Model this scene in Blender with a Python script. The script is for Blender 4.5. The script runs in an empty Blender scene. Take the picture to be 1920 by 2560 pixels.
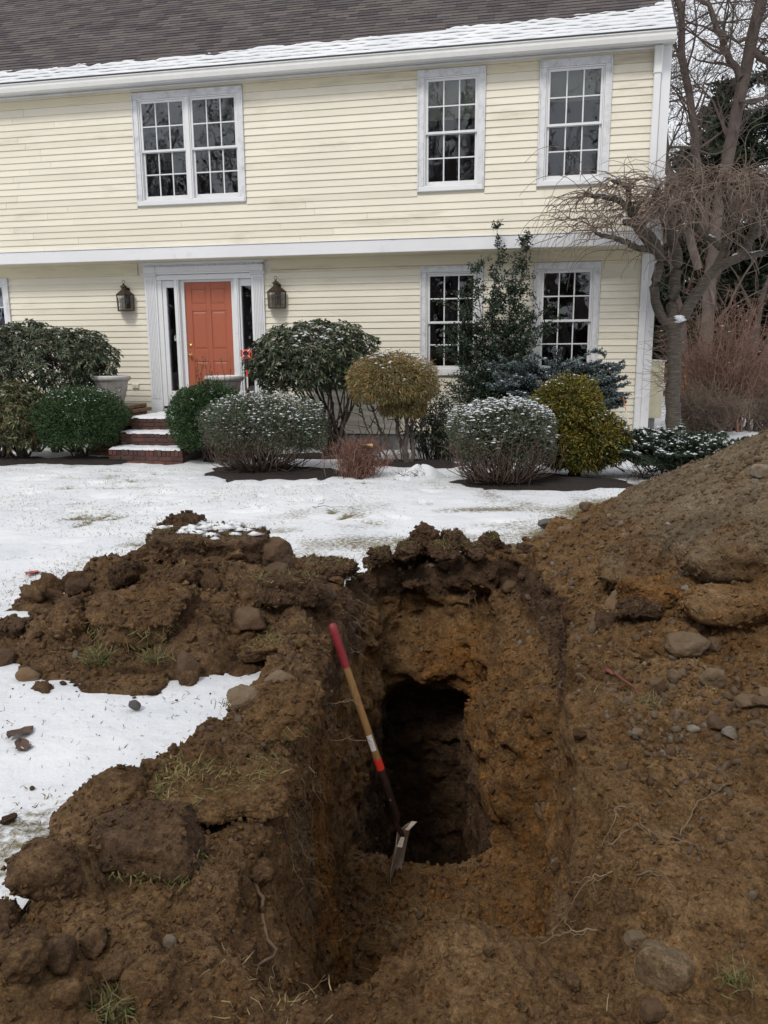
import bpy, math, random
import numpy as np
from mathutils import Vector, Matrix
from mathutils.bvhtree import BVHTree

scn = bpy.context.scene
COL = scn.collection
rad = math.radians
random.seed(7)

# ------------------------------------------------------------------ camera, sky, sun, exposure
cam_data = bpy.data.cameras.new("camera")
cam = bpy.data.objects.new("camera", cam_data)
COL.objects.link(cam)
cam_data.sensor_fit = 'VERTICAL'
cam_data.sensor_height = 36.0
cam_data.lens = 28.29
cam_data.clip_start = 0.05
cam_data.clip_end = 800
PITCH, ROLL = rad(11.19), rad(-0.329)
_f = Vector((0, math.cos(PITCH), -math.sin(PITCH)))
_r = Vector((1, 0, 0))
_u = _r.cross(_f)
_r2 = math.cos(ROLL) * _r + math.sin(ROLL) * _u
_u2 = -math.sin(ROLL) * _r + math.cos(ROLL) * _u
cam.matrix_world = Matrix(((_r2.x, _u2.x, -_f.x, 0), (_r2.y, _u2.y, -_f.y, 0), (_r2.z, _u2.z, -_f.z, 1.6), (0, 0, 0, 1)))
scn.camera = cam

SUN_ELEV, SUN_AZ = 48.0, 205.0      # azimuth clockwise from +Y: behind the camera, a little to the left
world = bpy.data.worlds.new("World")
scn.world = world
world.use_nodes = True
wn, wl = world.node_tree.nodes, world.node_tree.links
wn.clear()
w_out = wn.new("ShaderNodeOutputWorld")
w_bg = wn.new("ShaderNodeBackground")
w_bg.inputs["Strength"].default_value = 0.092
w_sky = wn.new("ShaderNodeTexSky")
w_sky.sky_type = 'NISHITA'
w_sky.sun_disc = False
w_sky.sun_elevation = rad(SUN_ELEV)
w_sky.sun_rotation = rad(SUN_AZ)
w_sky.air_density = 1.5
w_sky.dust_density = 4.0
w_mix = wn.new("ShaderNodeMix")
w_mix.data_type = 'RGBA'
w_mix.inputs["Factor"].default_value = 0.86
# the cloud deck: soft, low-contrast grey
w_tc = wn.new("ShaderNodeTexCoord")
w_nz = wn.new("ShaderNodeTexNoise")
w_nz.inputs["Scale"].default_value = 2.2
w_nz.inputs["Detail"].default_value = 5
w_rp = wn.new("ShaderNodeValToRGB")
w_rp.color_ramp.elements[0].position = 0.3
w_rp.color_ramp.elements[0].color = (7.2, 7.35, 7.8, 1)
w_rp.color_ramp.elements[1].position = 0.7
w_rp.color_ramp.elements[1].color = (8.7, 8.8, 9.1, 1)
wl.new(w_tc.outputs["Generated"], w_nz.inputs["Vector"])
wl.new(w_nz.outputs["Fac"], w_rp.inputs["Fac"])
wl.new(w_sky.outputs["Color"], w_mix.inputs["A"])
wl.new(w_rp.outputs["Color"], w_mix.inputs["B"])
wl.new(w_mix.outputs["Result"], w_bg.inputs["Color"])
wl.new(w_bg.outputs["Background"], w_out.inputs["Surface"])

sun_data = bpy.data.lights.new("sun", 'SUN')
sun_data.energy = 1.45
sun_data.angle = rad(14)
sun_data.color = (1.0, 0.96, 0.90)
sun = bpy.data.objects.new("sun", sun_data)
COL.objects.link(sun)
_az, _el = rad(SUN_AZ), rad(SUN_ELEV)
_sd = Vector((math.sin(_az) * math.cos(_el), math.cos(_az) * math.cos(_el), math.sin(_el)))
sun.rotation_euler = _sd.to_track_quat('Z', 'Y').to_euler()

scn.view_settings.view_transform = 'Standard'
scn.view_settings.look = 'None'
scn.view_settings.exposure = 0.30
scn.view_settings.gamma = 1.0
scn.view_settings.use_curve_mapping = False
scn.cycles.use_denoising = True
scn.cycles.max_bounces = 6
scn.cycles.diffuse_bounces = 3
scn.cycles.transparent_max_bounces = 12

# ------------------------------------------------------------------ helpers
def tag(o, label=None, cat=None, group=None, kind=None):
    if label: o["label"] = label
    if cat: o["category"] = cat
    if group: o["group"] = group
    if kind: o["kind"] = kind
    return o

def empty(name, loc=(0, 0, 0), rz=0.0, label=None, cat=None, group=None, parent=None):
    o = bpy.data.objects.new(name, None)
    COL.objects.link(o)
    o.location = loc
    o.rotation_euler = (0, 0, rz)
    o.empty_display_size = 0.1
    if parent: o.parent = parent
    return tag(o, label, cat, group)

def link(name, me, parent=None, loc=None):
    o = bpy.data.objects.new(name, me)
    COL.objects.link(o)
    if parent: o.parent = parent
    if loc is not None: o.location = loc
    return o

def np_mesh(name, V, F, mats, smooth=True, col=None, attrs=None, midx=None):
    """V (n,3), F (m,k) integer array (all faces alike) or list of such arrays."""
    V = np.asarray(V, np.float32)
    Fs = [np.asarray(f, np.int32) for f in (F if isinstance(F, list) else [F])]
    Fs = [f for f in Fs if len(f)]
    me = bpy.data.meshes.new(name)
    nl = sum(f.size for f in Fs); nf = sum(len(f) for f in Fs)
    me.vertices.add(len(V)); me.loops.add(nl); me.polygons.add(nf)
    me.vertices.foreach_set("co", V.ravel())
    me.loops.foreach_set("vertex_index", np.concatenate([f.ravel() for f in Fs]))
    tot = np.concatenate([np.full(len(f), f.shape[1], np.int32) for f in Fs])
    start = np.concatenate([[0], np.cumsum(tot)[:-1]]).astype(np.int32)
    me.polygons.foreach_set("loop_start", start)
    me.polygons.foreach_set("use_smooth", np.full(nf, smooth, bool))
    if midx is not None: me.polygons.foreach_set("material_index", np.asarray(midx, np.int32))
    for m in (mats if isinstance(mats, (list, tuple)) else [mats]): me.materials.append(m)
    me.update(calc_edges=True)
    if col is not None:
        a = me.color_attributes.new("col", 'FLOAT_COLOR', 'POINT')
        c = np.ones((len(V), 4), np.float32); c[:, :3] = col
        a.data.foreach_set("color", c.ravel())
    for k, v in (attrs or {}).items():
        a = me.attributes.new(k, 'FLOAT', 'POINT')
        a.data.foreach_set("value", np.asarray(v, np.float32))
    return me

class MB:
    """collects boxes, prisms, lathes and tubes; build() links them as one mesh"""
    def __init__(s): s.v = []; s.f = []
    def add(s, V, F, M=None):
        n = len(s.v)
        for p in V:
            p = Vector(p)
            s.v.append(tuple(M @ p) if M is not None else tuple(p))
        s.f += [tuple(i + n for i in f) for f in F]
        return s
    def box(s, x0, x1, y0, y1, z0, z1, M=None):
        return s.add([(x0,y0,z0),(x1,y0,z0),(x1,y1,z0),(x0,y1,z0),(x0,y0,z1),(x1,y0,z1),(x1,y1,z1),(x0,y1,z1)],
                     [(0,3,2,1),(4,5,6,7),(0,1,5,4),(1,2,6,5),(2,3,7,6),(3,0,4,7)], M)
    def bbox(s, x0, x1, y0, y1, z0, z1, b=0.006, M=None):
        """box whose edges facing -y (the viewer's side) are chamfered"""
        V = [(x0,y1,z0),(x1,y1,z0),(x1,y1,z1),(x0,y1,z1),
             (x0,y0+b,z0),(x1,y0+b,z0),(x1,y0+b,z1),(x0,y0+b,z1),
             (x0+b,y0,z0+b),(x1-b,y0,z0+b),(x1-b,y0,z1-b),(x0+b,y0,z1-b)]
        F = [(3,2,1,0),(0,1,5,4),(1,2,6,5),(2,3,7,6),(3,0,4,7),(4,5,9,8),(5,6,10,9),(6,7,11,10),(7,4,8,11),(8,9,10,11)]
        return s.add(V, F, M)
    def lathe(s, prof, n=24, M=None, caps=True):
        V = []; F = []
        for r, z in prof:
            for k in range(n):
                a = 2*math.pi*k/n
                V.append((r*math.cos(a), r*math.sin(a), z))
        for i in range(len(prof)-1):
            for k in range(n):
                k2 = (k+1) % n
                F.append((i*n+k, i*n+k2, (i+1)*n+k2, (i+1)*n+k))
        if caps:
            F.append(tuple(range(n))[::-1]); F.append(tuple((len(prof)-1)*n+k for k in range(n)))
        return s.add(V, F, M)
    def tube(s, pts, r, n=8, M=None):
        pts = [Vector(p) for p in pts]
        rs = r if isinstance(r, (list, tuple)) else [r]*len(pts)
        V = []; F = []
        for i, p in enumerate(pts):
            t = (pts[min(i+1, len(pts)-1)] - pts[max(i-1, 0)]).normalized()
            a = t.orthogonal().normalized() if i == 0 else (a - t*a.dot(t)).normalized()
            b = t.cross(a)
            for k in range(n):
                q = 2*math.pi*k/n
                V.append(p + (a*math.cos(q) + b*math.sin(q))*rs[i])
        for i in range(len(pts)-1):
            for k in range(n):
                k2 = (k+1) % n
                F.append((i*n+k, i*n+k2, (i+1)*n+k2, (i+1)*n+k))
        F.append(tuple(range(n))[::-1]); F.append(tuple((len(pts)-1)*n+k for k in range(n)))
        return s.add(V, F, M)
    def mesh(s, name, mat, smooth=False):
        me = bpy.data.meshes.new(name)
        me.from_pydata(s.v, [], s.f)
        if smooth:
            me.polygons.foreach_set("use_smooth", np.ones(len(me.polygons), bool))
            try: me.set_sharp_from_angle(angle=rad(40))
            except Exception: pass
        me.materials.append(mat)
        me.update()
        return me
    def build(s, name, mat, parent=None, smooth=False, loc=None):
        return link(name, s.mesh(name, mat, smooth), parent, loc)

def copy_tree(o, parent=None):
    c = o.copy(); COL.objects.link(c)
    if parent is not None: c.parent = parent
    for ch in list(o.children): copy_tree(ch, c)
    return c

_TAB = np.random.default_rng(11).random(65536).astype(np.float32)
def vnoise(P, scale=1.0, seed=0):
    """smooth value noise in [-1, 1] at points P (n,3)"""
    Q = np.asarray(P, np.float32) * scale + (seed * 17.13)
    I = np.floor(Q).astype(np.int64); T = Q - I
    T = T*T*(3 - 2*T)
    def h(a, b, c):
        return _TAB[((I[:,0]+a)*374761393 ^ (I[:,1]+b)*668265263 ^ (I[:,2]+c)*974634917 ^ seed*7919) >> 3 & 65535]
    x, y, z = T[:,0], T[:,1], T[:,2]
    def lx(b, c):
        p = h(0,b,c); return p + (h(1,b,c) - p)*x
    a0 = lx(0,0); a0 = a0 + (lx(1,0) - a0)*y
    a1 = lx(0,1); a1 = a1 + (lx(1,1) - a1)*y
    return (a0 + (a1 - a0)*z)*2 - 1
def fbm(P, scale=1.0, octv=4, seed=0, gain=0.5):
    s = 0; a = 1.0; t = 0
    for i in range(octv):
        s = s + a*vnoise(P, scale*(2.03**i), seed+i); t += a; a *= gain
    return s/t
def sstep(a, b, x):
    t = np.clip((x-a)/(b-a), 0, 1)
    return t*t*(3-2*t)

# ------------------------------------------------------------------ materials
def new_mat(name):
    m = bpy.data.materials.new(name); m.use_nodes = True
    nt = m.node_tree
    return m, nt, nt.nodes["Principled BSDF"]
def N(nt, t, **kw):
    n = nt.nodes.new(t)
    for k, v in kw.items():
        if k in n.inputs: n.inputs[k].default_value = v
        else: setattr(n, k, v)
    return n
def ramp(nt, fac, stops):
    r = nt.nodes.new("ShaderNodeValToRGB")
    e = r.color_ramp.elements
    while len(e) < len(stops): e.new(0.5)
    for el, (p, c) in zip(e, stops):
        el.position = p; el.color = (*c, 1) if len(c) == 3 else c
    nt.links.new(fac, r.inputs["Fac"])
    return r.outputs["Color"]
def mix(nt, fac, a, b, blend='MIX'):
    m = nt.nodes.new("ShaderNodeMix"); m.data_type = 'RGBA'; m.blend_type = blend
    for s, v in (("Factor", fac), ("A", a), ("B", b)):
        i = m.inputs[s] if s == "Factor" else [q for q in m.inputs if q.name == s and q.type == 'RGBA'][0]
        if hasattr(v, "links"): nt.links.new(v, i)
        elif s == "Factor": i.default_value = v
        else: i.default_value = (*v, 1) if len(v) == 3 else v
    return [o for o in m.outputs if o.type == 'RGBA'][0]
def noise(nt, scale, detail=4, vec=None, rough=0.55, dist=0.0):
    n = N(nt, "ShaderNodeTexNoise", Scale=scale, Detail=detail, Roughness=rough, Distortion=dist)
    if vec is not None: nt.links.new(vec, n.inputs["Vector"])
    return n.outputs["Fac"]
def pos(nt):
    return nt.nodes.new("ShaderNodeNewGeometry").outputs["Position"]
def objco(nt):
    return nt.nodes.new("ShaderNodeTexCoord").outputs["Object"]
def vscale(nt, vec, s):
    m = nt.nodes.new("ShaderNodeMapping"); m.inputs["Scale"].default_value = s
    nt.links.new(vec, m.inputs["Vector"]); return m.outputs["Vector"]
def bump(nt, h, strength, dist, normal=None):
    b = N(nt, "ShaderNodeBump", Strength=strength, Distance=dist)
    nt.links.new(h, b.inputs["Height"])
    if normal is not None: nt.links.new(normal, b.inputs["Normal"])
    return b.outputs["Normal"]

def plain(name, c, rough=0.6, metal=0.0, var=0.12, scale=6.0, bumps=0.0, bscale=60, dark=None):
    m, nt, p = new_mat(name)
    v = objco(nt)
    f = noise(nt, scale, 5, v)
    lo = tuple(x*(1-var) for x in c) if dark is None else dark
    hi = tuple(min(1, x*(1+var*0.6)) for x in c)
    nt.links.new(ramp(nt, f, [(0.3, lo), (0.7, hi)]), p.inputs["Base Color"])
    p.inputs["Roughness"].default_value = rough
    p.inputs["Metallic"].default_value = metal
    if bumps: nt.links.new(bump(nt, noise(nt, bscale, 4, v), bumps, 0.01), p.inputs["Normal"])
    return m

def paint(name, c, stain=(0.33, 0.32, 0.31), amount=0.25, scale=3.0, rough=0.5, streak=(1, 1, 1)):
    """old exterior paint: base, soft mottling, patches of grime and a fine grain"""
    m, nt, p = new_mat(name)
    v = objco(nt)
    base = ramp(nt, noise(nt, 1.3, 5, v), [(0.3, tuple(x*0.93 for x in c)), (0.7, c)])
    g = noise(nt, scale, 8, vscale(nt, v, streak), 0.7)
    fac = ramp(nt, g, [(0.62 - amount*0.45, (0, 0, 0)), (0.80, (1, 1, 1))])
    nt.links.new(mix(nt, fac, base, stain), p.inputs["Base Color"])
    p.inputs["Roughness"].default_value = rough
    nt.links.new(bump(nt, noise(nt, 90, 3, vscale(nt, v, (0.15, 1, 1))), 0.12, 0.004), p.inputs["Normal"])
    return m

M = {}
M["siding"] = paint("cream_siding", (0.79, 0.745, 0.625), (0.52, 0.47, 0.36), 0.13, 2.0, 0.55, (0.35, 1, 1.6))
def board_tint(m, lo, hi):
    nt = m.node_tree; p = nt.nodes["Principled BSDF"]; src = p.inputs["Base Color"].links[0].from_socket
    oi = nt.nodes.new("ShaderNodeObjectInfo")
    nt.links.new(mix(nt, 1.0, src, ramp(nt, oi.outputs["Random"], [(0, lo), (1, hi)]), 'MULTIPLY'), p.inputs["Base Color"])
board_tint(M["siding"], (.925, .92, .905), (1.03, 1.03, 1.03))
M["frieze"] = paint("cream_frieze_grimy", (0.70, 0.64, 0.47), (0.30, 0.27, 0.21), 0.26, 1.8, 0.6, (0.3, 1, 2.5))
M["white"] = paint("white_trim", (0.76, 0.77, 0.79), (0.50, 0.50, 0.51), 0.08, 3.0, 0.45)
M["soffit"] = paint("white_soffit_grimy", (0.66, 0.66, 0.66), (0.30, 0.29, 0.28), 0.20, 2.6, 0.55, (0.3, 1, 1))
M["casing"] = paint("weathered_casing", (0.70, 0.71, 0.73), (0.36, 0.36, 0.37), 0.36, 5.0, 0.6, (1.5, 1, 1.5))
M["sash"] = plain("white_sash", (0.72, 0.73, 0.74), 0.4, var=0.06)
M["door"] = paint("terracotta_door", (0.40, 0.112, 0.060), (0.34, 0.095, 0.052), 0.10, 3.0, 0.42)
M["brass"] = plain("brass", (0.75, 0.52, 0.18), 0.22, 1.0, 0.1)
M["room"] = plain("dark_interior", (0.05, 0.05, 0.055), 0.9)
M["shade"] = plain("cream_roller_shade", (0.62, 0.60, 0.46), 0.8, var=0.05)
M["concrete"] = plain("foundation_concrete", (0.25, 0.25, 0.25), 0.85, var=0.3, scale=4, bumps=0.3)
M["gutter"] = plain("white_aluminium", (0.76, 0.76, 0.74), 0.4, var=0.05)
M["dripedge"] = plain("dark_drip_edge", (0.03, 0.035, 0.045), 0.5)
M["lantern"] = plain("aged_brass", (0.085, 0.062, 0.042), 0.5, 0.6, 0.4, 12)
M["candle"] = plain("candle_sleeve", (0.45, 0.30, 0.14), 0.6)
M["planter"] = plain("cast_stone", (0.42, 0.40, 0.375), 0.9, var=0.22, scale=9, bumps=0.5, bscale=70)
M["outlet"] = plain("cream_plastic", (0.66, 0.62, 0.46), 0.5)
M["red"] = plain("red_target", (0.78, 0.07, 0.03), 0.35, var=0.05)
M["black"] = plain("black_plastic", (0.012, 0.012, 0.014), 0.4)
M["whitep"] = plain("white_plastic", (0.78, 0.78, 0.78), 0.4, var=0.03)
M["orange"] = plain("orange_fibreglass", (0.72, 0.16, 0.03), 0.5)
M["wood"] = None
M["steel"] = plain("worn_steel", (0.44, 0.38, 0.31), 0.6, 0.1, 0.45, 14, bumps=0.2, dark=(0.25, 0.19, 0.13))
M["socket"] = plain("rusty_socket", (0.045, 0.024, 0.018), 0.5, 0.4, 0.5, 20)
M["grip"] = plain("red_dipped_grip", (0.235, 0.024, 0.030), 0.5, var=0.2, scale=12)
M["band"] = plain("red_collar", (0.62, 0.035, 0.022), 0.45)
M["sticker"] = plain("paper_sticker", (0.62, 0.60, 0.60), 0.6, var=0.25, scale=60)
M["bark"] = plain("dark_bark", (0.095, 0.075, 0.062), 0.9, var=0.5, scale=9, bumps=0.8, bscale=35)
M["stem"] = plain("shrub_stem", (0.060, 0.045, 0.036), 0.85, var=0.4, scale=14, bumps=0.4)
M["farbark"] = plain("grey_brown_bark", (0.115, 0.088, 0.076), 0.9, var=0.35, scale=3, bumps=0.5, bscale=14)
M["twig"] = plain("reddish_twig", (0.22, 0.130, 0.100), 0.8, var=0.35, scale=5)
M["drytwig"] = plain("dry_brown_twig", (0.125, 0.085, 0.064), 0.85, var=0.5, scale=8)
M["tantwig"] = plain("tan_twig", (0.175, 0.128, 0.100), 0.8, var=0.35, scale=5)
M["root"] = plain("pale_root", (0.21, 0.145, 0.085), 0.85, var=0.4, scale=18)
M["darkroot"] = plain("dark_root", (0.14, 0.085, 0.05), 0.9, var=0.4, scale=18, bumps=0.4)
M["redwood"] = plain("broken_red_root", (0.15, 0.05, 0.03), 0.85, var=0.5, scale=18, bumps=0.4)

def mat_wood():
    m, nt, p = new_mat("ash_handle")
    v = vscale(nt, objco(nt), (30, 30, 2.0))
    nt.links.new(ramp(nt, noise(nt, 2.0, 6, v), [(0.3, (0.19, 0.095, 0.032)), (0.7, (0.33, 0.185, 0.075))]), p.inputs["Base Color"])
    p.inputs["Roughness"].default_value = 0.6
    return m
M["wood"] = mat_wood()

def mat_glass():
    m, nt, p = new_mat("window_glass")
    nt.nodes.remove(p)
    out = nt.nodes["Material Output"]
    fr = N(nt, "ShaderNodeFresnel", IOR=1.70)
    # slightly wavy panes, so reflections bend from pane to pane
    oi = nt.nodes.new("ShaderNodeObjectInfo")
    b = bump(nt, noise(nt, 3.0, 2, pos(nt)), 0.10, 0.02)
    gl = N(nt, "ShaderNodeBsdfGlossy", Roughness=0.0); gl.inputs["Color"].default_value = (0.90, 0.93, 1.0, 1)
    tr = nt.nodes.new("ShaderNodeBsdfTransparent"); tr.inputs["Color"].default_value = (0.80, 0.82, 0.82, 1)
    nt.links.new(b, gl.inputs["Normal"]); 
    mx = nt.nodes.new("ShaderNodeMixShader")
    nt.links.new(fr.outputs[0], mx.inputs[0]); nt.links.new(tr.outputs[0], mx.inputs[1]); nt.links.new(gl.outputs[0], mx.inputs[2])
    nt.links.new(mx.outputs[0], out.inputs["Surface"])
    return m
M["glass"] = mat_glass()

def mat_snow(name="snow", grass=0.0):
    m, nt, p = new_mat(name)
    v = pos(nt)
    c = ramp(nt, noise(nt, 1.2, 5, v), [(0.3, (0.62, 0.645, 0.68)), (0.7, (0.755, 0.77, 0.79))])
    if grass:
        at = N(nt, "ShaderNodeAttribute", attribute_name="thin")
        g1 = noise(nt, 26, 6, v, 0.75)
        a = nt.nodes.new("ShaderNodeMath"); a.operation = 'ADD'
        nt.links.new(g1, a.inputs[0]); nt.links.new(at.outputs["Fac"], a.inputs[1])
        f = ramp(nt, a.outputs[0], [(0.76, (0, 0, 0)), (0.98, (1, 1, 1))])
        gc = ramp(nt, noise(nt, 60, 4, v), [(0.35, (0.075, 0.062, 0.035)), (0.5, (0.16, 0.13, 0.065)), (0.68, (0.22, 0.19, 0.10))])
        c = mix(nt, f, c, gc)
    nt.links.new(c, p.inputs["Base Color"])
    p.inputs["Roughness"].default_value = 0.75
    p.inputs["Specular IOR Level"].default_value = 0.25
    b1 = bump(nt, noise(nt, 55, 6, v, 0.7), 0.45, 0.012)
    b2 = bump(nt, noise(nt, 7, 4, v), 0.5, 0.05, b1)
    nt.links.new(b2, p.inputs["Normal"])
    return m
M["lawn"] = mat_snow("snowy_lawn", 1.0)
M["snow"] = mat_snow("snow")

def mat_leaf(name, rough=0.5, spec=0.4, trans=0.0):
    m, nt, p = new_mat(name)
    at = N(nt, "ShaderNodeAttribute", attribute_name="col")
    nt.links.new(at.outputs["Color"], p.inputs["Base Color"])
    p.inputs["Roughness"].default_value = rough
    p.inputs["Specular IOR Level"].default_value = spec
    return m
M["leaf"] = mat_leaf("leaf", 0.55, 0.3)
M["glossleaf"] = mat_leaf("glossy_leaf", 0.38, 0.5)
M["needle"] = mat_leaf("needle", 0.65, 0.2)
M["grass"] = mat_leaf("grass_blade", 0.7, 0.2)

def mat_soil(name="soil"):
    """attribute 'top' 0..1 (dark topsoil), 'ochre' 0..1 (rusty subsoil), 'grey' 0..1 (grey-green silt)"""
    m, nt, p = new_mat(name)
    v = pos(nt)
    def at(k):
        return N(nt, "ShaderNodeAttribute", attribute_name=k).outputs["Fac"]
    def add(a, b, s=1.0):
        q = nt.nodes.new("ShaderNodeMath"); q.operation = 'MULTIPLY_ADD'
        nt.links.new(b, q.inputs[0]); q.inputs[1].default_value = s; nt.links.new(a, q.inputs[2]); return q.outputs[0]
    n1 = noise(nt, 3.0, 8, v, 0.65)
    n2 = noise(nt, 9.0, 8, v, 0.7, 0.4)
    n3 = noise(nt, 90.0, 5, v, 0.75)
    sub = ramp(nt, n1, [(0.3, (0.130, 0.073, 0.033)), (0.5, (0.198, 0.118, 0.055)), (0.7, (0.290, 0.187, 0.098))])
    och = ramp(nt, n2, [(0.3, (0.19, 0.085, 0.025)), (0.7, (0.345, 0.165, 0.046))])
    gry = ramp(nt, n2, [(0.3, (0.140, 0.104, 0.066)), (0.7, (0.250, 0.198, 0.134))])
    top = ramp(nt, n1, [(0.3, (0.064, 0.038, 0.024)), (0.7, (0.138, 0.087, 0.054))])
    fo = ramp(nt, add(n2, at("ochre"), 0.7), [(0.66, (0, 0, 0)), (0.98, (1, 1, 1))])
    fg = ramp(nt, add(n1, at("grey"), 0.7), [(0.72, (0, 0, 0)), (1.0, (1, 1, 1))])
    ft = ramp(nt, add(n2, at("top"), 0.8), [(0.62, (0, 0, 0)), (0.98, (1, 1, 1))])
    c = mix(nt, fo, sub, och)
    c = mix(nt, fg, c, gry)
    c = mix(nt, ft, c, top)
    gr = ramp(nt, n3, [(0.28, (0.42, 0.40, 0.38)), (0.52, (1, 1, 1)), (0.75, (1.6, 1.57, 1.5))])
    c = mix(nt, 1.0, c, gr, 'MULTIPLY')
    c = mix(nt, 1.0, c, ramp(nt, noise(nt, 1.7, 6, v, 0.6), [(0.32, (0.74, 0.71, 0.69)), (0.62, (1.18, 1.18, 1.18))]), 'MULTIPLY')      # damp and dry patches
    c = mix(nt, 1.0, c, ramp(nt, noise(nt, 26.0, 6, v, 0.7), [(0.34, (0.62, 0.60, 0.58)), (0.60, (1.12, 1.12, 1.1))]), 'MULTIPLY')
    nt.links.new(c, p.inputs["Base Color"])
    p.inputs["Roughness"].default_value = 0.92
    p.inputs["Specular IOR Level"].default_value = 0.15
    b1 = bump(nt, noise(nt, 150, 4, v, 0.7), 0.55, 0.006)
    b2 = bump(nt, noise(nt, 42, 6, v, 0.7), 0.9, 0.022, b1)
    b3 = bump(nt, noise(nt, 17, 7, v, 0.72), 0.7, 0.05, b2)
    nt.links.new(b3, p.inputs["Normal"])
    return m
M["soil"] = mat_soil()

def mat_stone(name, a, b, dust=(0.125, 0.075, 0.037), df=0.75):
    m, nt, p = new_mat(name)
    v = pos(nt)
    c = ramp(nt, noise(nt, 14, 8, v, 0.7), [(0.3, a), (0.7, b)])
    c = mix(nt, ramp(nt, noise(nt, 6, 6, v, 0.7), [(0.62-df*0.4, (0, 0, 0)), (0.85-df*0.3, (1, 1, 1))]), c, dust)
    oi = nt.nodes.new("ShaderNodeObjectInfo")
    c = mix(nt, 1.0, c, ramp(nt, oi.outputs["Random"], [(0, (0.75, 0.74, 0.73)), (1, (1.2, 1.19, 1.17))]), 'MULTIPLY')
    nt.links.new(c, p.inputs["Base Color"])
    p.inputs["Roughness"].default_value = 0.85
    b1 = bump(nt, noise(nt, 120, 4, v, 0.7), 0.4, 0.004)
    nt.links.new(bump(nt, noise(nt, 26, 8, v, 0.75), 0.85, 0.025, b1), p.inputs["Normal"])
    return m
M["stone"] = mat_stone("stone", (0.130, 0.092, 0.056), (0.220, 0.168, 0.110))
M["greystone"] = mat_stone("grey_stone", (0.170, 0.150, 0.120), (0.30, 0.275, 0.230), df=0.55)
M["boulder"] = mat_stone("rusty_boulder", (0.13, 0.098, 0.062), (0.20, 0.155, 0.10), (0.17, 0.088, 0.034), 0.6)
M["bluestone"] = mat_stone("dark_stone", (0.06, 0.058, 0.058), (0.12, 0.115, 0.11), df=0.1)
M["brownstone"] = mat_stone("brown_stone", (0.092, 0.058, 0.034), (0.145, 0.098, 0.058), (0.105, 0.058, 0.026), 0.85)

def mat_brick():
    m, nt, p = new_mat("old_red_brick")
    v = pos(nt)
    oi = nt.nodes.new("ShaderNodeObjectInfo")
    base = ramp(nt, oi.outputs["Random"], [(0, (0.060, 0.028, 0.024)), (0.5, (0.088, 0.036, 0.029)), (1, (0.135, 0.050, 0.036))])
    c = mix(nt, ramp(nt, noise(nt, 9, 7, v, 0.7), [(0.5, (0, 0, 0)), (0.75, (1, 1, 1))]), base, (0.085, 0.062, 0.045))
    nt.links.new(c, p.inputs["Base Color"]); p.inputs["Roughness"].default_value = 0.85
    nt.links.new(bump(nt, noise(nt, 45, 5, v), 0.5, 0.008), p.inputs["Normal"])
    return m
M["brick"] = mat_brick()
def mat_mossbrick():
    m, nt, p = new_mat("mossy_brick")
    v = pos(nt)
    oi = nt.nodes.new("ShaderNodeObjectInfo")
    base = ramp(nt, oi.outputs["Random"], [(0, (0.13, 0.075, 0.042)), (1, (0.21, 0.125, 0.070))])
    c = mix(nt, ramp(nt, noise(nt, 7, 7, v, 0.7), [(0.42, (0, 0, 0)), (0.7, (1, 1, 1))]), base, (0.088, 0.082, 0.036))
    nt.links.new(c, p.inputs["Base Color"]); p.inputs["Roughness"].default_value = 0.9
    nt.links.new(bump(nt, noise(nt, 45, 5, v), 0.5, 0.008), p.inputs["Normal"])
    return m
M["mossbrick"] = mat_mossbrick()
M["mortar"] = plain("mortar", (0.17, 0.155, 0.135), 0.95, var=0.3, scale=20)

def mat_shingle():
    m, nt, p = new_mat("asphalt_shingle")
    v = pos(nt)
    oi = nt.nodes.new("ShaderNodeObjectInfo")
    base = ramp(nt, oi.outputs["Random"], [(0, (0.052, 0.044, 0.046)), (0.35, (0.074, 0.063, 0.064)), (0.65, (0.088, 0.074, 0.072)), (1, (0.112, 0.096, 0.090))])
    at = N(nt, "ShaderNodeAttribute", attribute_name="tone")
    c = mix(nt, 1.0, base, ramp(nt, noise(nt, 160, 3, v, 0.7), [(0.3, (0.7, 0.7, 0.72)), (0.7, (1.25, 1.22, 1.2))]), 'MULTIPLY')
    nt.links.new(c, p.inputs["Base Color"]); p.inputs["Roughness"].default_value = 0.9
    nt.links.new(bump(nt, noise(nt, 200, 3, v), 0.3, 0.004), p.inputs["Normal"])
    return m
M["shingle"] = mat_shingle()
def mat_shingle_many():
    m, nt, p = new_mat("asphalt_shingle_field")
    at = N(nt, "ShaderNodeAttribute", attribute_name="col")
    v = pos(nt)
    c = mix(nt, 1.0, at.outputs["Color"], ramp(nt, noise(nt, 160, 3, v, 0.7), [(0.3, (0.7, 0.7, 0.72)), (0.7, (1.25, 1.22, 1.2))]), 'MULTIPLY')
    nt.links.new(c, p.inputs["Base Color"]); p.inputs["Roughness"].default_value = 0.9
    return m
M["shinglefield"] = mat_shingle_many()

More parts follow.
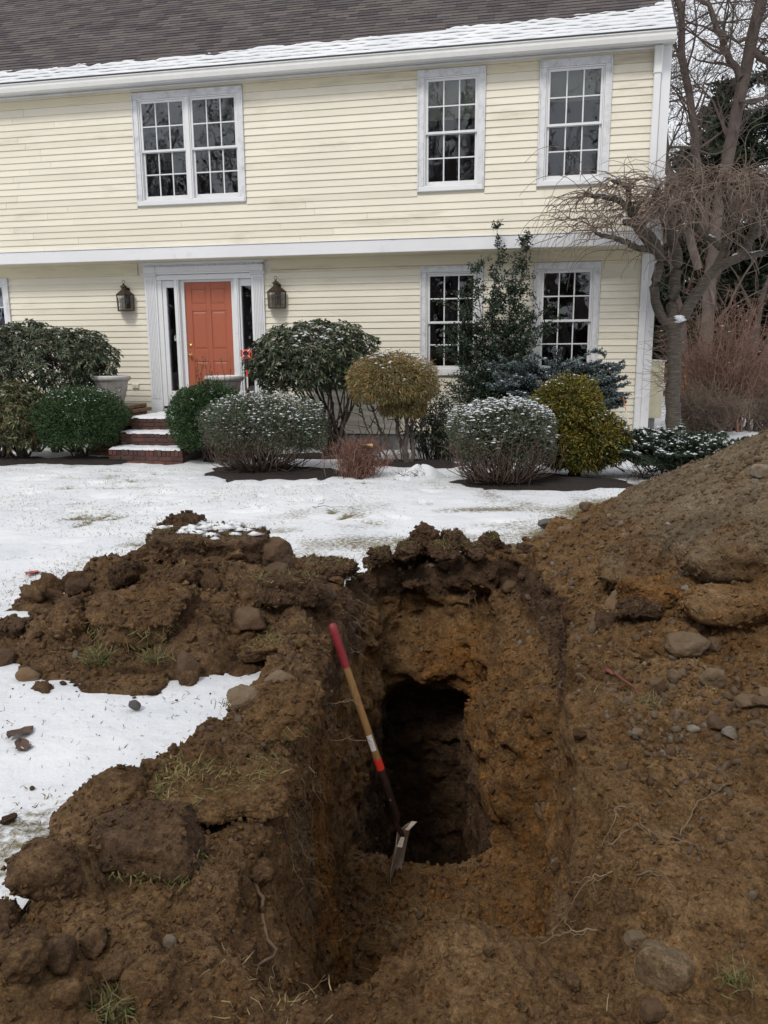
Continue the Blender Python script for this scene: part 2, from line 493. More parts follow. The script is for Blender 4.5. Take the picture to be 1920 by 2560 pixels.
def mat_mulch():
    m, nt, p = new_mat("dark_mulch")
    v = pos(nt)
    n = noise(nt, 45, 7, v, 0.75)
    nt.links.new(ramp(nt, n, [(0.3, (0.012, 0.009, 0.009)), (0.6, (0.034, 0.024, 0.020)), (0.8, (0.07, 0.048, 0.034))]), p.inputs["Base Color"])
    p.inputs["Roughness"].default_value = 0.95
    nt.links.new(bump(nt, n, 0.9, 0.03), p.inputs["Normal"])
    return m
M["mulch"] = mat_mulch()
def mat_cherry():
    m, nt, p = new_mat("cherry_bark")
    v = pos(nt)
    n = noise(nt, 16, 6, vscale(nt, v, (0.5, 0.5, 3.2)), 0.7, 0.6)
    nt.links.new(ramp(nt, n, [(0.32, (0.024, 0.019, 0.015)), (0.5, (0.072, 0.058, 0.046)), (0.72, (0.140, 0.116, 0.092))]), p.inputs["Base Color"])
    p.inputs["Roughness"].default_value = 0.8
    nt.links.new(bump(nt, n, 0.7, 0.03), p.inputs["Normal"])
    return m
M["cherry"] = mat_cherry()
# ------------------------------------------------------------------ ground: snowy lawn, dug soil with the trench, spoil heaps
DIRT = np.array([(-1.12,2.05),(-1.22,2.48),(-1.22,2.80),(-1.05,2.87),(-.94,3.0),(-.82,3.22),(-.71,3.5),(-.66,3.93),(-.95,3.74),
 (-1.45,3.70),(-1.8,3.72),(-2.1,3.85),(-2.5,4.55),(-2.52,5.1),(-2.2,6.2),(-1.85,6.9),(-1.1,6.75),(-.7,5.95),(-.3,5.65),(-.12,6.1),
 (.1,6.75),(.55,6.72),(.93,6.5),(1.02,6.5),(1.63,7.5),(2.4,8.6),(4.3,9.4),(7.4,9.0),(7.4,.3),(-1.7,.3),(-1.4,1.5)], np.float32)

def poly_sd(X, Y, P):
    """signed distance to polygon P, positive inside"""
    d = np.full(X.shape, 1e9, np.float32); ins = np.zeros(X.shape, bool)
    n = len(P)
    for i in range(n):
        ax, ay = P[i]; bx, by = P[(i+1) % n]
        ex, ey = bx-ax, by-ay
        t = np.clip(((X-ax)*ex + (Y-ay)*ey)/(ex*ex+ey*ey), 0, 1)
        d = np.minimum(d, (X-ax-t*ex)**2 + (Y-ay-t*ey)**2)
        c = ((ay > Y) != (by > Y)) & (X < ex*(Y-ay)/(ey+1e-12) + ax)
        ins ^= c
    d = np.sqrt(d)
    return np.where(ins, d, -d)

def bumpf(X, Y, cx, cy, rx, ry, h, rot=0.0, p=2.0):
    c, s = math.cos(rot), math.sin(rot)
    u = ((X-cx)*c + (Y-cy)*s)/rx; v = (-(X-cx)*s + (Y-cy)*c)/ry
    return h*np.exp(-(u*u + v*v)**(p/2)*1.2)

def ground_h(X, Y):
    """height of the loose soil above the lawn (z = 0), before the trench is cut"""
    sh = X.shape
    P3 = np.stack([X.ravel(), Y.ravel(), np.zeros(X.size)], 1)
    wob = (0.16*vnoise(P3, 1.7, 3) + 0.08*vnoise(P3, 5.0, 4) + 0.03*vnoise(P3, 14, 5)).reshape(sh)
    sd = poly_sd(X, Y, DIRT) + wob*0.75
    ins = sstep(0.0, 0.16, sd)
    h = -0.07 + 0.11*ins
    g = np.zeros(sh, np.float32)
    # left heap
    g += bumpf(X, Y, -1.25, 5.6, .52, .7, .17) + bumpf(X, Y, -1.45, 4.75, .55, .5, .17)
    g += bumpf(X, Y, -.95, 5.1, .5, .6, .18) + bumpf(X, Y, -.85, 4.4, .45, .42, .16) + bumpf(X, Y, -1.35, 4.15, .5, .28, .14)
    g += bumpf(X, Y, -.42, 4.5, .24, .5, .13) + bumpf(X, Y, -2.2, 4.7, .4, .7, -.05)
    # near-left shoulder
    g += bumpf(X, Y, -.52, 3.3, .2, .45, .14) + bumpf(X, Y, -.62, 2.75, .3, .3, .10) + bumpf(X, Y, -.95, 2.25, .3, .35, .02)
    # far lip
    g += bumpf(X, Y, .45, 6.50, .55, .22, .16)
    # right-hand heap: a big cone and a lower apron towards the trench
    r = np.sqrt((X-4.35)**2*1.0 + (Y-5.75)**2*0.92)
    cone = np.clip(1.72 - 0.555*r, -1, 1.55)
    cone = np.where(cone > 0, cone, 0) * sstep(-.1, .25, cone)
    g += cone
    g += bumpf(X, Y, 2.35, 4.05, .85, .62, .30) + bumpf(X, Y, 2.3, 2.6, 1.0, .9, .26) + bumpf(X, Y, 1.55, 4.3, .4, .35, .12)
    # terrace step under the boulders
    g += -0.10*sstep(.25, .0, np.abs(Y - 3.78 - .12*(X-1.3))/1.0)*sstep(1.15, 1.4, X)*sstep(2.6, 2.2, X)
    # near edge, where the photographer stands
    g += np.interp(Y, [.3, 1.2, 1.7, 2.0, 2.3], [0, -.02, -.12, -.17, -.36]) * sstep(-.5, .0, X) * sstep(.80, .45, X)
    g += bumpf(X, Y, .28, 2.0, .26, .2, .09) + bumpf(X, Y, .85, 1.95, .3, .4, .03)
    rough = (0.050*vnoise(P3, 2.6, 21) + 0.045*vnoise(P3, 6.1, 22) + 0.02*vnoise(P3, 13.0, 23)).reshape(sh)
    rough = rough + ((.055*vnoise(P3, 4.0, 25) + .03*vnoise(P3, 8.5, 26)).reshape(sh))*sstep(.75, 1.0, X)*sstep(4.2, 3.2, Y)
    lump = np.abs(vnoise(P3, 4.2, 31).reshape(sh)) * 0.07
    smooth_cone = sstep(.12, .4, cone)          # freshly tipped, finer soil
    return h + ins*(g + (rough + lump)*(1 - .72*smooth_cone)), sd, cone

def trench_d(X, Y, Z):
    """approximate distance outside the trench (negative inside)"""
    P = np.stack([X, Y, Z], 1)
    d = np.clip(-Z, 0, 3)
    w = 0.075*vnoise(P, 2.4, 41) + 0.055*vnoise(P, 5.5, 42) + 0.025*vnoise(P, 12.0, 43) + 0.045*np.abs(vnoise(P*np.array([1, 1, 1.9]), 4.0, 44))
    bl = np.round(vnoise(P*np.array([1, 1, 1.7]), 4.6, 46)*3.2)/3.2; bl2 = np.round(vnoise(P*np.array([1, 1, 1.5]), 10.5, 47)*2.2)/2.2
    flatw = np.where(Y < 4.2, .45, 1)
    w = w*.72*flatw + 0.050*flatw*bl + 0.034*flatw*bl2
    # left wall
    xl0 = np.interp(Y, [1.9, 2.3, 2.6, 3.0, 3.7, 4.7, 6.3], [-.40, -.42, -.38, -.35, -.31, -.20, -.05])
    xlb = np.interp(Y, [1.9, 2.3, 2.6, 3.0, 3.6, 4.3, 6.2], [.62, .42, .22, .10, .08, .02, .00])
    xl = xl0 + xlb*np.clip(d/1.25, 0, 1.2)
    # right wall
    xr0 = np.interp(Y, [1.9, 2.3, 2.7, 3.1, 3.8, 4.3, 5.1, 5.8, 6.3], [.50, .62, .69, .77, .905, 1.05, 1.16, 1.12, .92])
    xrm = np.interp(Y, [2.3, 2.7, 3.6, 4.1, 4.35, 5.0, 6.2], [.52, .575, .77, .90, .70, .62, .72])
    t = np.where(Y < 4.2, np.clip(d/1.25, 0, 1), sstep(0, .85, d))
    xr = xr0 + (xrm - xr0)*t
    # far wall: overhanging lip, then a rusty bank, then a dark undercut
    yf = 6.22 + .06*np.sin(X*5) - .10*sstep(.05, .22, d)*0 + .10*sstep(.18, .35, d) - .16*sstep(.5, .95, d) + .62*sstep(1.02, 1.62, d + .10*np.sin(X*5) + .06*np.sin(X*13))
    # near end: loose slope rising to the photographer
    yn = np.interp(d, [0, .12, 1.28, 3], [2.08, 2.22, 2.85, 2.9])
    yn = yn - .30*sstep(.28, -.10, X)
    # floor: a ledge, then the deep pit
    zf = -1.27 + .05*np.sin(X*6+1) - 1.75*sstep(4.17, 4.36, Y + .10*np.sin(X*7)) + .10*sstep(3.3, 2.8, Y)
    dd = np.maximum.reduce([xl - X, X - xr, Y - yf, (yn - Y)*.85, (zf - Z)*.9])
    return dd + w*sstep(.02, .25, d + .12)

VX = 0.030
bx0, by0, bz0 = -3.3, 0.75, -3.12
nx, ny, nz = 262, 276, 166
gx = bx0 + VX*np.arange(nx); gy = by0 + VX*np.arange(ny); gz = bz0 + VX*np.arange(nz)
GX, GY = np.meshgrid(gx, gy, indexing='ij')
H2, SD2, CONE2 = ground_h(GX.astype(np.float32), GY.astype(np.float32))
D = (gz[None, None, :] - H2[:, :, None]).astype(np.float32)*0.8
# cut the trench, only where it can matter
sx = np.where((gx > -.95) & (gx < 1.5))[0]; sy = np.where((gy > 1.85) & (gy < 7.1))[0]
IX, IY, IZ = np.meshgrid(sx, sy, np.arange(nz), indexing='ij')
IX = IX.ravel(); IY = IY.ravel(); IZ = IZ.ravel()
td = trench_d(gx[IX], gy[IY], gz[IZ])
cur = D[IX, IY, IZ]
D[IX, IY, IZ] = np.maximum(cur, -td)
del td, cur, IX, IY, IZ
D = np.minimum(D, 1e3)
# lumps all over the surface (3-D, so overhangs are possible)
near = np.where(np.abs(D) < 0.16)
PN = np.stack([gx[near[0]], gy[near[1]], gz[near[2]]], 1)
rough3 = 0.026*vnoise(PN, 7.5, 51) + 0.018*vnoise(PN, 15.0, 52) + 0.024*np.round(vnoise(PN, 9.5, 53)*2.3)/2.3 + 0.016*np.abs(vnoise(PN, 5.2, 54))*2
rough3 *= 1 - .6*sstep(.12, .4, CONE2[near[0], near[1]])
rough3 *= np.where((PN[:,2] < -.12) & (PN[:,1] < 4.3) & (PN[:,1] > 2.0) & (np.abs(PN[:,0]) < 1.2), .5, 1)
D[near] += rough3.astype(np.float32)
del near, PN, rough3

def surface_nets(D):
    S = D < 0
    c = [S[i:i-1 or None, j:j-1 or None, k:k-1 or None] for i in (0, 1) for j in (0, 1) for k in (0, 1)]
    cnt = sum(q.astype(np.int8) for q in c)
    act = (cnt > 0) & (cnt < 8)
    A = np.argwhere(act)
    idx = np.full(act.shape, -1, np.int32); idx[act] = np.arange(len(A))
    val = {(i, j, k): D[A[:,0]+i, A[:,1]+j, A[:,2]+k] for i in (0,1) for j in (0,1) for k in (0,1)}
    acc = np.zeros((len(A), 3), np.float32); num = np.zeros(len(A), np.float32)
    for p in val:
        for ax in range(3):
            if p[ax] == 0:
                q = list(p); q[ax] = 1; q = tuple(q)
                a, b = val[p], val[q]
                cr = (a < 0) != (b < 0)
                t = np.where(cr, a/np.where(a == b, 1, a-b), 0)
                pt = np.tile(np.array(p, np.float32), (len(A), 1)); pt[:, ax] = t
                acc += pt*cr[:, None]; num += cr
    V = A + acc/num[:, None]
    Fs = []
    nx, ny, nz = D.shape
    for ax in range(3):
        sl0 = [slice(None)]*3; sl1 = [slice(None)]*3
        sl0[ax] = slice(0, -1); sl1[ax] = slice(1, None)
        s0, s1 = S[tuple(sl0)], S[tuple(sl1)]
        E = np.argwhere(s0 != s1)
        o = [a for a in range(3) if a != ax]
        ok = (E[:, o[0]] > 0) & (E[:, o[1]] > 0) & (E[:, o[0]] < D.shape[o[0]]-1) & (E[:, o[1]] < D.shape[o[1]]-1)
        E = E[ok]
        ins = s0[E[:,0], E[:,1], E[:,2]]
        def cell(a, b):
            q = E.copy(); q[:, o[0]] -= a; q[:, o[1]] -= b
            return idx[q[:,0], q[:,1], q[:,2]]
        F = np.stack([cell(1, 1), cell(0, 1), cell(0, 0), cell(1, 0)], 1)
        flip = ins if ax != 1 else ~ins
        F = np.where(flip[:, None], F, F[:, ::-1])
        Fs.append(F)
    F = np.concatenate(Fs)
    F = F[(F >= 0).all(1)]
    return V, F

def subdivide(V, F):
    e = np.concatenate([F[:, [0,1]], F[:, [1,2]], F[:, [2,3]], F[:, [3,0]]])
    es = np.sort(e, 1)
    key = es[:,0].astype(np.int64)*len(V) + es[:,1]
    u, inv = np.unique(key, return_inverse=True)
    a = (u // len(V)).astype(np.int64); b = (u % len(V)).astype(np.int64)
    EV = (V[a] + V[b])/2
    FV = V[F].mean(1)
    n, m, f = len(V), len(u), len(F)
    inv = inv.reshape(4, f) + n
    fc = np.arange(f) + n + m
    NF = np.concatenate([np.stack([F[:, i], inv[i], fc, inv[i-1]], 1) for i in range(4)])
    return np.concatenate([V, EV, FV]), NF

def vert_normals(V, F):
    nrm = np.cross(V[F[:,2]] - V[F[:,0]], V[F[:,3]] - V[F[:,1]])
    out = np.zeros_like(V)
    for i in range(F.shape[1]):
        for a in range(3):
            out[:, a] += np.bincount(F[:, i], nrm[:, a], len(V))
    return out/np.maximum(np.linalg.norm(out, axis=1, keepdims=True), 1e-9)

TV, TF = surface_nets(D)
del D
TV = TV*VX + np.array([bx0, by0, bz0])
# drop what lies under the lawn
def grid_at(G, X, Y):
    i = np.clip(((X-bx0)/VX).astype(int), 0, nx-1); j = np.clip(((Y-by0)/VX).astype(int), 0, ny-1)
    return G[i, j]
sdv = grid_at(SD2, TV[:,0], TV[:,1])
hidden = (sdv < -0.14) & (TV[:,2] > -0.3) & (TV[:,2] < 0.02)
keep = ~hidden[TF].all(1)
TF = TF[keep]
used = np.unique(TF); remap = np.full(len(TV), -1); remap[used] = np.arange(len(used))
TV = TV[used].astype(np.float32); TF = remap[TF]
TV, TF = subdivide(TV, TF)
for it in range(1):
    nrm = vert_normals(TV, TF)
    cn = grid_at(CONE2, TV[:,0], TV[:,1])
    amp = 1 - .45*sstep(.12, .4, cn)
    a = 0.021*fbm(TV, 17, 3, 61, .6) + 0.019*(0.35 - np.abs(vnoise(TV, 33, 65))) + 0.012*np.round(vnoise(TV, 24, 66)*2)/2 + .006*vnoise(TV, 55, 67)
    crk = np.abs(fbm(TV*np.array([1, 1, 1.6]), 6.0, 3, 71)); a -= 0.016*np.clip(1 - crk/0.05, 0, 1)
    amp = amp*np.where(np.abs(nrm[:, 2]) < .55, .55, .85)
    # drag marks of the bucket and runnels down the walls
    a = a + np.where(np.abs(nrm[:, 2]) < .5, .012*vnoise(TV*np.array([1, 1, .16]), 26, 68), 0)
    TV = TV + nrm*(a*amp)[:, None]
X_, Y_, Z_ = TV[:,0], TV[:,1], TV[:,2]
intr = (X_ > -.6) & (X_ < 1.35) & (Y_ < 7) & (Z_ < 0)
top = np.where(intr, .75*sstep(-.38, -.12, Z_)*sstep(3.2, 4.2, Y_) + .12*sstep(-.3, 0, Z_), 0.0)
top = np.maximum(top, .42*sstep(.1, -.45, X_)*sstep(3.3, 3.8, Y_)*(Z_ > -.3))          # left heap
top = np.maximum(top, .26*sstep(.2, -.3, X_)*(Y_ < 3.8)*sstep(-.7, -.1, Z_))
top = np.maximum(top, .85*((Y_ > 6.25) & (X_ < 1.05) & (Z_ > -.35)))
top = np.maximum(top, .55*sstep(-1.05, -1.3, Z_)*(Y_ > 4.4)*(Y_ < 9))                    # darker topsoil tone deep in the pit
och = np.where(intr, .27 + .20*sstep(5.0, 5.6, Y_)*sstep(-.62, -.85, Z_)*sstep(-1.25, -1.0, Z_)*sstep(.2, .5, X_) - .12*sstep(5.2, 5.8, Y_)*sstep(-.7, -.4, Z_) + .12*sstep(.4, .7, X_)*sstep(-.3, -.8, Z_), .10)
och = och + .10*sstep(1.1, 1.5, X_)*sstep(3.2, 3.8, Y_)*sstep(4.9, 4.3, Y_)
och = np.where((Y_ < 2.7) & (np.abs(X_-.3) < .5), .16, och)
och = och + .75*np.exp(-(((X_ + .25)/.13)**2 + ((Y_ - 3.4)/.26)**2 + ((Z_ + .8)/.6)**2))
och = och + .72*np.exp(-(((X_ - .66)/.12)**2 + ((Y_ - 2.95)/.30)**2 + ((Z_ + .9)/.45)**2))
gry = np.where(intr, .22*sstep(5.0, 5.6, Y_)*sstep(-1.0, -.6, Z_) + .18*sstep(.1, -.2, X_) + .16*sstep(.55, .85, X_)*sstep(-.15, -.5, Z_)*(Y_ < 3.4), .05)
gry = gry + .55*sstep(.12, .4, grid_at(CONE2, X_, Y_)) + .12*sstep(1.0, 1.5, X_)
gry = gry + .55*np.exp(-(((X_ - .68)/.09)**2 + ((Y_ - 2.55)/.18)**2 + ((Z_ + .45)/.35)**2)) + .4*np.exp(-(((X_ + .33)/.12)**2 + ((Y_ - 2.95)/.25)**2 + ((Z_ + .5)/.4)**2))
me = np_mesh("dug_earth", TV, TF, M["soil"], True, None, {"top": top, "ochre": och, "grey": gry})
dug_earth = tag(link("dug_earth", me), kind="structure")
print("soil faces", len(TF))
TTRI = [tuple(int(i) for i in f) for f in TF]
soil_bvh = BVHTree.FromPolygons([tuple(v) for v in TV.tolist()], TTRI)
del TTRI
def soil_z(x, y, default=0.0):
    h = soil_bvh.ray_cast(Vector((x, y, 3.0)), Vector((0, 0, -1)))
    return h[0].z if h[0] is not None and h[0].z > -.05 else (h[0].z if h[0] is not None else default)
def soil_hit(x, y, z0=3.0):
    h = soil_bvh.ray_cast(Vector((x, y, z0)), Vector((0, 0, -1)))
    return (h[0], h[1]) if h[0] is not None else (None, None)

# ---- the lawn: one sheet to the horizon, fine where the camera sees it
def axis(lo, hi, step, far_lo, far_hi):
    a = np.arange(lo, hi + 1e-6, step)
    k = np.geomspace(step*1.5, 1, 34)
    L = lo - (lo - far_lo)*((np.geomspace(step, lo - far_lo, 40))/(lo - far_lo))
    R = hi + np.geomspace(step, far_hi - hi, 40)
    return np.concatenate([np.sort(L), a, R])
lx = axis(-6.6, 5.2, 0.034, -160, 160); ly = axis(1.2, 12.2, 0.034, -120, 260)
LX, LY = np.meshgrid(lx, ly, indexing='ij')
PL = np.stack([LX.ravel(), LY.ravel(), np.zeros(LX.size)], 1)
lz = 0.016*vnoise(PL, 1.3, 81) + 0.010*vnoise(PL, 4.0, 82) + 0.006*vnoise(PL, 11, 83)
# shoe prints and sled-like scuffs
rg = np.random.default_rng(5)
thin = np.where(PL[:,1] > 4, .13, .08) + 0.13*vnoise(PL, .9, 91) + 0.15*vnoise(PL, 3.3, 92) + .10*vnoise(PL*np.array([.35, 1.3, 1]), 3.0, 93)
near_l = (PL[:,0] > -6.5) & (PL[:,0] < 5) & (PL[:,1] > 1.3) & (PL[:,1] < 12)
for k in range(150):
    t = rg.random()
    if k < 90: cx, cy, an = -4.2 + 2.6*t + rg.normal(0, .5), 10.9 - 4.6*t + rg.normal(0, .5), .5 + rg.normal(0, .35)
    else: cx, cy, an = rg.uniform(-3.5, 2), rg.uniform(7, 11), rg.uniform(0, 3)
    c, s = math.cos(an), math.sin(an)
    u = ((PL[:,0]-cx)*c + (PL[:,1]-cy)*s)/.15; v = (-(PL[:,0]-cx)*s + (PL[:,1]-cy)*c)/.055
    q = np.exp(-(u*u + v*v)**2)
    lz -= .030*q; thin += rg.uniform(.05, .30)*q
# worn, half-bare strip beside the heaps
sdl = np.full(len(PL), -9., np.float32)
sdl[near_l] = poly_sd(PL[near_l,0], PL[near_l,1], DIRT)
thin += .12*sstep(-.6, -.05, sdl)*(PL[:,1] > 5.0)*(PL[:,0] > -.5) + .17*np.where(PL[:,1] > 4, 1, .2)*sstep(-.22, 0, sdl)*(.6 + .6*vnoise(PL, 5.0, 95))
thin += .10*np.exp(-((PL[:,1]-8.2)/.5)**2)*sstep(-1.5, 0, PL[:,0])*sstep(3, 1.5, PL[:,0])
nlx, nly = len(lx), len(ly)
ii = np.arange(nlx*nly).reshape(nlx, nly)
LF = np.stack([ii[:-1,:-1].ravel(), ii[1:,:-1].ravel(), ii[1:,1:].ravel(), ii[:-1,1:].ravel()], 1)
deep = np.zeros(len(PL), bool)
cand = np.where(near_l & (sdl > -.25))[0]
hh = ground_h(PL[cand,0][None].astype(np.float32), PL[cand,1][None].astype(np.float32))[0][0]
deep[cand] |= (hh > lz[cand] + .035)
deep |= sdl > .30
deep[cand] |= trench_d(PL[cand,0], PL[cand,1], np.full(len(cand), -.05)) < .07
LF = LF[~deep[LF].any(1)]
PL[:,2] = lz
far_d = np.hypot(PL[:,0], PL[:,1])
me = np_mesh("snowy_lawn", PL, LF, M["lawn"], True, None, {"thin": thin})
tag(link("snowy_lawn", me), kind="structure")
def lawn_z(x, y):
    P = np.array([[x, y, 0.]]); return float(0.016*vnoise(P, 1.3, 81)[0] + 0.010*vnoise(P, 4.0, 82)[0])
# ------------------------------------------------------------------ the house (local frame: x along the facade, y into the house)
HA = rad(11.95)
HD = 13.2
house = empty("house", (HD*math.sin(HA), HD*math.cos(HA), 0), -HA,
    "two storey cream clapboard house with white trim and a dark shingled roof", "house")
def H2W(u, y, z=0.0):
    c, s = math.cos(HA), math.sin(HA)
    return Vector((HD*s + u*c + y*s, HD*c - u*s + y*c, z))
YU = -0.40                     # the upper storey juts out over the lower one
U0, U1 = -12.4, 1.31           # left end (out of frame) and the inner edge of the corner board
rg = np.random.default_rng(3)

# openings (u0, u1, z0, z1) of casings, per storey
LOWW = [(-2.177, -1.172, 1.235, 2.945), (-.386, .620, 1.235, 2.950), (-10.63, -9.625, 1.235, 2.945)]
UPW = [(-6.800, -4.915, 3.975, 5.680), (-2.157, -1.146, 3.990, 5.690), (-.376, .640, 3.990, 5.700)]
DOORBOX = (-6.96, -4.81, 0.545, 3.12)

wall = MB()
def wall_sheet(y, z0, z1, holes):
    us = sorted({U0, 1.30, *[h[0]+.06 for h in holes], *[h[1]-.06 for h in holes]})
    for a, b in zip(us[:-1], us[1:]):
        zs = [(z0, z1)]
        for h in holes:
            if h[0]+.06 <= a + 1e-6 and h[1]-.06 >= b - 1e-6:
                zs = [q for (p0, p1) in zs for q in ((p0, min(p1, h[2]+.06)), (max(p0, h[3]-.06), p1)) if q[1] > q[0] + 1e-6]
        for p0, p1 in zs: wall.box(a, b, y, y + .12, p0, p1)
wall_sheet(0.004, 0.26, 3.125, LOWW + [DOORBOX])
wall_sheet(YU + .004, 3.30, 5.76, UPW)
wall.box(U0, 1.40, YU + .01, 8.0, 3.135, 3.295)                     # floor between the storeys
wall.box(U0, 1.30, 7.9, 8.0, .26, 3.13); wall.box(U0, 1.40, 7.9, 8.0, 3.30, 5.75)
wall.box(U0, U0 + .1, .13, 7.89, .26, 3.13); wall.box(U0, U0 + .1, YU + .13, 7.89, 3.30, 5.75)
wall.box(1.31, 1.40, .13, 7.89, .26, 3.13); wall.box(1.31, 1.40, YU + .13, 7.89, 3.30, 5.75)
wall.box(U0, 1.40, YU + .13, 7.89, 5.755, 5.80)
wall.box(U0, 1.40, .13, 7.89, .15, .25)
wallo = wall.build("wall", M["siding"], house)

# clapboards: wedge-shaped boards, one object each
def clap_mesh(u0, u1, z0, lap, y, first):
    h = lap + .012
    j = rg.normal(0, .0008, 4)
    V = [(u0, y-.021+j[0], z0), (u1, y-.021+j[1], z0), (u1, y-.0005, z0), (u0, y-.0005, z0),
         (u0, y-.0045+j[2], z0+h), (u1, y-.0045+j[3], z0+h), (u1, y-.0005, z0+h), (u0, y-.0005, z0+h)]
    V = [(a, b, c + rg.normal(0, .0006)) for a, b, c in V]
    F = [(0,3,2,1),(4,5,6,7),(0,1,5,4),(1,2,6,5),(2,3,7,6),(3,0,4,7)]
    me = bpy.data.meshes.new("clapboard"); me.from_pydata(V, [], F); me.materials.append(M["siding"]); me.update()
    return me
def clapboards(ztop, lap, n, y, holes, u0, u1):
    for i in range(n):
        z0 = ztop - lap*(i+1)
        iv = [(u0, u1)]
        for h in holes:
            if h[3] > z0 + .01 and h[2] < z0 + lap - .01:
                iv = [q for (a, b) in iv for q in ((a, min(b, h[0]-.002)), (max(a, h[1]+.002), b)) if q[1] > q[0] + .03]
        for a, b in iv:
            p = a
            while p < b - 1e-6:
                L = rg.uniform(3.0, 4.8)
                e = b if (b - p < L + .5) else p + L
                link("clapboard", clap_mesh(p + .0016, e - .0016, z0, lap, y, i == 0), wallo)
                p = e
clapboards(2.913, .1016, 26, 0.0, LOWW + [DOORBOX], U0, 1.205)
clapboards(5.561, .1016, 22, YU, UPW, U0, 1.298)

def hb(name, mat, *a, b=.004, parent=None):
    m = MB(); m.bbox(*a, b=b); return m.build(name, M[mat], parent or house)
# frieze boards (flat, grimy under the overhangs), broken by the window heads
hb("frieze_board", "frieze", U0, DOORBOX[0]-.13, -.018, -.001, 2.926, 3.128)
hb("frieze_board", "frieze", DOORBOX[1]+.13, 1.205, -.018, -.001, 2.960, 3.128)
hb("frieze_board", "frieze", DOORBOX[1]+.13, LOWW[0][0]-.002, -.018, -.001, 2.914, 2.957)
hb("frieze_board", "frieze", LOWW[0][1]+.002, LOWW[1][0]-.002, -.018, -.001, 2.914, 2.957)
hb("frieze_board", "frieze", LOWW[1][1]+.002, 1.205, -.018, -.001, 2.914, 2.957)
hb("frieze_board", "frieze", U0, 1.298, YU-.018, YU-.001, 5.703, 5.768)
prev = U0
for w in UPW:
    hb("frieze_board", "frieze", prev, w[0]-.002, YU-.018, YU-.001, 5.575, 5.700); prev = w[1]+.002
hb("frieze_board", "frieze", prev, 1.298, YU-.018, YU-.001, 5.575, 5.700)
# band board at the overhang and its soffit
hb("band_board", "white", U0, 1.445, YU-.030, YU+.003, 3.128, 3.318, b=.006)
hb("band_cap", "white", U0, 1.445, YU-.042, YU-.001, 3.320, 3.334, b=.004)
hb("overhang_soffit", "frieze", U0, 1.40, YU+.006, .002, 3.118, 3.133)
# corner boards, downspout, foundation
hb("corner_board", "white", 1.309, 1.435, -.026, .10, .272, 3.116, b=.004)
hb("corner_board", "white", 1.301, 1.425, YU-.024, YU+.10, 3.336, 5.766, b=.004)
ds = MB()
ds.bbox(1.209, 1.306, -.085, -.020, .30, 3.116, b=.012)
ds.bbox(1.196, 1.293, YU-.085, YU-.026, 3.340, 5.46, b=.012)
dso = ds.build("downspout", M["white"], house)
el = MB(); el.bbox(1.188, 1.300, YU-.10, YU-.028, 5.40, 5.765, b=.012); el.build("elbow", M["gutter"], dso)
for z in (.9, 2.2): hb("strap", "gutter", 1.203, 1.312, -.090, -.018, z, z+.025, parent=dso)
kick = MB(); kick.tube([(1.257, -.05, .34), (1.257, -.06, .24), (1.257, -.20, .12)], .045, 8); kick.build("outlet_elbow", M["white"], dso)
fo = MB(); fo.box(U0, 1.42, .012, 8.0, -.6, .245); fo.build("foundation", M["concrete"], house)

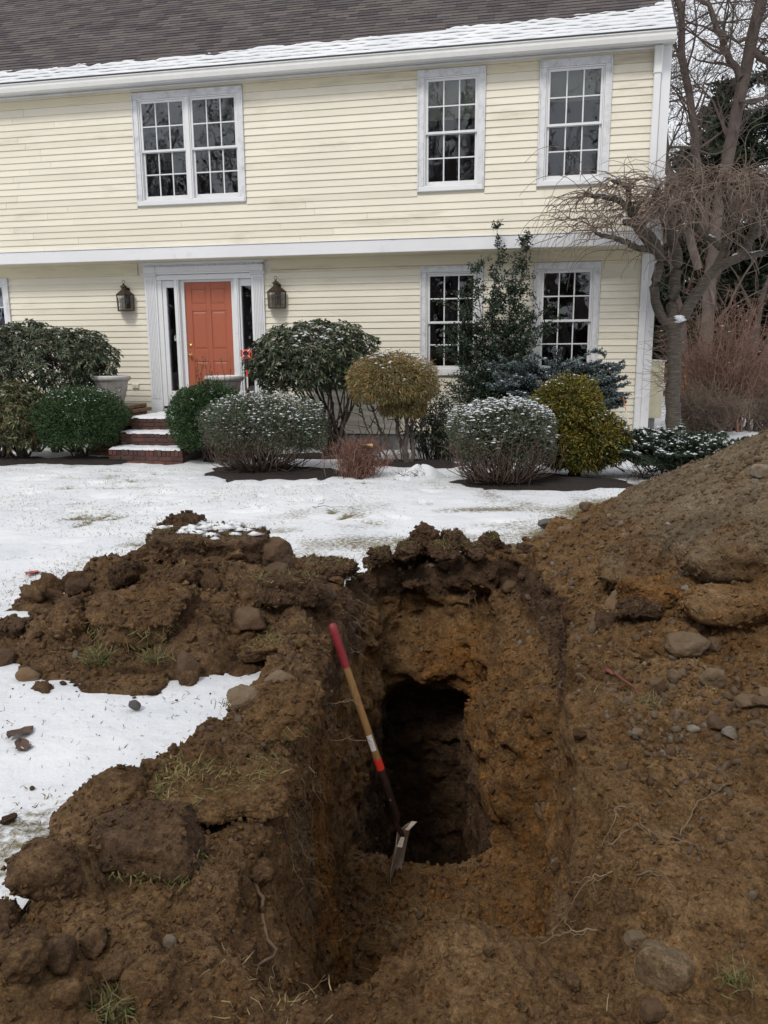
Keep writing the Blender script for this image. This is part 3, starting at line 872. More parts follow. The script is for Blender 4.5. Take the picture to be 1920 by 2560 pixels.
# ---- windows
def window(u0, u1, z0, z1, y, cols, shade=0.0, name="window"):
    w = MB()                                           # casing: four boards with a raised back band
    c = .098
    fr = MB()
    fr.bbox(u0+.016, u1-.016, y-.030, y+.05, z1-c, z1-.014, b=.004)
    fr.bbox(u0+.016, u0+c, y-.0295, y+.05, z0+.072, z1-c-.001, b=.004)
    fr.bbox(u1-c, u1-.016, y-.0295, y+.05, z0+.072, z1-c-.001, b=.004)
    fo_ = fr.build("window", M["casing"], house)
    bb = MB()
    bb.bbox(u0, u0+.020, y-.044, y-.004, z0, z1-.0205, b=.004); bb.bbox(u1-.020, u1, y-.044, y-.004, z0, z1-.0205, b=.004)
    bb.bbox(u0, u1, y-.044, y-.004, z1-.020, z1, b=.004)
    bb.build("back_band", M["casing"], fo_)
    s = MB(); s.bbox(u0+.0205, u1-.0205, y-.052, y+.06, z0+.0, z0+.070, b=.006); s.build("sill", M["white"], fo_)
    # units side by side
    iu0, iu1 = u0+c+.002, u1-c-.002
    iz0, iz1 = z0+.074, z1-c-.002
    n = cols
    mull = .062
    uw = (iu1-iu0-(n-1)*mull)/n
    for k in range(n):
        a = iu0 + k*(uw+mull); b = a + uw
        if k: 
            m_ = MB(); m_.bbox(a-mull+.001, a-.001, y-.026, y+.06, iz0, iz1, b=.004); m_.build("mullion", M["white"], fo_)
        j = MB()
        j.box(a, a+.018, y-.012, y+.10, iz0, iz1); j.box(b-.018, b, y-.012, y+.10, iz0, iz1)
        j.box(a+.0185, b-.0185, y-.012, y+.10, iz1-.018, iz1); j.box(a+.0185, b-.0185, y-.020, y+.10, iz0, iz0+.016)
        j.build("jamb", M["sash"], fo_)
        A, B, Z0, Z1 = a+.0195, b-.0195, iz0+.017, iz1-.019
        zm = Z0 + (Z1-Z0)*.497
        for (q0, q1, yy, rail0, rail1) in ((zm-.016, Z1, y+.004, .036, .034), (Z0, zm+.014, y+.042, .062, .034)):
            sh = MB(); st = .036; th = .034
            sh.bbox(A, A+st, yy, yy+th, q0, q1, b=.003); sh.bbox(B-st, B, yy, yy+th, q0, q1, b=.003)
            sh.bbox(A+st+.0005, B-st-.0005, yy, yy+th, q0, q0+rail0, b=.003); sh.bbox(A+st+.0005, B-st-.0005, yy, yy+th, q1-rail1, q1, b=.003)
            sh.build("sash", M["sash"], fo_)
            ga, gb, g0, g1 = A+st, B-st, q0+rail0, q1-rail1
            mt = .020
            mu = MB()
            for i in (1, 2):
                cx = ga + (gb-ga)*i/3
                mu.bbox(cx-mt/2, cx+mt/2, yy+.003, yy+.030, g0+.0003, g1-.0003, b=.004)
            cz = (g0+g1)/2
            for i in range(3):
                xa = ga + (gb-ga)*i/3 + (mt/2 if i else 0) + .0004; xb = ga + (gb-ga)*(i+1)/3 - (mt/2 if i < 2 else 0) - .0004
                mu.bbox(xa, xb, yy+.004, yy+.030, cz-mt/2, cz+mt/2, b=.004)
            mu.build("muntin", M["sash"], fo_)
            for i in range(3):
                for r in range(2):
                    xa = ga + (gb-ga)*i/3 + (mt/2 if i else 0); xb = ga + (gb-ga)*(i+1)/3 - (mt/2 if i < 2 else 0)
                    za = g0 if r == 0 else cz+mt/2; zb = cz-mt/2 if r == 0 else g1
                    t1, t2 = rg.normal(0, .0011, 2)        # panes never sit quite parallel
                    p = MB()
                    V = [(xa, yy+.015-t1-t2, za), (xb, yy+.015+t1-t2, za), (xb, yy+.015+t1+t2, zb), (xa, yy+.015-t1+t2, zb)]
                    p.add(V + [(q[0], q[1]+.003, q[2]) for q in V], [(0,1,2,3),(7,6,5,4),(0,4,5,1),(1,5,6,2),(2,6,7,3),(3,7,4,0)])
                    p.build("pane", M["glass"], fo_)
        if shade:
            p = MB(); p.box(A+.01, B-.01, y+.115, y+.118, Z1-(Z1-Z0)*shade, Z1+.03)
            p.tube([(A+.01, y+.1165, Z1-(Z1-Z0)*shade-.006), (B-.01, y+.1165, Z1-(Z1-Z0)*shade-.006)], .008, 8)
            p.build("roller_shade", M["shade"], fo_)
    return fo_
for k, q in enumerate(LOWW): window(*q, 0.0, 1)
window(*UPW[0], YU, 2)
window(*UPW[1], YU, 1, .36)
window(*UPW[2], YU, 1, .27)

# ---- entrance: pilasters, entablature, sidelights, six-panel door
ent = MB()
ent.bbox(-6.955, -4.815, -.060, .10, 2.945, 3.055, b=.004)                       # frieze of the entablature
ent.bbox(-6.744, -6.661, -.028, .10, .70, 2.834, b=.003)
ento = ent.build("door_surround", M["white"], house)
for (a, b) in ((-6.965, -6.745), (-5.025, -4.805)):
    p = MB(); p.bbox(a, b, -.050, .0, .70, 2.895, b=.004)
    p.bbox(a-.003, b+.003, -.060, .0, .548, .698, b=.004)
    po = p.build("pilaster", M["white"], ento)
    r = MB(); w = (b-a-.05)/6
    for k in range(6):
        x = a + .025 + k*w
        r.bbox(x+.006, x+w-.006, -.062, -.0505, .83 if True else 0, 2.86, b=.005)
    r.build("fluting", M["white"], po)
    cp = MB(); cp.bbox(a-.035, b+.035, -.095, .0, 2.925, 2.943, b=.005); cp.bbox(a-.018, b+.018, -.076, .0, 2.897, 2.924, b=.006)
    cp.bbox(a+.0, b-.0, -.075, -.0605, 2.946, 3.052, b=.003)
    cp.build("capital", M["white"], po)
hb("architrave", "white", -6.71-.0, -5.06, -.075, -.061, 2.925, 2.957, parent=ento)
hb("head_board", "white", -6.742, -5.028, -.045, .09, 2.835, 2.922, parent=ento)
dn = MB(); k = 0; x = -6.95
while x < -4.83:
    dn.bbox(x, x+.026, -.085, -.0605, 3.056, 3.082, b=.002); x += .0445
dn.build("dentil_course", M["white"], ento)
cn = MB(); cn.bbox(-6.985, -4.785, -.105, .0, 3.084, 3.098, b=.004); cn.bbox(-7.015, -4.755, -.135, .0, 3.099, 3.1155, b=.005)
cn.build("cornice", M["white"], ento)
# jambs between door and sidelights
for a, b in ((-6.43, -6.345), (-5.345, -5.260)):
    p = MB(); p.bbox(a, b, -.036, .14, .70, 2.834, b=.004); p.bbox(a+.022, b-.022, -.048, -.0365, .70, 2.834, b=.003)
    p.build("door_jamb", M["white"], ento)
rv = MB(); rv.box(-6.344, -6.276, .03, .14, .72, 2.832); rv.box(-5.418, -5.346, .03, .14, .72, 2.832); rv.box(-6.2755, -5.4185, .03, .14, 2.80, 2.833)
rv.build("door_stop", M["white"], ento)
hb("threshold", "white", -6.60, -5.05, -.085, .13, .655, .698, b=.008, parent=ento)
hb("sill_panel", "white", -6.745, -5.025, -.020, .10, .548, .654, b=.003, parent=ento)
# sidelights
for (a, b, st) in ((-6.66, -6.432, True), (-5.258, -5.028, False)):
    g0, g1 = .965, 2.716
    ga, gb = (-6.590, -6.4330) if st else (-5.228, -5.045)
    s = MB()
    if ga - a > .006: s.bbox(a, ga, -.004, .09, .70, 2.832, b=.003)
    if b - gb > .006: s.bbox(gb, b, -.004, .09, .70, 2.832, b=.003)
    s.bbox(ga+.0005, gb-.0005, -.003, .09, .70, g0, b=.003); s.bbox(ga+.0005, gb-.0005, -.003, .09, g1, 2.832, b=.003)
    so = s.build("sidelight", M["white"], house)
    p = MB(); p.box(ga, gb, .03, .035, g0, g1); p.build("pane", M["glass"], so)
    if st:
        q = MB(); q.box(gb-.062, gb-.004, .024, .026, 1.82, 1.91); qo = q.build("sticker", M["whitep"], so)
        q = MB(); q.box(gb-.056, gb-.008, .0215, .0235, 1.878, 1.902)
        for i in range(3): q.box(gb-.055+i*.003, gb-.036-i*.002, .0215, .0235, 1.872-.012*i-.008, 1.872-.012*i)
        q.tube([(gb-.030, .0225, 1.838), (gb-.022, .0225, 1.866), (gb-.012, .0225, 1.840)], .003, 5)
        q.box(gb-.055, gb-.010, .0215, .0235, 1.824, 1.830)
        q.build("sticker_print", M["black"], so)
# door
d = MB()
dx0, dx1, dz0, dz1, yd = -6.2745, -5.4195, .722, 2.799, .058
xs = [dx0, dx0+.118, -5.888, -5.806, dx1-.118, dx1]
zs = [dz0, dz0+.235, 1.475, 1.675, 2.32, 2.43, 2.685, dz1]
d.box(dx0, dx1, yd+.012, yd+.045, dz0, dz1)
for i in (0, 2, 4): d.bbox(xs[i], xs[i+1], yd, yd+.011, dz0, dz1, b=.004)
for (a, b) in ((0, 1), (2, 3), (4, 5), (6, 7)):
    for i in (1, 3): d.bbox(xs[i]+.0005, xs[i+1]-.0005, yd+.0003, yd+.011, zs[a], zs[b], b=.004)
door = d.build("front_door", M["door"], house)
for (a, b) in ((1, 2), (3, 4), (5, 6)):
    for i in (1, 3):
        p = MB(); e = .030
        x0_, x1_, z0_, z1_ = xs[i]+.012, xs[i+1]-.012, zs[a]+.012, zs[b]-.012
        V = [(x0_, yd+.0115, z0_), (x1_, yd+.0115, z0_), (x1_, yd+.0115, z1_), (x0_, yd+.0115, z1_),
             (x0_+e, yd+.003, z0_+e), (x1_-e, yd+.003, z0_+e), (x1_-e, yd+.003, z1_-e), (x0_+e, yd+.003, z1_-e)]
        p.add(V, [(0,1,5,4),(1,2,6,5),(2,3,7,6),(3,0,4,7),(4,5,6,7)])
        p.build("door_panel", M["door"], door)
for z, r in ((1.745, .032), (1.575, .034)):
    k = MB(); Mx = Matrix.Translation((dx0+.062, yd, z)) @ Matrix.Rotation(rad(90), 4, 'X')
    if z > 1.7: k.lathe([(r, 0), (r, .008), (r*.8, .016), (r*.45, .020), (r*.4, .026)], 18, Mx)
    else: k.lathe([(r, 0), (r*.95, .008), (.013, .012), (.013, .030), (.026, .040), (.030, .055), (.024, .068), (.010, .073)], 18, Mx)
    k.build("deadbolt" if z > 1.7 else "door_knob", M["brass"], door, True)
# the cream cover plate low on the siding, left of the door
oc = MB(); oc.bbox(-7.325, -7.200, -.036, -.012, 1.005, 1.085, b=.005); oc.bbox(-7.318, -7.268, -.050, -.0365, 1.010, 1.080, b=.006); oc.bbox(-7.257, -7.207, -.050, -.0365, 1.010, 1.080, b=.006)
oc.build("outlet_cover", M["outlet"], house)

# ---- gutter, fascia, soffit
YG = -.75
gt = MB()
gt.add([(U0, YG+.030, 5.745), (U0, YG+.105, 5.745), (U0, YG+.105, 5.862), (U0, YG-.004, 5.862), (U0, YG-.004, 5.848), (U0, YG+.012, 5.835), (U0, YG+.012, 5.80)] +
       [(1.437, YG+.030, 5.745), (1.437, YG+.105, 5.745), (1.437, YG+.105, 5.862), (1.437, YG-.004, 5.862), (1.437, YG-.004, 5.848), (1.437, YG+.012, 5.835), (1.437, YG+.012, 5.80)],
       [(i, i+7, (i+1) % 7 + 7, (i+1) % 7) for i in range(7)] + [(6,5,4,3,2,1,0), (7,8,9,10,11,12,13)])
gt.build("gutter", M["gutter"], house)
hb("fascia_board", "white", U0, 1.430, YG+.108, YG+.130, 5.742, 5.90)
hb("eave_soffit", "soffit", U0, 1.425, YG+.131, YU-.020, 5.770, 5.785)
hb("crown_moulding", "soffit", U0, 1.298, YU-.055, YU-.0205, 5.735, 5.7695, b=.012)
# ---- roof: deck, individually laid shingles, snow along the eave
PITCHR = rad(37.5)
cp_, sp_ = math.cos(PITCHR), math.sin(PITCHR)
RY, RZ = YG+.02, 5.872
def roofpt(u, s, n=0.0): return (u, RY + s*cp_ - n*sp_, RZ + s*sp_ + n*cp_)
dk = MB()
RL = 6.2
dk.add([roofpt(U0, 0, -.05), roofpt(1.45, 0, -.05), roofpt(1.45, RL, -.05), roofpt(U0, RL, -.05),
        roofpt(U0, 0, -.004), roofpt(1.45, 0, -.004), roofpt(1.45, RL, -.004), roofpt(U0, RL, -.004)],
       [(0,3,2,1),(4,5,6,7),(0,1,5,4),(1,2,6,5),(2,3,7,6),(3,0,4,7)])
ry2, rz2 = roofpt(0, RL)[1:]
dk.add([(U0, ry2, rz2-.004), (1.45, ry2, rz2-.004), (1.45, 8.6, 5.9), (U0, 8.6, 5.9)], [(0,1,2,3)])
roof = dk.build("roof", M["shingle"], house)
hb("rake_board", "white", 1.401, 1.43, YG+.14, 8.0, 5.79, 5.80)
rk = MB()
rk.add([roofpt(1.405, .02, -.20), roofpt(1.435, .02, -.20), roofpt(1.435, RL, -.20), roofpt(1.405, RL, -.20),
        roofpt(1.405, .02, -.052), roofpt(1.435, .02, -.052), roofpt(1.435, RL, -.052), roofpt(1.405, RL, -.052)],
       [(0,3,2,1),(4,5,6,7),(0,1,5,4),(1,2,6,5),(2,3,7,6),(3,0,4,7)])
rk.build("rake_trim", M["white"], house)
hb("drip_edge", "dripedge", U0, 1.452, YG-.012, YG+.03, 5.864, 5.884, b=.003)
EXPO = .127
rg2 = np.random.default_rng(17)
cells = []
for r in range(46):
    u = U0 + rg2.uniform(-.2, .1) + (r % 3)*.11
    while u < 1.452:
        w = rg2.uniform(.20, .30)
        a, b = max(u, U0), min(u + w, 1.452)
        if b - a > .03: cells.append((r, a, b, rg2.uniform(0, .0045), rg2.random()))
        u += w
def sh_geo(r, a, b, t):
    s0 = r*EXPO - (.02 if r == 0 else 0); s1 = s0 + EXPO + .02
    lo = .010 + t; hi = .0015
    g = .0013
    V = [roofpt(a+g, s0, .0005), roofpt(b-g, s0, .0005), roofpt(b-g, s0, lo), roofpt(a+g, s0, lo), roofpt(b-g, s1, hi), roofpt(a+g, s1, hi)]
    return V, [(0,1,2,3), (3,2,4,5), (1,4,2,2), (0,3,5,5)]
vis = [c for c in cells if c[1] > -9.6]
# largest in view: nearest courses towards the right-hand end, above the snow
SNOWTOP = lambda u: np.interp(u, [-12, -9.5, -8.0, -6.9, -6.7, -5.4, -4.4, -3.2, -2.0, -.8, .3, .9, 1.2, 1.45], [4.0, 4.2, 3.8, 4.3, 3.9, 4.3, 5.0, 4.6, 5.4, 5.8, 5.9, 6.2, 7.6, 9.0])
vis = [c for c in vis if c[0] >= SNOWTOP((c[1]+c[2])/2) - 1.2]
vis.sort(key=lambda c: c[0]*.55 - (c[1]*.55))
single = set(id(c) for c in vis[:300])
SV, SF, SC = [], [], []
tones = np.array([(.052,.044,.046), (.070,.060,.062), (.082,.069,.069), (.094,.080,.076), (.112,.096,.090)])
for c in cells:
    V, F = sh_geo(*c[:4])
    F = [tuple(dict.fromkeys(f)) for f in F]
    if id(c) in single:
        me = bpy.data.meshes.new("shingle"); me.from_pydata(V, [], F); me.materials.append(M["shingle"]); me.update()
        link("shingle", me, roof)
    else:
        n = len(SV); SV += V; SF += [tuple(i+n for i in f) for f in F]
        SC += [tuple(tones[int(c[4]*4.99)])]*6
me = bpy.data.meshes.new("shingle_courses"); me.from_pydata(SV, [], SF); me.materials.append(M["shinglefield"])
ca = me.color_attributes.new("col", 'FLOAT_COLOR', 'POINT'); cc = np.ones((len(SV), 4), np.float32); cc[:, :3] = np.array(SC); ca.data.foreach_set("color", cc.ravel()); me.update()
tag(link("shingle_courses", me, roof), kind="stuff")
# snow lying on the lowest courses, a ragged strip per course
SVs, SFs = [], []
rg3 = np.random.default_rng(23)
for r in range(11):
    us = np.arange(-12.3, 1.45, .045)
    P = np.stack([us, np.full_like(us, r*3.7), np.zeros_like(us)], 1)
    nz1 = vnoise(P, 2.6, 7) ; nz2 = vnoise(P, 8.0, 8); nz3 = vnoise(P, 17.0, 9)
    topf = SNOWTOP(us) + .55*nz1 + .3*nz2 + .15*nz3 - r                    # courses of snow still above this one
    ex = np.clip(topf, 0, 1)
    s0 = r*EXPO + .027 + .014*nz2 + .013*nz3 - (.026 if r == 0 else 0)
    s1 = np.where(ex >= 1, (r+1)*EXPO + .004 + .006*vnoise(P, 9, 12), s0 + ex*(EXPO-.03))
    ok = (s1 - s0) > .018
    thk = (.017 + .009*nz2)*np.clip((s1-s0)/.06, .3, 1)
    n0 = len(SVs); ring = 5
    for i, u in enumerate(us):
        for f, h in ((0, .004), (.06, .75), (.45, 1.0), (.9, .72), (1.0, .05)):
            SVs.append(roofpt(u, s0[i] + f*(s1[i]-s0[i]), .006 + thk[i]*h))
    for i in range(len(us)-1):
        if ok[i] and ok[i+1]:
            for k in range(ring-1):
                a = n0 + i*ring + k
                SFs.append((a, a+ring, a+ring+1, a+1))
me = bpy.data.meshes.new("roof_snow"); me.from_pydata(SVs, [], SFs); me.materials.append(M["snow"])
me.polygons.foreach_set("use_smooth", np.ones(len(me.polygons), bool)); me.update()
o = tag(link("roof_snow", me), kind="stuff", label="ragged strip of snow left along the eave of the shingled roof", cat="snow")
o.matrix_world = Matrix.Translation(house.location) @ Matrix.Rotation(-HA, 4, 'Z')
# ---- the small cream bump-out on the side wall, by the cherry trunk
bo = MB(); bo.bbox(1.405, 1.80, 1.35, 2.6, .47, 1.43, b=.01)
boo = bo.build("side_bay", M["outlet"], house)
q = MB(); q.bbox(1.41, 1.70, 1.45, 2.5, -.2, .468, b=.01); q.build("bay_base", M["concrete"], boo)
q = MB(); q.bbox(1.402, 1.83, 1.32, 2.62, 1.431, 1.455, b=.008); q.build("bay_cap", M["soffit"], boo)

# ---- lanterns
def lantern(u, label):
    L = empty("wall_lantern", H2W(u, -.0165, 2.33), -HA, label, "wall lantern", "lanterns beside the front door")
    m = MB(); m.bbox(-.055, .055, -.018, .0, .05, .40, b=.004); m.bbox(-.02, .02, -.045, -.0185, .16, .30, b=.006); m.build("back_plate", M["lantern"], L)
    # body plan: half hexagon bulging from the wall
    def plan(s): return [(-.155*s, -.045), (-.155*s, -.085), (-.075*s, -.215*s-.01), (.075*s, -.215*s-.01), (.155*s, -.085), (.155*s, -.045)]
    z0, z1, zs = .008, .265, .355
    b = MB(); lo, hi = plan(.93), plan(1.0)
    b.add([(x, y, z0-.008) for x, y in lo] + [(x, y, z0+.010) for x, y in lo], [tuple(range(6)), tuple(range(11, 5, -1))] + [(i, (i+1) % 6, (i+1) % 6+6, i+6) for i in range(6)])
    b.add([(x, y, z1) for x, y in hi] + [(x, y, z1+.012) for x, y in hi], [tuple(range(6)), tuple(range(11, 5, -1))] + [(i, (i+1) % 6, (i+1) % 6+6, i+6) for i in range(6)])
    for (x0, y0), (x1, y1) in zip(lo, hi): b.tube([(x0, y0, z0), (x1, y1, z1+.006)], .006, 6)
    bod = b.build("cage", M["lantern"], L)
    w = MB()
    for i in range(5):
        (a0, b0), (a1, b1) = lo[i], lo[i+1]; (c0, d0), (c1, d1) = hi[i], hi[i+1]
        for t in (.333, .667):
            w.tube([(a0+(a1-a0)*t, b0+(b1-b0)*t-.001, z0+.01), (c0+(c1-c0)*t, d0+(d1-d0)*t-.001, z1)], .0022, 4)
        for t in (.25, .5, .75):
            e0 = Vector((a0, b0, z0)).lerp(Vector((c0, d0, z1)), t); e1 = Vector((a1, b1, z0)).lerp(Vector((c1, d1, z1)), t)
            w.tube([e0, e1], .0022, 4)
    w.build("wire_guard", M["lantern"], bod)
    for i in range(5):
        (a0, b0), (a1, b1) = plan(.90)[i], plan(.90)[i+1]; (c0, d0), (c1, d1) = plan(.97)[i], plan(.97)[i+1]
        g = MB(); g.add([(a0, b0, z0+.011), (a1, b1, z0+.011), (c1, d1, z1-.001), (c0, d0, z1-.001)], [(0,1,2,3)]); g.build("glass", M["glass"], L)
    r = MB(); s_ = plan(1.03); t_ = [(x*.42, -.085 + (y+.085)*.40) for x, y in plan(1.0)]
    r.add([(x, y, z1+.0125) for x, y in s_] + [(x, y, zs) for x, y in t_], [tuple(range(6)), tuple(range(11, 5, -1))] + [(i, (i+1) % 6, (i+1) % 6+6, i+6) for i in range(6)])
    r.build("hood", M["lantern"], L)
    c = MB(); Mx = Matrix.Translation((0, -.10, 0))
    c.lathe([(.042, zs-.01), (.042, zs+.045)], 14, Mx); c.lathe([(.068, zs+.046), (.064, zs+.052), (.018, zs+.092), (.010, zs+.110)], 14, Mx); c.build("chimney_cap", M["lantern"], L, True)
    rn = MB(); rn.tube([(.026*math.cos(t), -.10, zs+.135+.026*math.sin(t)) for t in np.linspace(0, 2*math.pi, 17)], .0045, 6); rn.build("hanging_ring", M["lantern"], L, True)
    k = MB(); k.lathe([(.012, .02), (.012, .11)], 10, Mx); k.lathe([(.012, .112), (.017, .135), (.012, .165), (.003, .19)], 10, Mx); k.build("candle_bulb", M["candle"], L, True)
    return L
lantern(-7.318, "brass caged lantern on the siding to the left of the orange door")
lantern(-4.572, "brass caged lantern on the siding to the right of the orange door")

# ---- brick steps and the two piers with planters
def brick_mesh(l, w, h, mat):
    b = .006
    V = []
    for z, e in ((0, b), (b, 0), (h-b, 0), (h, b)):
        V += [(-l/2+e, -w/2+e, z), (l/2-e, -w/2+e, z), (l/2-e, w/2-e, z), (-l/2+e, w/2-e, z)]
    V = [(x+rg.normal(0, .0015), y+rg.normal(0, .0015), z) for x, y, z in V]
    F = [(3,2,1,0), (12,13,14,15)] + [(i*4+k, i*4+(k+1) % 4, i*4+4+(k+1) % 4, i*4+4+k) for i in range(3) for k in range(4)]
    me = bpy.data.meshes.new("brick"); me.from_pydata(V, [], F); me.materials.append(M[mat]); me.update()
    return me
BR = {(t, m): [brick_mesh(*d, m) for _ in range(3)] for t, d in (("s", (.195, .092, .058)), ("h", (.092, .195, .058)), ("r", (.058, .195, .092))) for m in ("brick", "mossbrick")}
def lay(kind, mat, x, y, z, parent, rz=0.0):
    o = link("brick", BR[(kind, mat)][int(rg.integers(3))], parent)
    o.location = (x + rg.normal(0, .002), y + rg.normal(0, .003), z + rg.normal(0, .001)); o.rotation_euler = (0, 0, rz + rg.normal(0, .012))
steps = empty("brick_steps", H2W(-6.0, -1.5, 0), -HA, "three low red brick steps dusted with snow below the orange front door", "steps")
sx0, sx1 = -.58, .62
core = MB()
for (yf, zt) in ((-.70, .195), (-.35, .400), (0.0, .605)):
    core.box(sx0+.012, sx1-.012, yf+.018, 1.478, -.1 if zt < .2 else zt-.21, zt-.016)
core.build("mortar_core", M["mortar"], steps)
for (yf, zt) in ((-.70, .195), (-.35, .400), (0.0, .605)):
    n = int((sx1-sx0)/.066); 
    x = sx0 + .033
    while x < sx1: lay("r" if zt < .3 else "h", "brick", x if zt < .3 else x, yf+.098, zt - (.092 if zt < .3 else .058), steps); x += .067 if zt < .3 else .101
    zz = zt - (.092 if zt < .3 else .058) - .068; row = 0
    while zz > zt - .235:
        x = sx0 + .0975 - (.10 if row % 2 else 0)
        while x < sx1 + .05:
            if x > sx0 + .05: lay("s", "brick", min(x, sx1-.095), yf+.047, zz, steps)
            x += .205
        zz -= .068; row += 1
    # tread behind the nosing
    x = sx0 + .10
    while x < sx1 - .05: lay("s", "brick", x, yf+.245, zt-.060, steps); x += .205
for ux, lab in ((-7.02, "stepped mossy brick pier under the left stone planter"), (-5.05, "stepped brick pier under the right stone planter, mostly hidden by shrubs")):
    pr = empty("brick_pier", H2W(ux, -1.1, 0), -HA, lab, "brick pier", "brick piers flanking the steps")
    c = MB(); c.box(-.345, .325, -.325, .36, -.1, .795); c.build("mortar_core", M["mortar"], pr)
    for r in range(12):
        z = r*.068 - .005
        o_ = .02 if r == 10 else 0
        x = -.30 if r % 2 else -.25
        while x < .34: lay("s", "mossbrick", min(x, .262), -.325, z, pr); x += .205
        y = -.27 if r % 2 else -.17
        while y < .30:
            lay("s", "mossbrick", .325 + o_ + (.014 if r == 10 else 0), y+.05, z, pr, rad(90)); y += .205

def snow_patch(name, label, x0, x1, y0, y1, z, seed, thick=.03, M4=None, res=.018, edge=.05, cut=0.0):
    a = np.arange(x0, x1+1e-6, res); b = np.arange(y0, y1+1e-6, res)
    A, B = np.meshgrid(a, b, indexing='ij')
    P = np.stack([A.ravel(), B.ravel(), np.full(A.size, seed*3.1)], 1)
    d = np.minimum.reduce([P[:,0]-x0, x1-P[:,0], P[:,1]-y0, y1-P[:,1]])/edge
    h = np.clip(d, 0, 1) - .30 - cut + .45*vnoise(P, 9, seed) + .35*vnoise(P, 21, seed+1)
    zz = thick*np.clip(h*2.2, 0, 1)**.6*(1 + .3*vnoise(P, 14, seed+2))
    V = np.stack([P[:,0], P[:,1], z + zz], 1)
    n, m = A.shape; ii = np.arange(n*m).reshape(n, m)
    F = np.stack([ii[:-1,:-1].ravel(), ii[1:,:-1].ravel(), ii[1:,1:].ravel(), ii[:-1,1:].ravel()], 1)
    F = F[(h[F] > 0).any(1)]
    V[:,2] = np.where(h > 0, V[:,2], z - .004)
    o = tag(link(name, np_mesh(name, V, F, M["snow"])), label, "snow", kind="stuff")
    if M4 is not None: o.matrix_world = M4
    return o
SM = Matrix.Translation(steps.location) @ Matrix.Rotation(-HA, 4, 'Z')
for k, (yf, zt) in enumerate(((-.70, .195), (-.35, .400), (0.0, .605))):
    snow_patch("step_snow", "snow lying on the %s brick step" % ("lowest", "middle", "top")[k], sx0+.01, sx1-.02, yf-.012, yf+.36 if k < 2 else 1.1, zt-.001, 31+k, .034, SM, .02, .05, -.08)

# ---- planters
def planter(u, y, label):
    P = empty("planter", H2W(u, y, .80), -HA, label, "planter", "stone planters by the front steps")
    m = MB()
    m.lathe([(.175, 0), (.190, .004), (.192, .03), (.183, .045), (.190, .06), (.255, .335), (.262, .345), (.262, .365), (.275, .375),
             (.300, .390), (.312, .410), (.312, .432), (.303, .448), (.285, .454), (.272, .448), (.262, .430), (.258, .40)], 40)
    body = m.build("urn", M["planter"], P, True)
    for k in range(6):
        s = MB(); a0 = 2*math.pi*k/6 + .25
        def wpt(a, z): 
            r = .190 + (z-.06)*(.065/.275) + .003
            return (r*math.cos(a), r*math.sin(a), z)
        s.tube([wpt(a0 + t*.42, .285 - .055*math.sin(math.pi*(t+.5)) if False else .275 - .06*(1-(2*t-1)**2)) for t in np.linspace(0, 1, 12)], [.006 + .006*(1-abs(2*t-1)) for t in np.linspace(0, 1, 12)], 6)
        s.tube([wpt(a0 + .42 + .04*math.sin(6*t), .29 - .10*t) for t in np.linspace(0, 1, 8)], [.010*(1-.7*t) for t in np.linspace(0, 1, 8)], 6)
        for q in range(7):
            s.tube([wpt(a0 + .06 + .055*q, .125 + .022*math.sin(q*2.1)), wpt(a0 + .085 + .055*q, .145 + .022*math.cos(q*1.7)), wpt(a0 + .10 + .055*q, .125)], .007, 5)
        s.build("garland", M["planter"], body, True)
    sn = MB(); sn.lathe([(.26, .405), (.255, .44), (.20, .452), (.10, .458), (.01, .455)], 28); sn.build("snow_fill", M["snow"], P, True)
    rim = MB(); rim.lathe([(.290, .453), (.284, .462), (.276, .462), (.270, .449)], 40, caps=False); rim.build("rim_snow", M["snow"], P, True)
    return P
planter(-7.10, -1.10, "grey stone planter with garland relief on the left brick pier")
planter(-5.13, -1.10, "grey stone planter behind the yew, to the right of the steps")
# ------------------------------------------------------------------ vegetation tools
def unit(v): return v/np.maximum(np.linalg.norm(v, axis=-1, keepdims=True), 1e-9)

def leaf_mesh(P, Dr, L, W, rng, fold=.15, droop=0.0, flat=0.0):
    """one folded quad per leaf: base, right, tip, left"""
    n = len(P)
    Dr = unit(Dr)
    L = np.broadcast_to(np.asarray(L, float), (n,))[:, None]; W = np.broadcast_to(np.asarray(W, float), (n,))[:, None]
    R = rng.normal(size=(n, 3)); R[:, 2] *= (1 - flat)
    S = unit(np.cross(Dr, unit(R) + np.array([0, 0, flat])))
    U = np.cross(S, Dr)
    tip = P + Dr*L; tip[:, 2] -= (droop*L[:, 0])
    mid = P + Dr*L*.45 + U*fold*W
    V = np.stack([P, mid + S*W*.5 - U*fold*W, tip, mid - S*W*.5 - U*fold*W], 1).reshape(-1, 3)
    F = np.arange(4*n).reshape(n, 4)
    return V, F

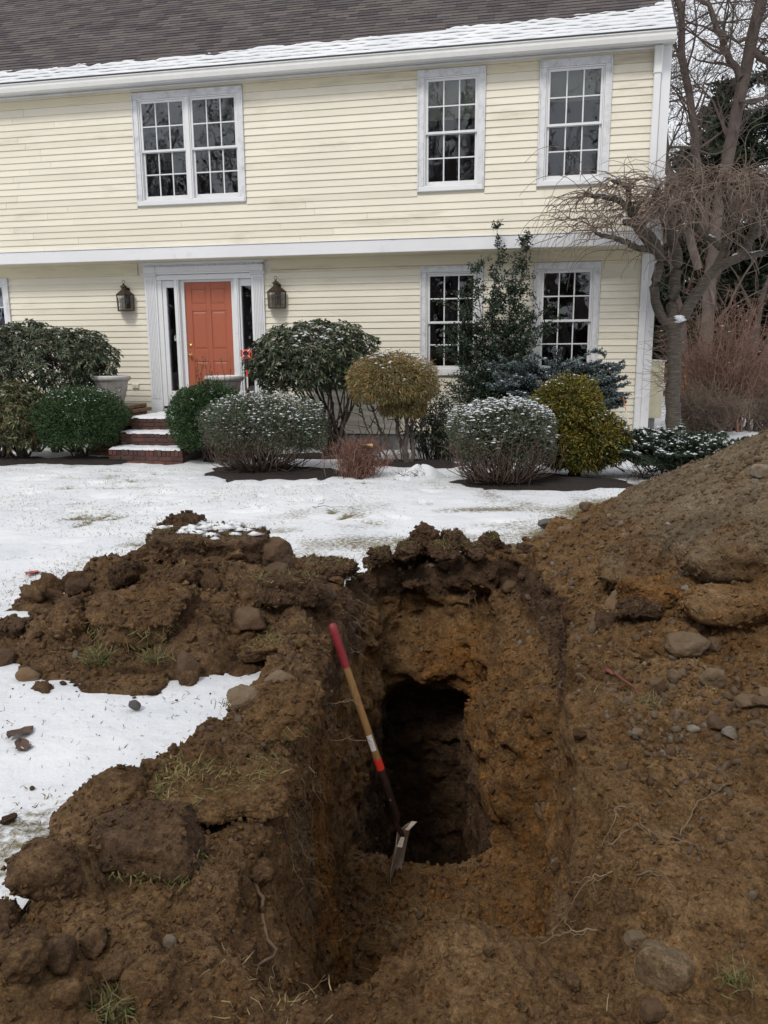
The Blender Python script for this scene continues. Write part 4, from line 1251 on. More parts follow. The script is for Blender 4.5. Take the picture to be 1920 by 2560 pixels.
def tube_batch(lines, sides=4):
    """lines: list of (pts (k,3), radii (k,)); one open tube each"""
    groups = {}
    for p, r in lines: groups.setdefault(len(p), []).append((p, r))
    Vs, Fs, base = [], [], 0
    for k, g in groups.items():
        P = np.array([a for a, _ in g], float); R = np.array([b for _, b in g], float)
        T = np.empty_like(P); T[:, 1:-1] = P[:, 2:] - P[:, :-2]; T[:, 0] = P[:, 1] - P[:, 0]; T[:, -1] = P[:, -1] - P[:, -2]
        T = unit(T)
        ref = np.where(np.abs(T[:, :1, 2:3]) > .9, np.array([1., 0, 0]), np.array([0, 0, 1.]))
        A = unit(np.cross(T, np.broadcast_to(ref, T.shape))); B = np.cross(T, A)
        q = np.arange(sides)*2*np.pi/sides
        V = P[:, :, None] + (A[:, :, None]*np.cos(q)[None, None, :, None] + B[:, :, None]*np.sin(q)[None, None, :, None])*R[:, :, None, None]
        m = len(g)
        idx = np.arange(m*k*sides).reshape(m, k, sides) + base
        F = np.stack([idx[:, :-1], np.roll(idx, -1, 2)[:, :-1], np.roll(idx, -1, 2)[:, 1:], idx[:, 1:]], -1).reshape(-1, 4)
        Vs.append(V.reshape(-1, 3)); Fs.append(F); base += m*k*sides
    return np.concatenate(Vs), np.concatenate(Fs)

def curve(a, b, k, rng, wob=.06, bend=None):
    """wobbly line from a to b, optionally bending through an offset in the middle"""
    a = np.asarray(a, float); b = np.asarray(b, float)
    t = np.linspace(0, 1, k)[:, None]
    p = a + (b-a)*t
    if bend is not None: p = p + np.asarray(bend)*(4*t*(1-t))
    w = rng.normal(size=(k, 3))*wob*np.linalg.norm(b-a); w[0] = 0; w[-1] = 0
    w[1:-1] = (w[1:-1] + .5*(w[:-2] + w[2:]))/1.6
    return p + w

def tones_for(rng, n, cols, wts):
    c = np.array(cols)[rng.choice(len(cols), n, p=np.array(wts)/sum(wts))]
    return c*rng.uniform(.75, 1.25, (n, 1))

def shell_points(rng, n, c, r, lump=.10, lscale=3.0, depth=.16, zmin=-1, seed=0, power=2.0, bias=None):
    """points near the surface of a lumpy (super)ellipsoid; returns points and outward normals"""
    c = np.array(c); r = np.array(r)
    u = unit(rng.normal(size=(n*3, 3)))
    u = u[u[:, 2] > zmin][:n]
    if power != 2.0:
        s = (np.abs(u)**power).sum(1)**(-1/power); q = u*s[:, None]
    else: q = u
    rho = 1 + lump*vnoise(u*r + c, lscale, seed) + .5*lump*vnoise(u*r + c, lscale*2.7, seed+1)
    dep = 1 - np.abs(rng.normal(0, depth, len(u)))
    P = c + q*r*(rho*dep)[:, None]
    return P, unit(u/r)

def snow_clumps(rng, P, size=(.008, .022), flat=.45):
    """little lumps of snow: squashed octahedra"""
    n = len(P)
    o = np.array([(1,0,0),(0,1,0),(-1,0,0),(0,-1,0),(0,0,1),(0,0,-1)], float)
    f = np.array([(0,1,4),(1,2,4),(2,3,4),(3,0,4),(1,0,5),(2,1,5),(3,2,5),(0,3,5)])
    s = rng.uniform(*size, n)**1.0
    a = rng.uniform(0, 6.28, n); ca, sa = np.cos(a), np.sin(a)
    V = np.broadcast_to(o, (n, 6, 3)).copy()
    V *= rng.uniform(.6, 1.5, (n, 6, 1)); V[:, :, 2] *= flat
    x = V[:, :, 0]*ca[:, None] - V[:, :, 1]*sa[:, None]; y = V[:, :, 0]*sa[:, None] + V[:, :, 1]*ca[:, None]
    V[:, :, 0] = x*1.25; V[:, :, 1] = y
    V = V*s[:, None, None] + P[:, None, :]
    F = (f[None] + (np.arange(n)*6)[:, None, None]).reshape(-1, 3)
    return V.reshape(-1, 3), F

def part_np(name, V, F, mat, parent, col=None, smooth=False, kind=None):
    loc = np.array(parent.location) if parent is not None else np.zeros(3)
    me = np_mesh(name, np.asarray(V) - loc, F, M[mat], smooth, col)
    return tag(link(name, me, parent), kind=kind)

def rep4(c): return np.repeat(c, 4, axis=0)

def stems_to(rng, base, targets, r0, r1, k=6, wob=.05, spread=.05, rise=.25):
    L = []
    for t in targets:
        b = np.array(base) + np.array([rng.normal(0, spread), rng.normal(0, spread), 0])
        d = np.array(t) - b
        L.append((curve(b, t, k, rng, wob, bend=(-d[0]*rise*.5, -d[1]*rise*.5, d[2]*rise*.25)), np.linspace(r0*rng.uniform(.7, 1.2), r1, k)))
    return L

# ---- clipped, sheared shrubs
def sheared(name, label, cat, base, blobs, n, leaf, cols, wts, seed, snow=0, snowmin=.25, stems=24, rstem=.012, mat="leaf", lump=.10, lscale=4, depth=.12, upness=.35,
            snow_size=(.008, .022), group=None, stem_mat="stem", droop=0.0, power=2.0, twigs=0, twig_mat="drytwig", twig_band=(.0, .5), zmin=-.75, flat=.2, snow_bias=None):
    rng = np.random.default_rng(seed)
    T = empty(name, base, 0, label, cat, group)
    Ps, Ns = [], []
    vol = np.array([b[1][0]*b[1][1] + b[1][0]*b[1][2] for b in blobs]); vol = vol/vol.sum()
    for (c, r), w in zip(blobs, vol):
        P, Nn = shell_points(rng, int(n*w), c, r, lump, lscale, depth, zmin, seed, power)
        Ps.append(P); Ns.append(Nn)
    P = np.concatenate(Ps); Nn = np.concatenate(Ns)
    nin = len(P)//3                                    # an inner layer, so one cannot look through
    c0i = np.concatenate([np.broadcast_to(np.array(b[0]), (len(q), 3)) for b, q in zip(blobs, Ps)])
    pick = rng.choice(len(P), nin)
    P = np.concatenate([P, c0i[pick] + (P[pick] - c0i[pick])*rng.uniform(.55, .85, (nin, 1))]); Nn = np.concatenate([Nn, Nn[pick]])
    stray = rng.random(len(P)) < .05; P[stray] += Nn[stray]*(rng.uniform(0, .075, (stray.sum(), 1))) + np.array([0, 0, .015])
    D = Nn*.9 + rng.normal(0, .55, P.shape) + np.array([0, 0, upness])
    L = leaf[0]*rng.uniform(.65, 1.3, len(P)); W = leaf[1]*rng.uniform(.7, 1.25, len(P)); L[-nin:] *= 1.9; W[-nin:] *= 2.2
    V, F = leaf_mesh(P, D, L, W, rng, .15, droop, flat)
    col = tones_for(rng, len(P), cols, wts)
    clump = 1 + .28*vnoise(P, 7, seed+5) + .18*vnoise(P, 19, seed+6)
    col = col*clump[:, None]
    part_np("foliage", V, F, mat, T, rep4(np.clip(col, 0, 1)))
    tg = P[rng.choice(len(P), stems)]
    tg = np.array(blobs[0][0]) + (tg - np.array(blobs[0][0]))*.8
    lines = stems_to(rng, base, tg, rstem, rstem*.3)
    V, F = tube_batch(lines, 5)
    part_np("stems", V, F, stem_mat, T, None, True)
    if twigs:
        lines = []
        c, r = blobs[0]
        for i in range(twigs):
            a = rng.uniform(-2.9, -.2) if rng.random() < .75 else rng.uniform(0, 6.28)
            z1 = c[2] + r[2]*rng.uniform(-.75, .05)
            k = math.sqrt(max(.05, 1 - ((z1-c[2])/r[2])**2))*rng.uniform(.72, 1.03)
            e = np.array([c[0] + r[0]*k*math.cos(a), c[1] + r[1]*k*math.sin(a), z1])
            s = np.array([c[0] + r[0]*k*.45*math.cos(a), c[1] + r[1]*.45*k*math.sin(a), base[2] + .02 + .1*rng.random()])
            e = e + rng.normal(0, .07, 3); lines.append((curve(s, e, 5, rng, .13, bend=((e-s)[0]*.25, (e-s)[1]*.25, -.06)), np.linspace(.0058, .0020, 5)))
            for q in range(3):
                t = rng.uniform(.4, .95); m = s + (e-s)*t
                e2 = m + rng.normal(0, .06, 3) + np.array([math.cos(a)*.05, math.sin(a)*.05, .07])
                lines.append((curve(m, e2, 4, rng, .08), np.linspace(.0035, .0015, 4)))
        V, F = tube_batch(lines, 4)
        part_np("bare_twigs", V, F, twig_mat, T, None, True)
    if snow:
        up = Nn[:, 2] + .45*vnoise(P, 4, seed+9) + .35*vnoise(P, 13, seed+10) + rng.normal(0, .06, len(P)) - .12
        if snow_bias is not None: up = up + snow_bias(P)
        w = sstep(snowmin, 1.0, up); w[-nin:] = 0
        pk = np.where(rng.random(len(P)) < w)[0]
        pk = pk[rng.permutation(len(pk))[:snow]]
        c0 = np.array(blobs[0][0])
        Q = P[pk] + Nn[pk]*.012 + np.array([0, 0, .006])
        V, F = snow_clumps(rng, Q, snow_size) if False else snow_clumps(rng, Q, (snow_size[0]*.8, snow_size[1]*1.25))
        part_np("snow_dusting", V, F, "snow", T, None, False, "stuff")
    return T

YEW = [(.024, .050, .020), (.040, .078, .030), (.060, .105, .042), (.080, .112, .046)]
sheared("yew_shrub", "round dark green clipped yew left of the brick steps", "shrub", (-4.68, 12.42, 0), [((-4.66, 12.40, .62), (.66, .58, .47))], 15000, (.045, .013), YEW, [3, 4, 3, 1], 101,
        170, .3, 20, .014, "needle", .11, 4, .10, .1, (.006, .014), power=2.5)
sheared("yew_shrub", "tall dark green yew with loose upright shoots right of the brick steps", "shrub", (-2.62, 12.0, 0), [((-2.62, 12.0, .66), (.56, .52, .52))], 13000, (.045, .013), YEW, [3, 4, 3, 1], 102,
        80, .3, 20, .014, "needle", .11, 4, .11, .15, (.006, .014), power=2.4)
# its loose shoots in front of the door
def loose_shoots():
    rng = np.random.default_rng(103)
    par = [o for o in bpy.data.objects if o.name.startswith("yew_shrub")][-1]
    lines, LP, LD = [], [], []
    for i in range(13):
        a = np.array([rng.uniform(-2.75, -2.15), 11.9 + rng.normal(0, .1), 1.08]); h = rng.uniform(.18, .52)
        b = a + np.array([rng.normal(0, .06), rng.normal(0, .04), h])
        c = curve(a, b, 6, rng, .03); lines.append((c, np.linspace(.0035, .0015, 6)))
        for q in range(int(h*52)):
            t = rng.uniform(.1, 1)*5; i0 = min(int(t), 4); p = c[i0] + (c[i0+1]-c[i0])*(t-i0)
            LP.append(p); LD.append(rng.normal(0, 1, 3) + np.array([0, 0, .6]))
    V, F = tube_batch(lines, 4); part_np("shoots", V, F, "stem", par)
    LP = np.array(LP); V, F = leaf_mesh(LP, np.array(LD), .028, .013, rng)
    part_np("shoot_leaves", V, F, "leaf", par, rep4(tones_for(rng, len(LP), YEW, [3, 3, 1, 1])))
loose_shoots()
MOUND = [(.058, .080, .050), (.085, .105, .066), (.115, .125, .082), (.14, .11, .072), (.040, .058, .036)]
sheared("azalea_mound", "wide flat grey-green azalea mound dusted with snow between the yew and the rhododendron", "shrub", (-1.66, 10.98, 0), [((-1.66, 11.0, .66), (.84, .72, .40)), ((-1.50, 11.0, .50), (.78, .66, .32))], 15000, (.034, .013), MOUND, [4, 4, 3, 1, 2], 104,
        900, .2, 40, .012, "leaf", .13, 4, .10, .25, (.006, .017), twigs=170, zmin=-.55, power=2.3)
sheared("azalea_mound", "round bush thickly capped with snow and bare red-brown twigs below, left of the golden cypress", "shrub", (1.43, 9.82, 0), [((1.43, 9.82, .62), (.64, .60, .42)), ((1.46, 9.85, .47), (.60, .55, .33))], 14000, (.036, .014), MOUND, [4, 4, 3, 2, 2], 105,
        2300, .0, 40, .012, "leaf", .13, 4, .11, .3, (.007, .019), twigs=300, zmin=-.5, power=2.3)
GOLD = [(.075, .082, .014), (.13, .125, .020), (.20, .165, .028), (.26, .19, .034), (.048, .058, .014), (.17, .10, .02)]
sheared("golden_cypress", "golden green cypress with a rounded top and a bulge low on its right", "shrub", (2.50, 10.40, 0), [((2.37, 10.42, .90), (.45, .44, .43)), ((2.72, 10.34, .48), (.47, .44, .40)), ((2.30, 10.42, .50), (.40, .42, .40)), ((2.50, 10.38, .30), (.46, .42, .27))], 19000, (.050, .016), GOLD, [3, 4, 3, 1.5, 3, 1], 106,
        150, .3, 14, .02, "leaf", .10, 5, .12, .2, (.008, .022), droop=.2)
# the mushroom-topped azalea
def mushroom():
    rng = np.random.default_rng(107)
    base = (.34, 11.58, 0)
    cols = [(.19, .175, .066), (.25, .18, .075), (.28, .155, .068), (.12, .14, .054), (.34, .22, .11)]
    T = sheared("azalea_tree", "mushroom-shaped olive and rust azalea on several bare trunks", "shrub", base, [((.14, 11.62, 1.18), (.66, .56, .43)), ((.28, 11.6, .86), (.34, .32, .22))], 16000, (.058, .010), cols, [4, 4, 3, 3, 1.5], 107,
        260, .2, 2, .01, "leaf", .10, 5, .12, .1, (.008, .022), droop=.35, zmin=-.6)
    lines = []
    for (dx, dy, tx, ty, tz, r) in ((-.02, 0, .12, 11.6, 1.0, .042), (.06, .02, .42, 11.6, 1.0, .036), (.02, -.03, .26, 11.5, 1.05, .038), (-.12, .05, -.22, 11.66, .95, .022), (.10, .05, .62, 11.62, 1.0, .020), (-.25, 0, -.40, 11.7, .9, .016), (.0, .05, .3, 11.7, 1.1, .03)):
        a = np.array([base[0]+dx, base[1]+dy, 0]); b = np.array([tx, ty, tz])
        lines.append((curve(a, b, 8, rng, .045), np.linspace(r, r*.5, 8)))
        for q in range(9):
            t = rng.uniform(.45, .95); m = a + (b-a)*t
            e = m + np.array([rng.normal(0, .22), rng.normal(0, .2), rng.uniform(.05, .28)])
            lines.append((curve(m, e, 8, rng, .08), np.linspace(.010, .004, 8)))
    for i in range(12):   # dead sticks on the left
        a = np.array([rng.uniform(-.35, .1), 11.75 + rng.normal(0, .05), 0.0]); b = a + np.array([rng.normal(-.12, .2), rng.normal(0, .1), rng.uniform(.25, .75)])
        lines.append((curve(a, b, 8, rng, .06), np.linspace(.010, .004, 8)))
    V, F = tube_batch(lines, 6); part_np("trunk", V, F, "bark", T, None, True)
mushroom()
# red-brown barberry
def barberry():
    rng = np.random.default_rng(108)
    base = (-.36, 10.50, 0)
    T = empty("barberry", base, 0, "small russet barberry bush with a curled dead leaf in front of the foundation", "shrub")
    lines, LP = [], []
    for i in range(230):
        a = np.array([base[0] + rng.normal(0, .10), base[1] + rng.normal(0, .08), 0])
        an = rng.uniform(0, 6.28); e = a + np.array([math.cos(an)*rng.uniform(.05, .36) + .06, math.sin(an)*rng.uniform(.03, .25), rng.uniform(.25, .56)])
        c = curve(a, e, 6, rng, .06); lines.append((c, np.linspace(.005, .0016, 6)))
        for q in range(5):
            i0 = rng.integers(1, 5); m = c[i0]; e2 = m + rng.normal(0, .07, 3) + np.array([0, 0, .05])
            lines.append((curve(m, e2, 4, rng, .1), np.linspace(.0026, .0012, 4)))
            for z in range(5): LP.append(m + (e2-m)*rng.random() + rng.normal(0, .012, 3))
    V, F = tube_batch(lines, 4); part_np("twigs", V, F, "twig", T, None, True)
    LP = np.array(LP); V, F = leaf_mesh(LP, rng.normal(0, 1, LP.shape), .022, .012, rng)
    part_np("foliage", V, F, "leaf", T, rep4(tones_for(rng, len(LP), [(.18, .060, .035), (.23, .085, .05), (.13, .048, .03), (.20, .12, .07)], [4, 3, 3, 1])))
barberry()

# ---- rhododendrons: bare stems, umbels of long leaves
def rhodo(label, base_pts, crown, seed, nros, cols, wts, snow, leafL=.115, holes=.25):
    rng = np.random.default_rng(seed)
    T = empty("rhododendron", base_pts[0], 0, label, "shrub", None)
    c, r = crown
    P, Nn = shell_points(rng, nros, c, r, .13, 2.6, .22, -.80, seed, 2.3)
    ok = (vnoise(P, 4.2, seed+3) > -1 + holes*2) | (Nn[:, 2] > .2) & (rng.random(len(P)) < .8)
    P, Nn = P[ok], Nn[ok]
    lines = []
    mids = []
    nb = len(base_pts)
    for i in range(26):
        b = np.array(base_pts[i % nb], float); a = rng.uniform(0, 6.28); k = rng.uniform(.2, .85)
        m = np.array([c[0] + r[0]*k*math.cos(a), c[1] + r[1]*k*math.sin(a)*.8, c[2] - r[2]*rng.uniform(.1, .5)])
        b = b + np.array([rng.normal(0, .05), rng.normal(0, .04), 0])
        L = curve(b, m, 8, rng, .05, bend=(-(m-b)[0]*.12, 0, -.04)); lines.append((L, np.linspace(rng.uniform(.016, .034), .009, 8)))
        mids.append(m); mids.append(L[5])
    mids = np.array(mids)
    for p in P[rng.choice(len(P), min(len(P), 420), replace=False)]:
        d = np.linalg.norm(mids - p, axis=1); j = np.argsort(d)[int(rng.integers(0, 3))]
        lines.append((curve(mids[j], p, 5, rng, .07, bend=(0, 0, -.05)), np.linspace(.0065, .003, 5)))
    V, F = tube_batch(lines, 6); part_np("stems", V, F, "stem", T, None, True)
    k = 7
    n = len(P)
    ax = unit(Nn*.8 + np.array([0, 0, .55]) + rng.normal(0, .35, Nn.shape))
    t1 = unit(np.cross(ax, rng.normal(size=ax.shape))); t2 = np.cross(ax, t1)
    an = (np.arange(k)*2*np.pi/k)[None, :] + rng.uniform(0, 6.28, (n, 1)) + rng.normal(0, .25, (n, k))
    op = rng.uniform(.05, .5, (n, 1)) + rng.normal(0, .12, (n, k))
    D = t1[:, None]*np.cos(an)[..., None] + t2[:, None]*np.sin(an)[..., None] + ax[:, None]*op[..., None] + np.array([0, 0, -.25])
    LP = np.repeat(P, k, 0); LD = D.reshape(-1, 3)
    V, F = leaf_mesh(LP, LD, leafL*rng.uniform(.7, 1.2, n*k), leafL*.30*rng.uniform(.8, 1.2, n*k), rng, .12, .22, .75)
    col = tones_for(rng, n*k, cols, wts)*(1 + .22*vnoise(LP, 6, seed+4))[:, None]
    part_np("foliage", V, F, "glossleaf", T, rep4(col))
    if snow:
        ce, npk = snow
        Q = P[rng.choice(n, npk, p=(lambda w: w/w.sum())(np.maximum(Nn[:, 2], .02)**1.5*np.exp(-((P[:, 0]-ce[0])/.28)**2 - ((P[:, 2]-ce[1])/.16)**2) + .02*np.maximum(Nn[:, 2], 0)))]
        Q = np.repeat(Q, 2, 0) + rng.normal(0, .02, (npk*2, 3)) + np.array([0, -.03, .015])
        V, F = snow_clumps(rng, Q, (.012, .034), .5); part_np("snow_dusting", V, F, "snow", T, None, False, "stuff")
    return T
RH = [(.034, .052, .028), (.052, .074, .038), (.075, .096, .050), (.10, .112, .062), (.11, .078, .042)]
rhodo("large dark rhododendron with bare trunks and a snow-flecked crown, right of the front door", [(-.78, 12.75, 0), (-.86, 12.72, 0), (-.70, 12.80, 0)], ((-1.08, 12.70, 1.50), (1.03, .52, .58)), 111, 1700, RH, [4, 4, 3, 2, .8], ((-1.0, 1.80), 60), .092, .22)
rhodo("dark rhododendron on bare gnarled stems at the far left, under the edge window", [(-5.45, 13.38, 0), (-5.15, 13.32, 0), (-5.8, 13.42, 0), (-6.5, 13.5, 0)], ((-5.65, 13.30, 1.54), (1.38, .50, .57)), 112, 2100, RH, [4, 4, 3, 2, 1], None, .090, .25)
rhodo("low yellow-green leafy pieris at the left edge, in front of the rhododendron", [(-5.9, 12.4, 0), (-5.6, 12.4, 0)], ((-5.72, 12.42, .66), (.72, .50, .52)), 113, 1250, [(.070, .085, .030), (.10, .105, .040), (.13, .11, .045), (.05, .065, .024), (.13, .075, .035)], [4, 3, 2, 3, 1], None, .085, .1)
bpy.data.objects["rhododendron.002"].name = "pieris_shrub"

# ---- holly: open pyramid of upright leaders
def holly():
    rng = np.random.default_rng(115)
    base = (1.66, 12.55, 0)
    T = empty("holly", base, 0, "tall ragged dark holly standing between the two lower windows", "shrub")
    lines, LP, LD = [], [], []
    def half(z): return np.interp(z, [0.2, .6, 1.3, 2.0, 2.5, 2.9, 3.2, 3.55], [.55, .78, .76, .66, .50, .34, .22, .06])
    leads = [((1.66, 12.55), (1.70, 12.5), 3.52, .022), ((1.70, 12.55), (2.16, 12.42), 3.36, .018), ((1.62, 12.55), (1.45, 12.5), 2.95, .016), ((1.6, 12.55), (1.15, 12.5), 2.3, .015), ((1.72, 12.55), (1.95, 12.42), 2.9, .015), ((1.7, 12.5), (2.35, 12.4), 2.35, .014)]
    for (a, b, h, r) in leads:
        c = curve((*a, 0), (*b, h), 14, rng, .012); lines.append((c, np.linspace(r, .003, 14)))
        for q in range(int(h*26)):
            t = rng.uniform(.12, .98)*13; i = min(int(t), 12); p = c[i] + (c[i+1]-c[i])*(t-i)
            an = rng.uniform(0, 6.28); ln = half(p[2])*rng.uniform(.25, .78)*(1 if p[2] < 2.6 else .75)
            e = p + np.array([math.cos(an)*ln, math.sin(an)*ln*.62, ln*rng.uniform(.2, .8)])
            e[1] = min(e[1], 12.72)
            k = curve(p, e, 6, rng, .05); lines.append((k, np.linspace(.005, .0018, 6)))
            m = int(16 + ln*110*(1.35 if p[2] < 2.0 else .8))
            tt = rng.uniform(.15, 1, m)*5
            for u in tt:
                j = min(int(u), 4); s = k[j] + (k[j+1]-k[j])*(u-j)
                LP.append(s + rng.normal(0, .022, 3)); LD.append(rng.normal(0, 1, 3) + np.array([math.cos(an)*.4, math.sin(an)*.4, .1]))
    # leafy skirt at the foot
    P, Nn = shell_points(rng, 3200, (1.5, 12.4, .75), (.72, .42, .62), .15, 3, .3, -.7, 5)
    LP = np.concatenate([np.array(LP), P]); LD = np.concatenate([np.array(LD), Nn + rng.normal(0, .7, P.shape)])
    V, F = tube_batch(lines, 5); part_np("stems", V, F, "stem", T, None, True)
    V, F = leaf_mesh(LP, LD, .046*rng.uniform(.6, 1.25, len(LP)), .026*rng.uniform(.7, 1.2, len(LP)), rng, .2)
    part_np("foliage", V, F, "glossleaf", T, rep4(tones_for(rng, len(LP), [(.014, .030, .016), (.022, .044, .022), (.034, .060, .030), (.055, .060, .030)], [4, 4, 2, .6])))
    Q = LP[(LP[:, 2] < 1.3)][:4000]; Q = Q[rng.choice(len(Q), 90)]
    V, F = snow_clumps(rng, Q + np.array([0, 0, .01]), (.008, .02)); part_np("snow_dusting", V, F, "snow", T, None, False, "stuff")
holly()
def leucothoe():
    rng = np.random.default_rng(116)
    base = (.86, 12.05, 0)
    T = empty("leucothoe", base, 0, "low drooping dark leafy shrub between the mushroom azalea and the snow-capped bush", "shrub")
    lines, LP, LD = [], [], []
    for i in range(95):
        a = np.array([base[0] + rng.normal(0, .13), base[1] + rng.normal(0, .1), 0]); an = rng.uniform(0, 6.28)
        e = a + np.array([math.cos(an)*rng.uniform(.1, .42), math.sin(an)*rng.uniform(.1, .3), rng.uniform(.35, 1.15)])
        c = curve(a, e, 7, rng, .04, bend=(0, 0, .12)); lines.append((c, np.linspace(.006, .002, 7)))
        for q in range(26):
            t = rng.uniform(.15, 1)*6; j = min(int(t), 5); LP.append(c[j] + (c[j+1]-c[j])*(t-j)); LD.append(rng.normal(0, 1, 3) + np.array([0, 0, -.5]))
    V, F = tube_batch(lines, 4); part_np("stems", V, F, "stem", T, None, True)
    LP = np.array(LP); V, F = leaf_mesh(LP, np.array(LD), .075*rng.uniform(.6, 1.2, len(LP)), .024, rng, .15, .15)
    part_np("foliage", V, F, "glossleaf", T, rep4(tones_for(rng, len(LP), RH, [4, 4, 3, 1, .5])))
    Q = LP[LP[:, 2] > .6]; Q = Q[rng.choice(len(Q), 110)]
    V, F = snow_clumps(rng, Q + np.array([0, 0, .012]), (.008, .022)); part_np("snow_dusting", V, F, "snow", T, None, False, "stuff")
leucothoe()

# ---- blue spruce: tiers of short needled shoots
def needled(rng, boughs, needle, cols, wts, dens, shoot_mat="stem", r0=.010):
    """boughs: polylines; every bough carries side shoots set with needles"""
    lines, P, Dn, tone = [], [], [], []
    for c in boughs:
        k = len(c); lines.append((c, np.linspace(r0, .003, k)))
        Lb = np.linalg.norm(np.diff(c, axis=0), axis=1).sum()
        for q in range(max(4, int(Lb*dens))):
            t = rng.uniform(.12, 1)*(k-1); i = min(int(t), k-2); p = c[i] + (c[i+1]-c[i])*(t-i); d = unit(c[i+1]-c[i])
            s = rng.choice([-1, 1]); side = unit(np.cross(d, [0, 0, 1.]) + 1e-6)*s
            ln = rng.uniform(.06, .15)*(1.15 - .5*t/(k-1))
            e = p + unit(d*.9 + side*.8 + rng.normal(0, .25, 3) + np.array([0, 0, .15]))*ln
            lines.append((np.linspace(p, e, 3), np.array([.004, .003, .002])))
            nn = int(ln*330)
            u = rng.random(nn)[:, None]
            P.append(p + (e-p)*u); sd = unit(e-p)
            Dn.append(sd*.75 + unit(rng.normal(size=(nn, 3)))*.85 + np.array([0, 0, .12])); tone.append(np.full(nn, rng.uniform(.7, 1.3)))
    P = np.concatenate(P); Dn = np.concatenate(Dn); tone = np.concatenate(tone)
    V, F = leaf_mesh(P, Dn, needle[0]*rng.uniform(.7, 1.2, len(P)), needle[1], rng, .05)
    return lines, V, F, tones_for(rng, len(P), cols, wts)*tone[:, None], P
BLUE = [(.105, .140, .148), (.15, .19, .198), (.21, .25, .255), (.065, .090, .090)]
def spruce():
    rng = np.random.default_rng(118)
    base = (2.55, 12.0, 0)
    T = empty("blue_spruce", base, 0, "spreading dwarf blue spruce under the right lower window", "shrub")
    boughs = []
    for i in range(135):
        an = rng.uniform(0, 6.28); z0 = rng.uniform(.25, 1.28)
        ln = rng.uniform(.45, 1.08)
        ex, ey = math.cos(an)*ln, math.sin(an)*ln*.42
        a = np.array([2.55 + rng.normal(0, .1), 12.0 + rng.normal(0, .05), z0])
        e = a + np.array([ex, ey - .05, rng.uniform(-.05, .32)])
        boughs.append(curve(a, e, 7, rng, .04, bend=(0, 0, rng.uniform(-.05, .08))))
    for (x, z) in ((3.42, 1.34), (3.30, 1.42), (3.50, 1.22), (3.46, .84), (3.52, .92), (3.40, .78), (2.50, 1.62), (2.2, 1.55), (1.80, 1.2), (3.40, 1.10)):
        boughs.append(curve((2.6, 12.0, z-.35), (x, 11.82 + rng.normal(0, .06), z), 7, rng, .03, bend=(0, 0, .04)))
    for i in range(26):
        z = rng.uniform(.75, 1.45); boughs.append(curve((2.7, 11.95, z-.4), (rng.uniform(2.9, 3.55), 11.75 + rng.normal(0, .1), z), 7, rng, .04, bend=(0, 0, .05)))
    lines, V, F, c, P = needled(rng, boughs, (.036, .014), BLUE, [3, 4, 2, 2], 46)
    part_np("foliage", V, F, "needle", T, rep4(c))
    lines.append((curve(base, (2.55, 12.0, 1.3), 9, rng, .02), np.linspace(.04, .015, 9)))
    V, F = tube_batch(lines, 4); part_np("branches", V, F, "stem", T)
    Q = P[rng.choice(len(P), 1100)] + np.array([0, -.005, .018])
    V, F = snow_clumps(rng, Q, (.008, .022)); part_np("snow_dusting", V, F, "snow", T, None, False, "stuff")
spruce()
def juniper():
    rng = np.random.default_rng(119)
    base = (3.75, 10.15, 0)
    T = empty("spreading_yew", base, 0, "low spreading dark evergreen topped with snow, at the foot of the tall soil heap", "shrub")
    boughs = []
    for i in range(150):
        a = np.array([base[0] + rng.normal(.05, .25), base[1] + rng.normal(0, .12), rng.uniform(.05, .25)]); an = rng.uniform(0, 6.28); ln = rng.uniform(.3, .75)
        e = a + np.array([math.cos(an)*ln*1.15, math.sin(an)*ln*.7, rng.uniform(.08, .42)])
        boughs.append(curve(a, e, 6, rng, .04, bend=(0, 0, .05)))
    lines, V, F, c, P = needled(rng, boughs, (.034, .010), [(.020, .040, .022), (.034, .060, .034), (.055, .085, .052)], [4, 4, 2], 40)
    part_np("foliage", V, F, "needle", T, rep4(c))
    for i in range(40):
        a = np.array([base[0] - .4 + rng.normal(0, .1), base[1] + rng.normal(0, .1), 0]); lines.append((curve(a, a + np.array([rng.normal(-.08, .15), rng.normal(-.1, .08), rng.uniform(.1, .3)]), 6, rng, .08), np.linspace(.004, .002, 6)))
    V, F = tube_batch(lines, 4); part_np("branches", V, F, "stem", T)
    Q = P[(P[:, 2] > .33)]; Q = Q[rng.choice(len(Q), 1500)] + np.array([0, 0, .014])
    V, F = snow_clumps(rng, Q, (.010, .026)); part_np("snow_dusting", V, F, "snow", T, None, False, "stuff")
juniper()

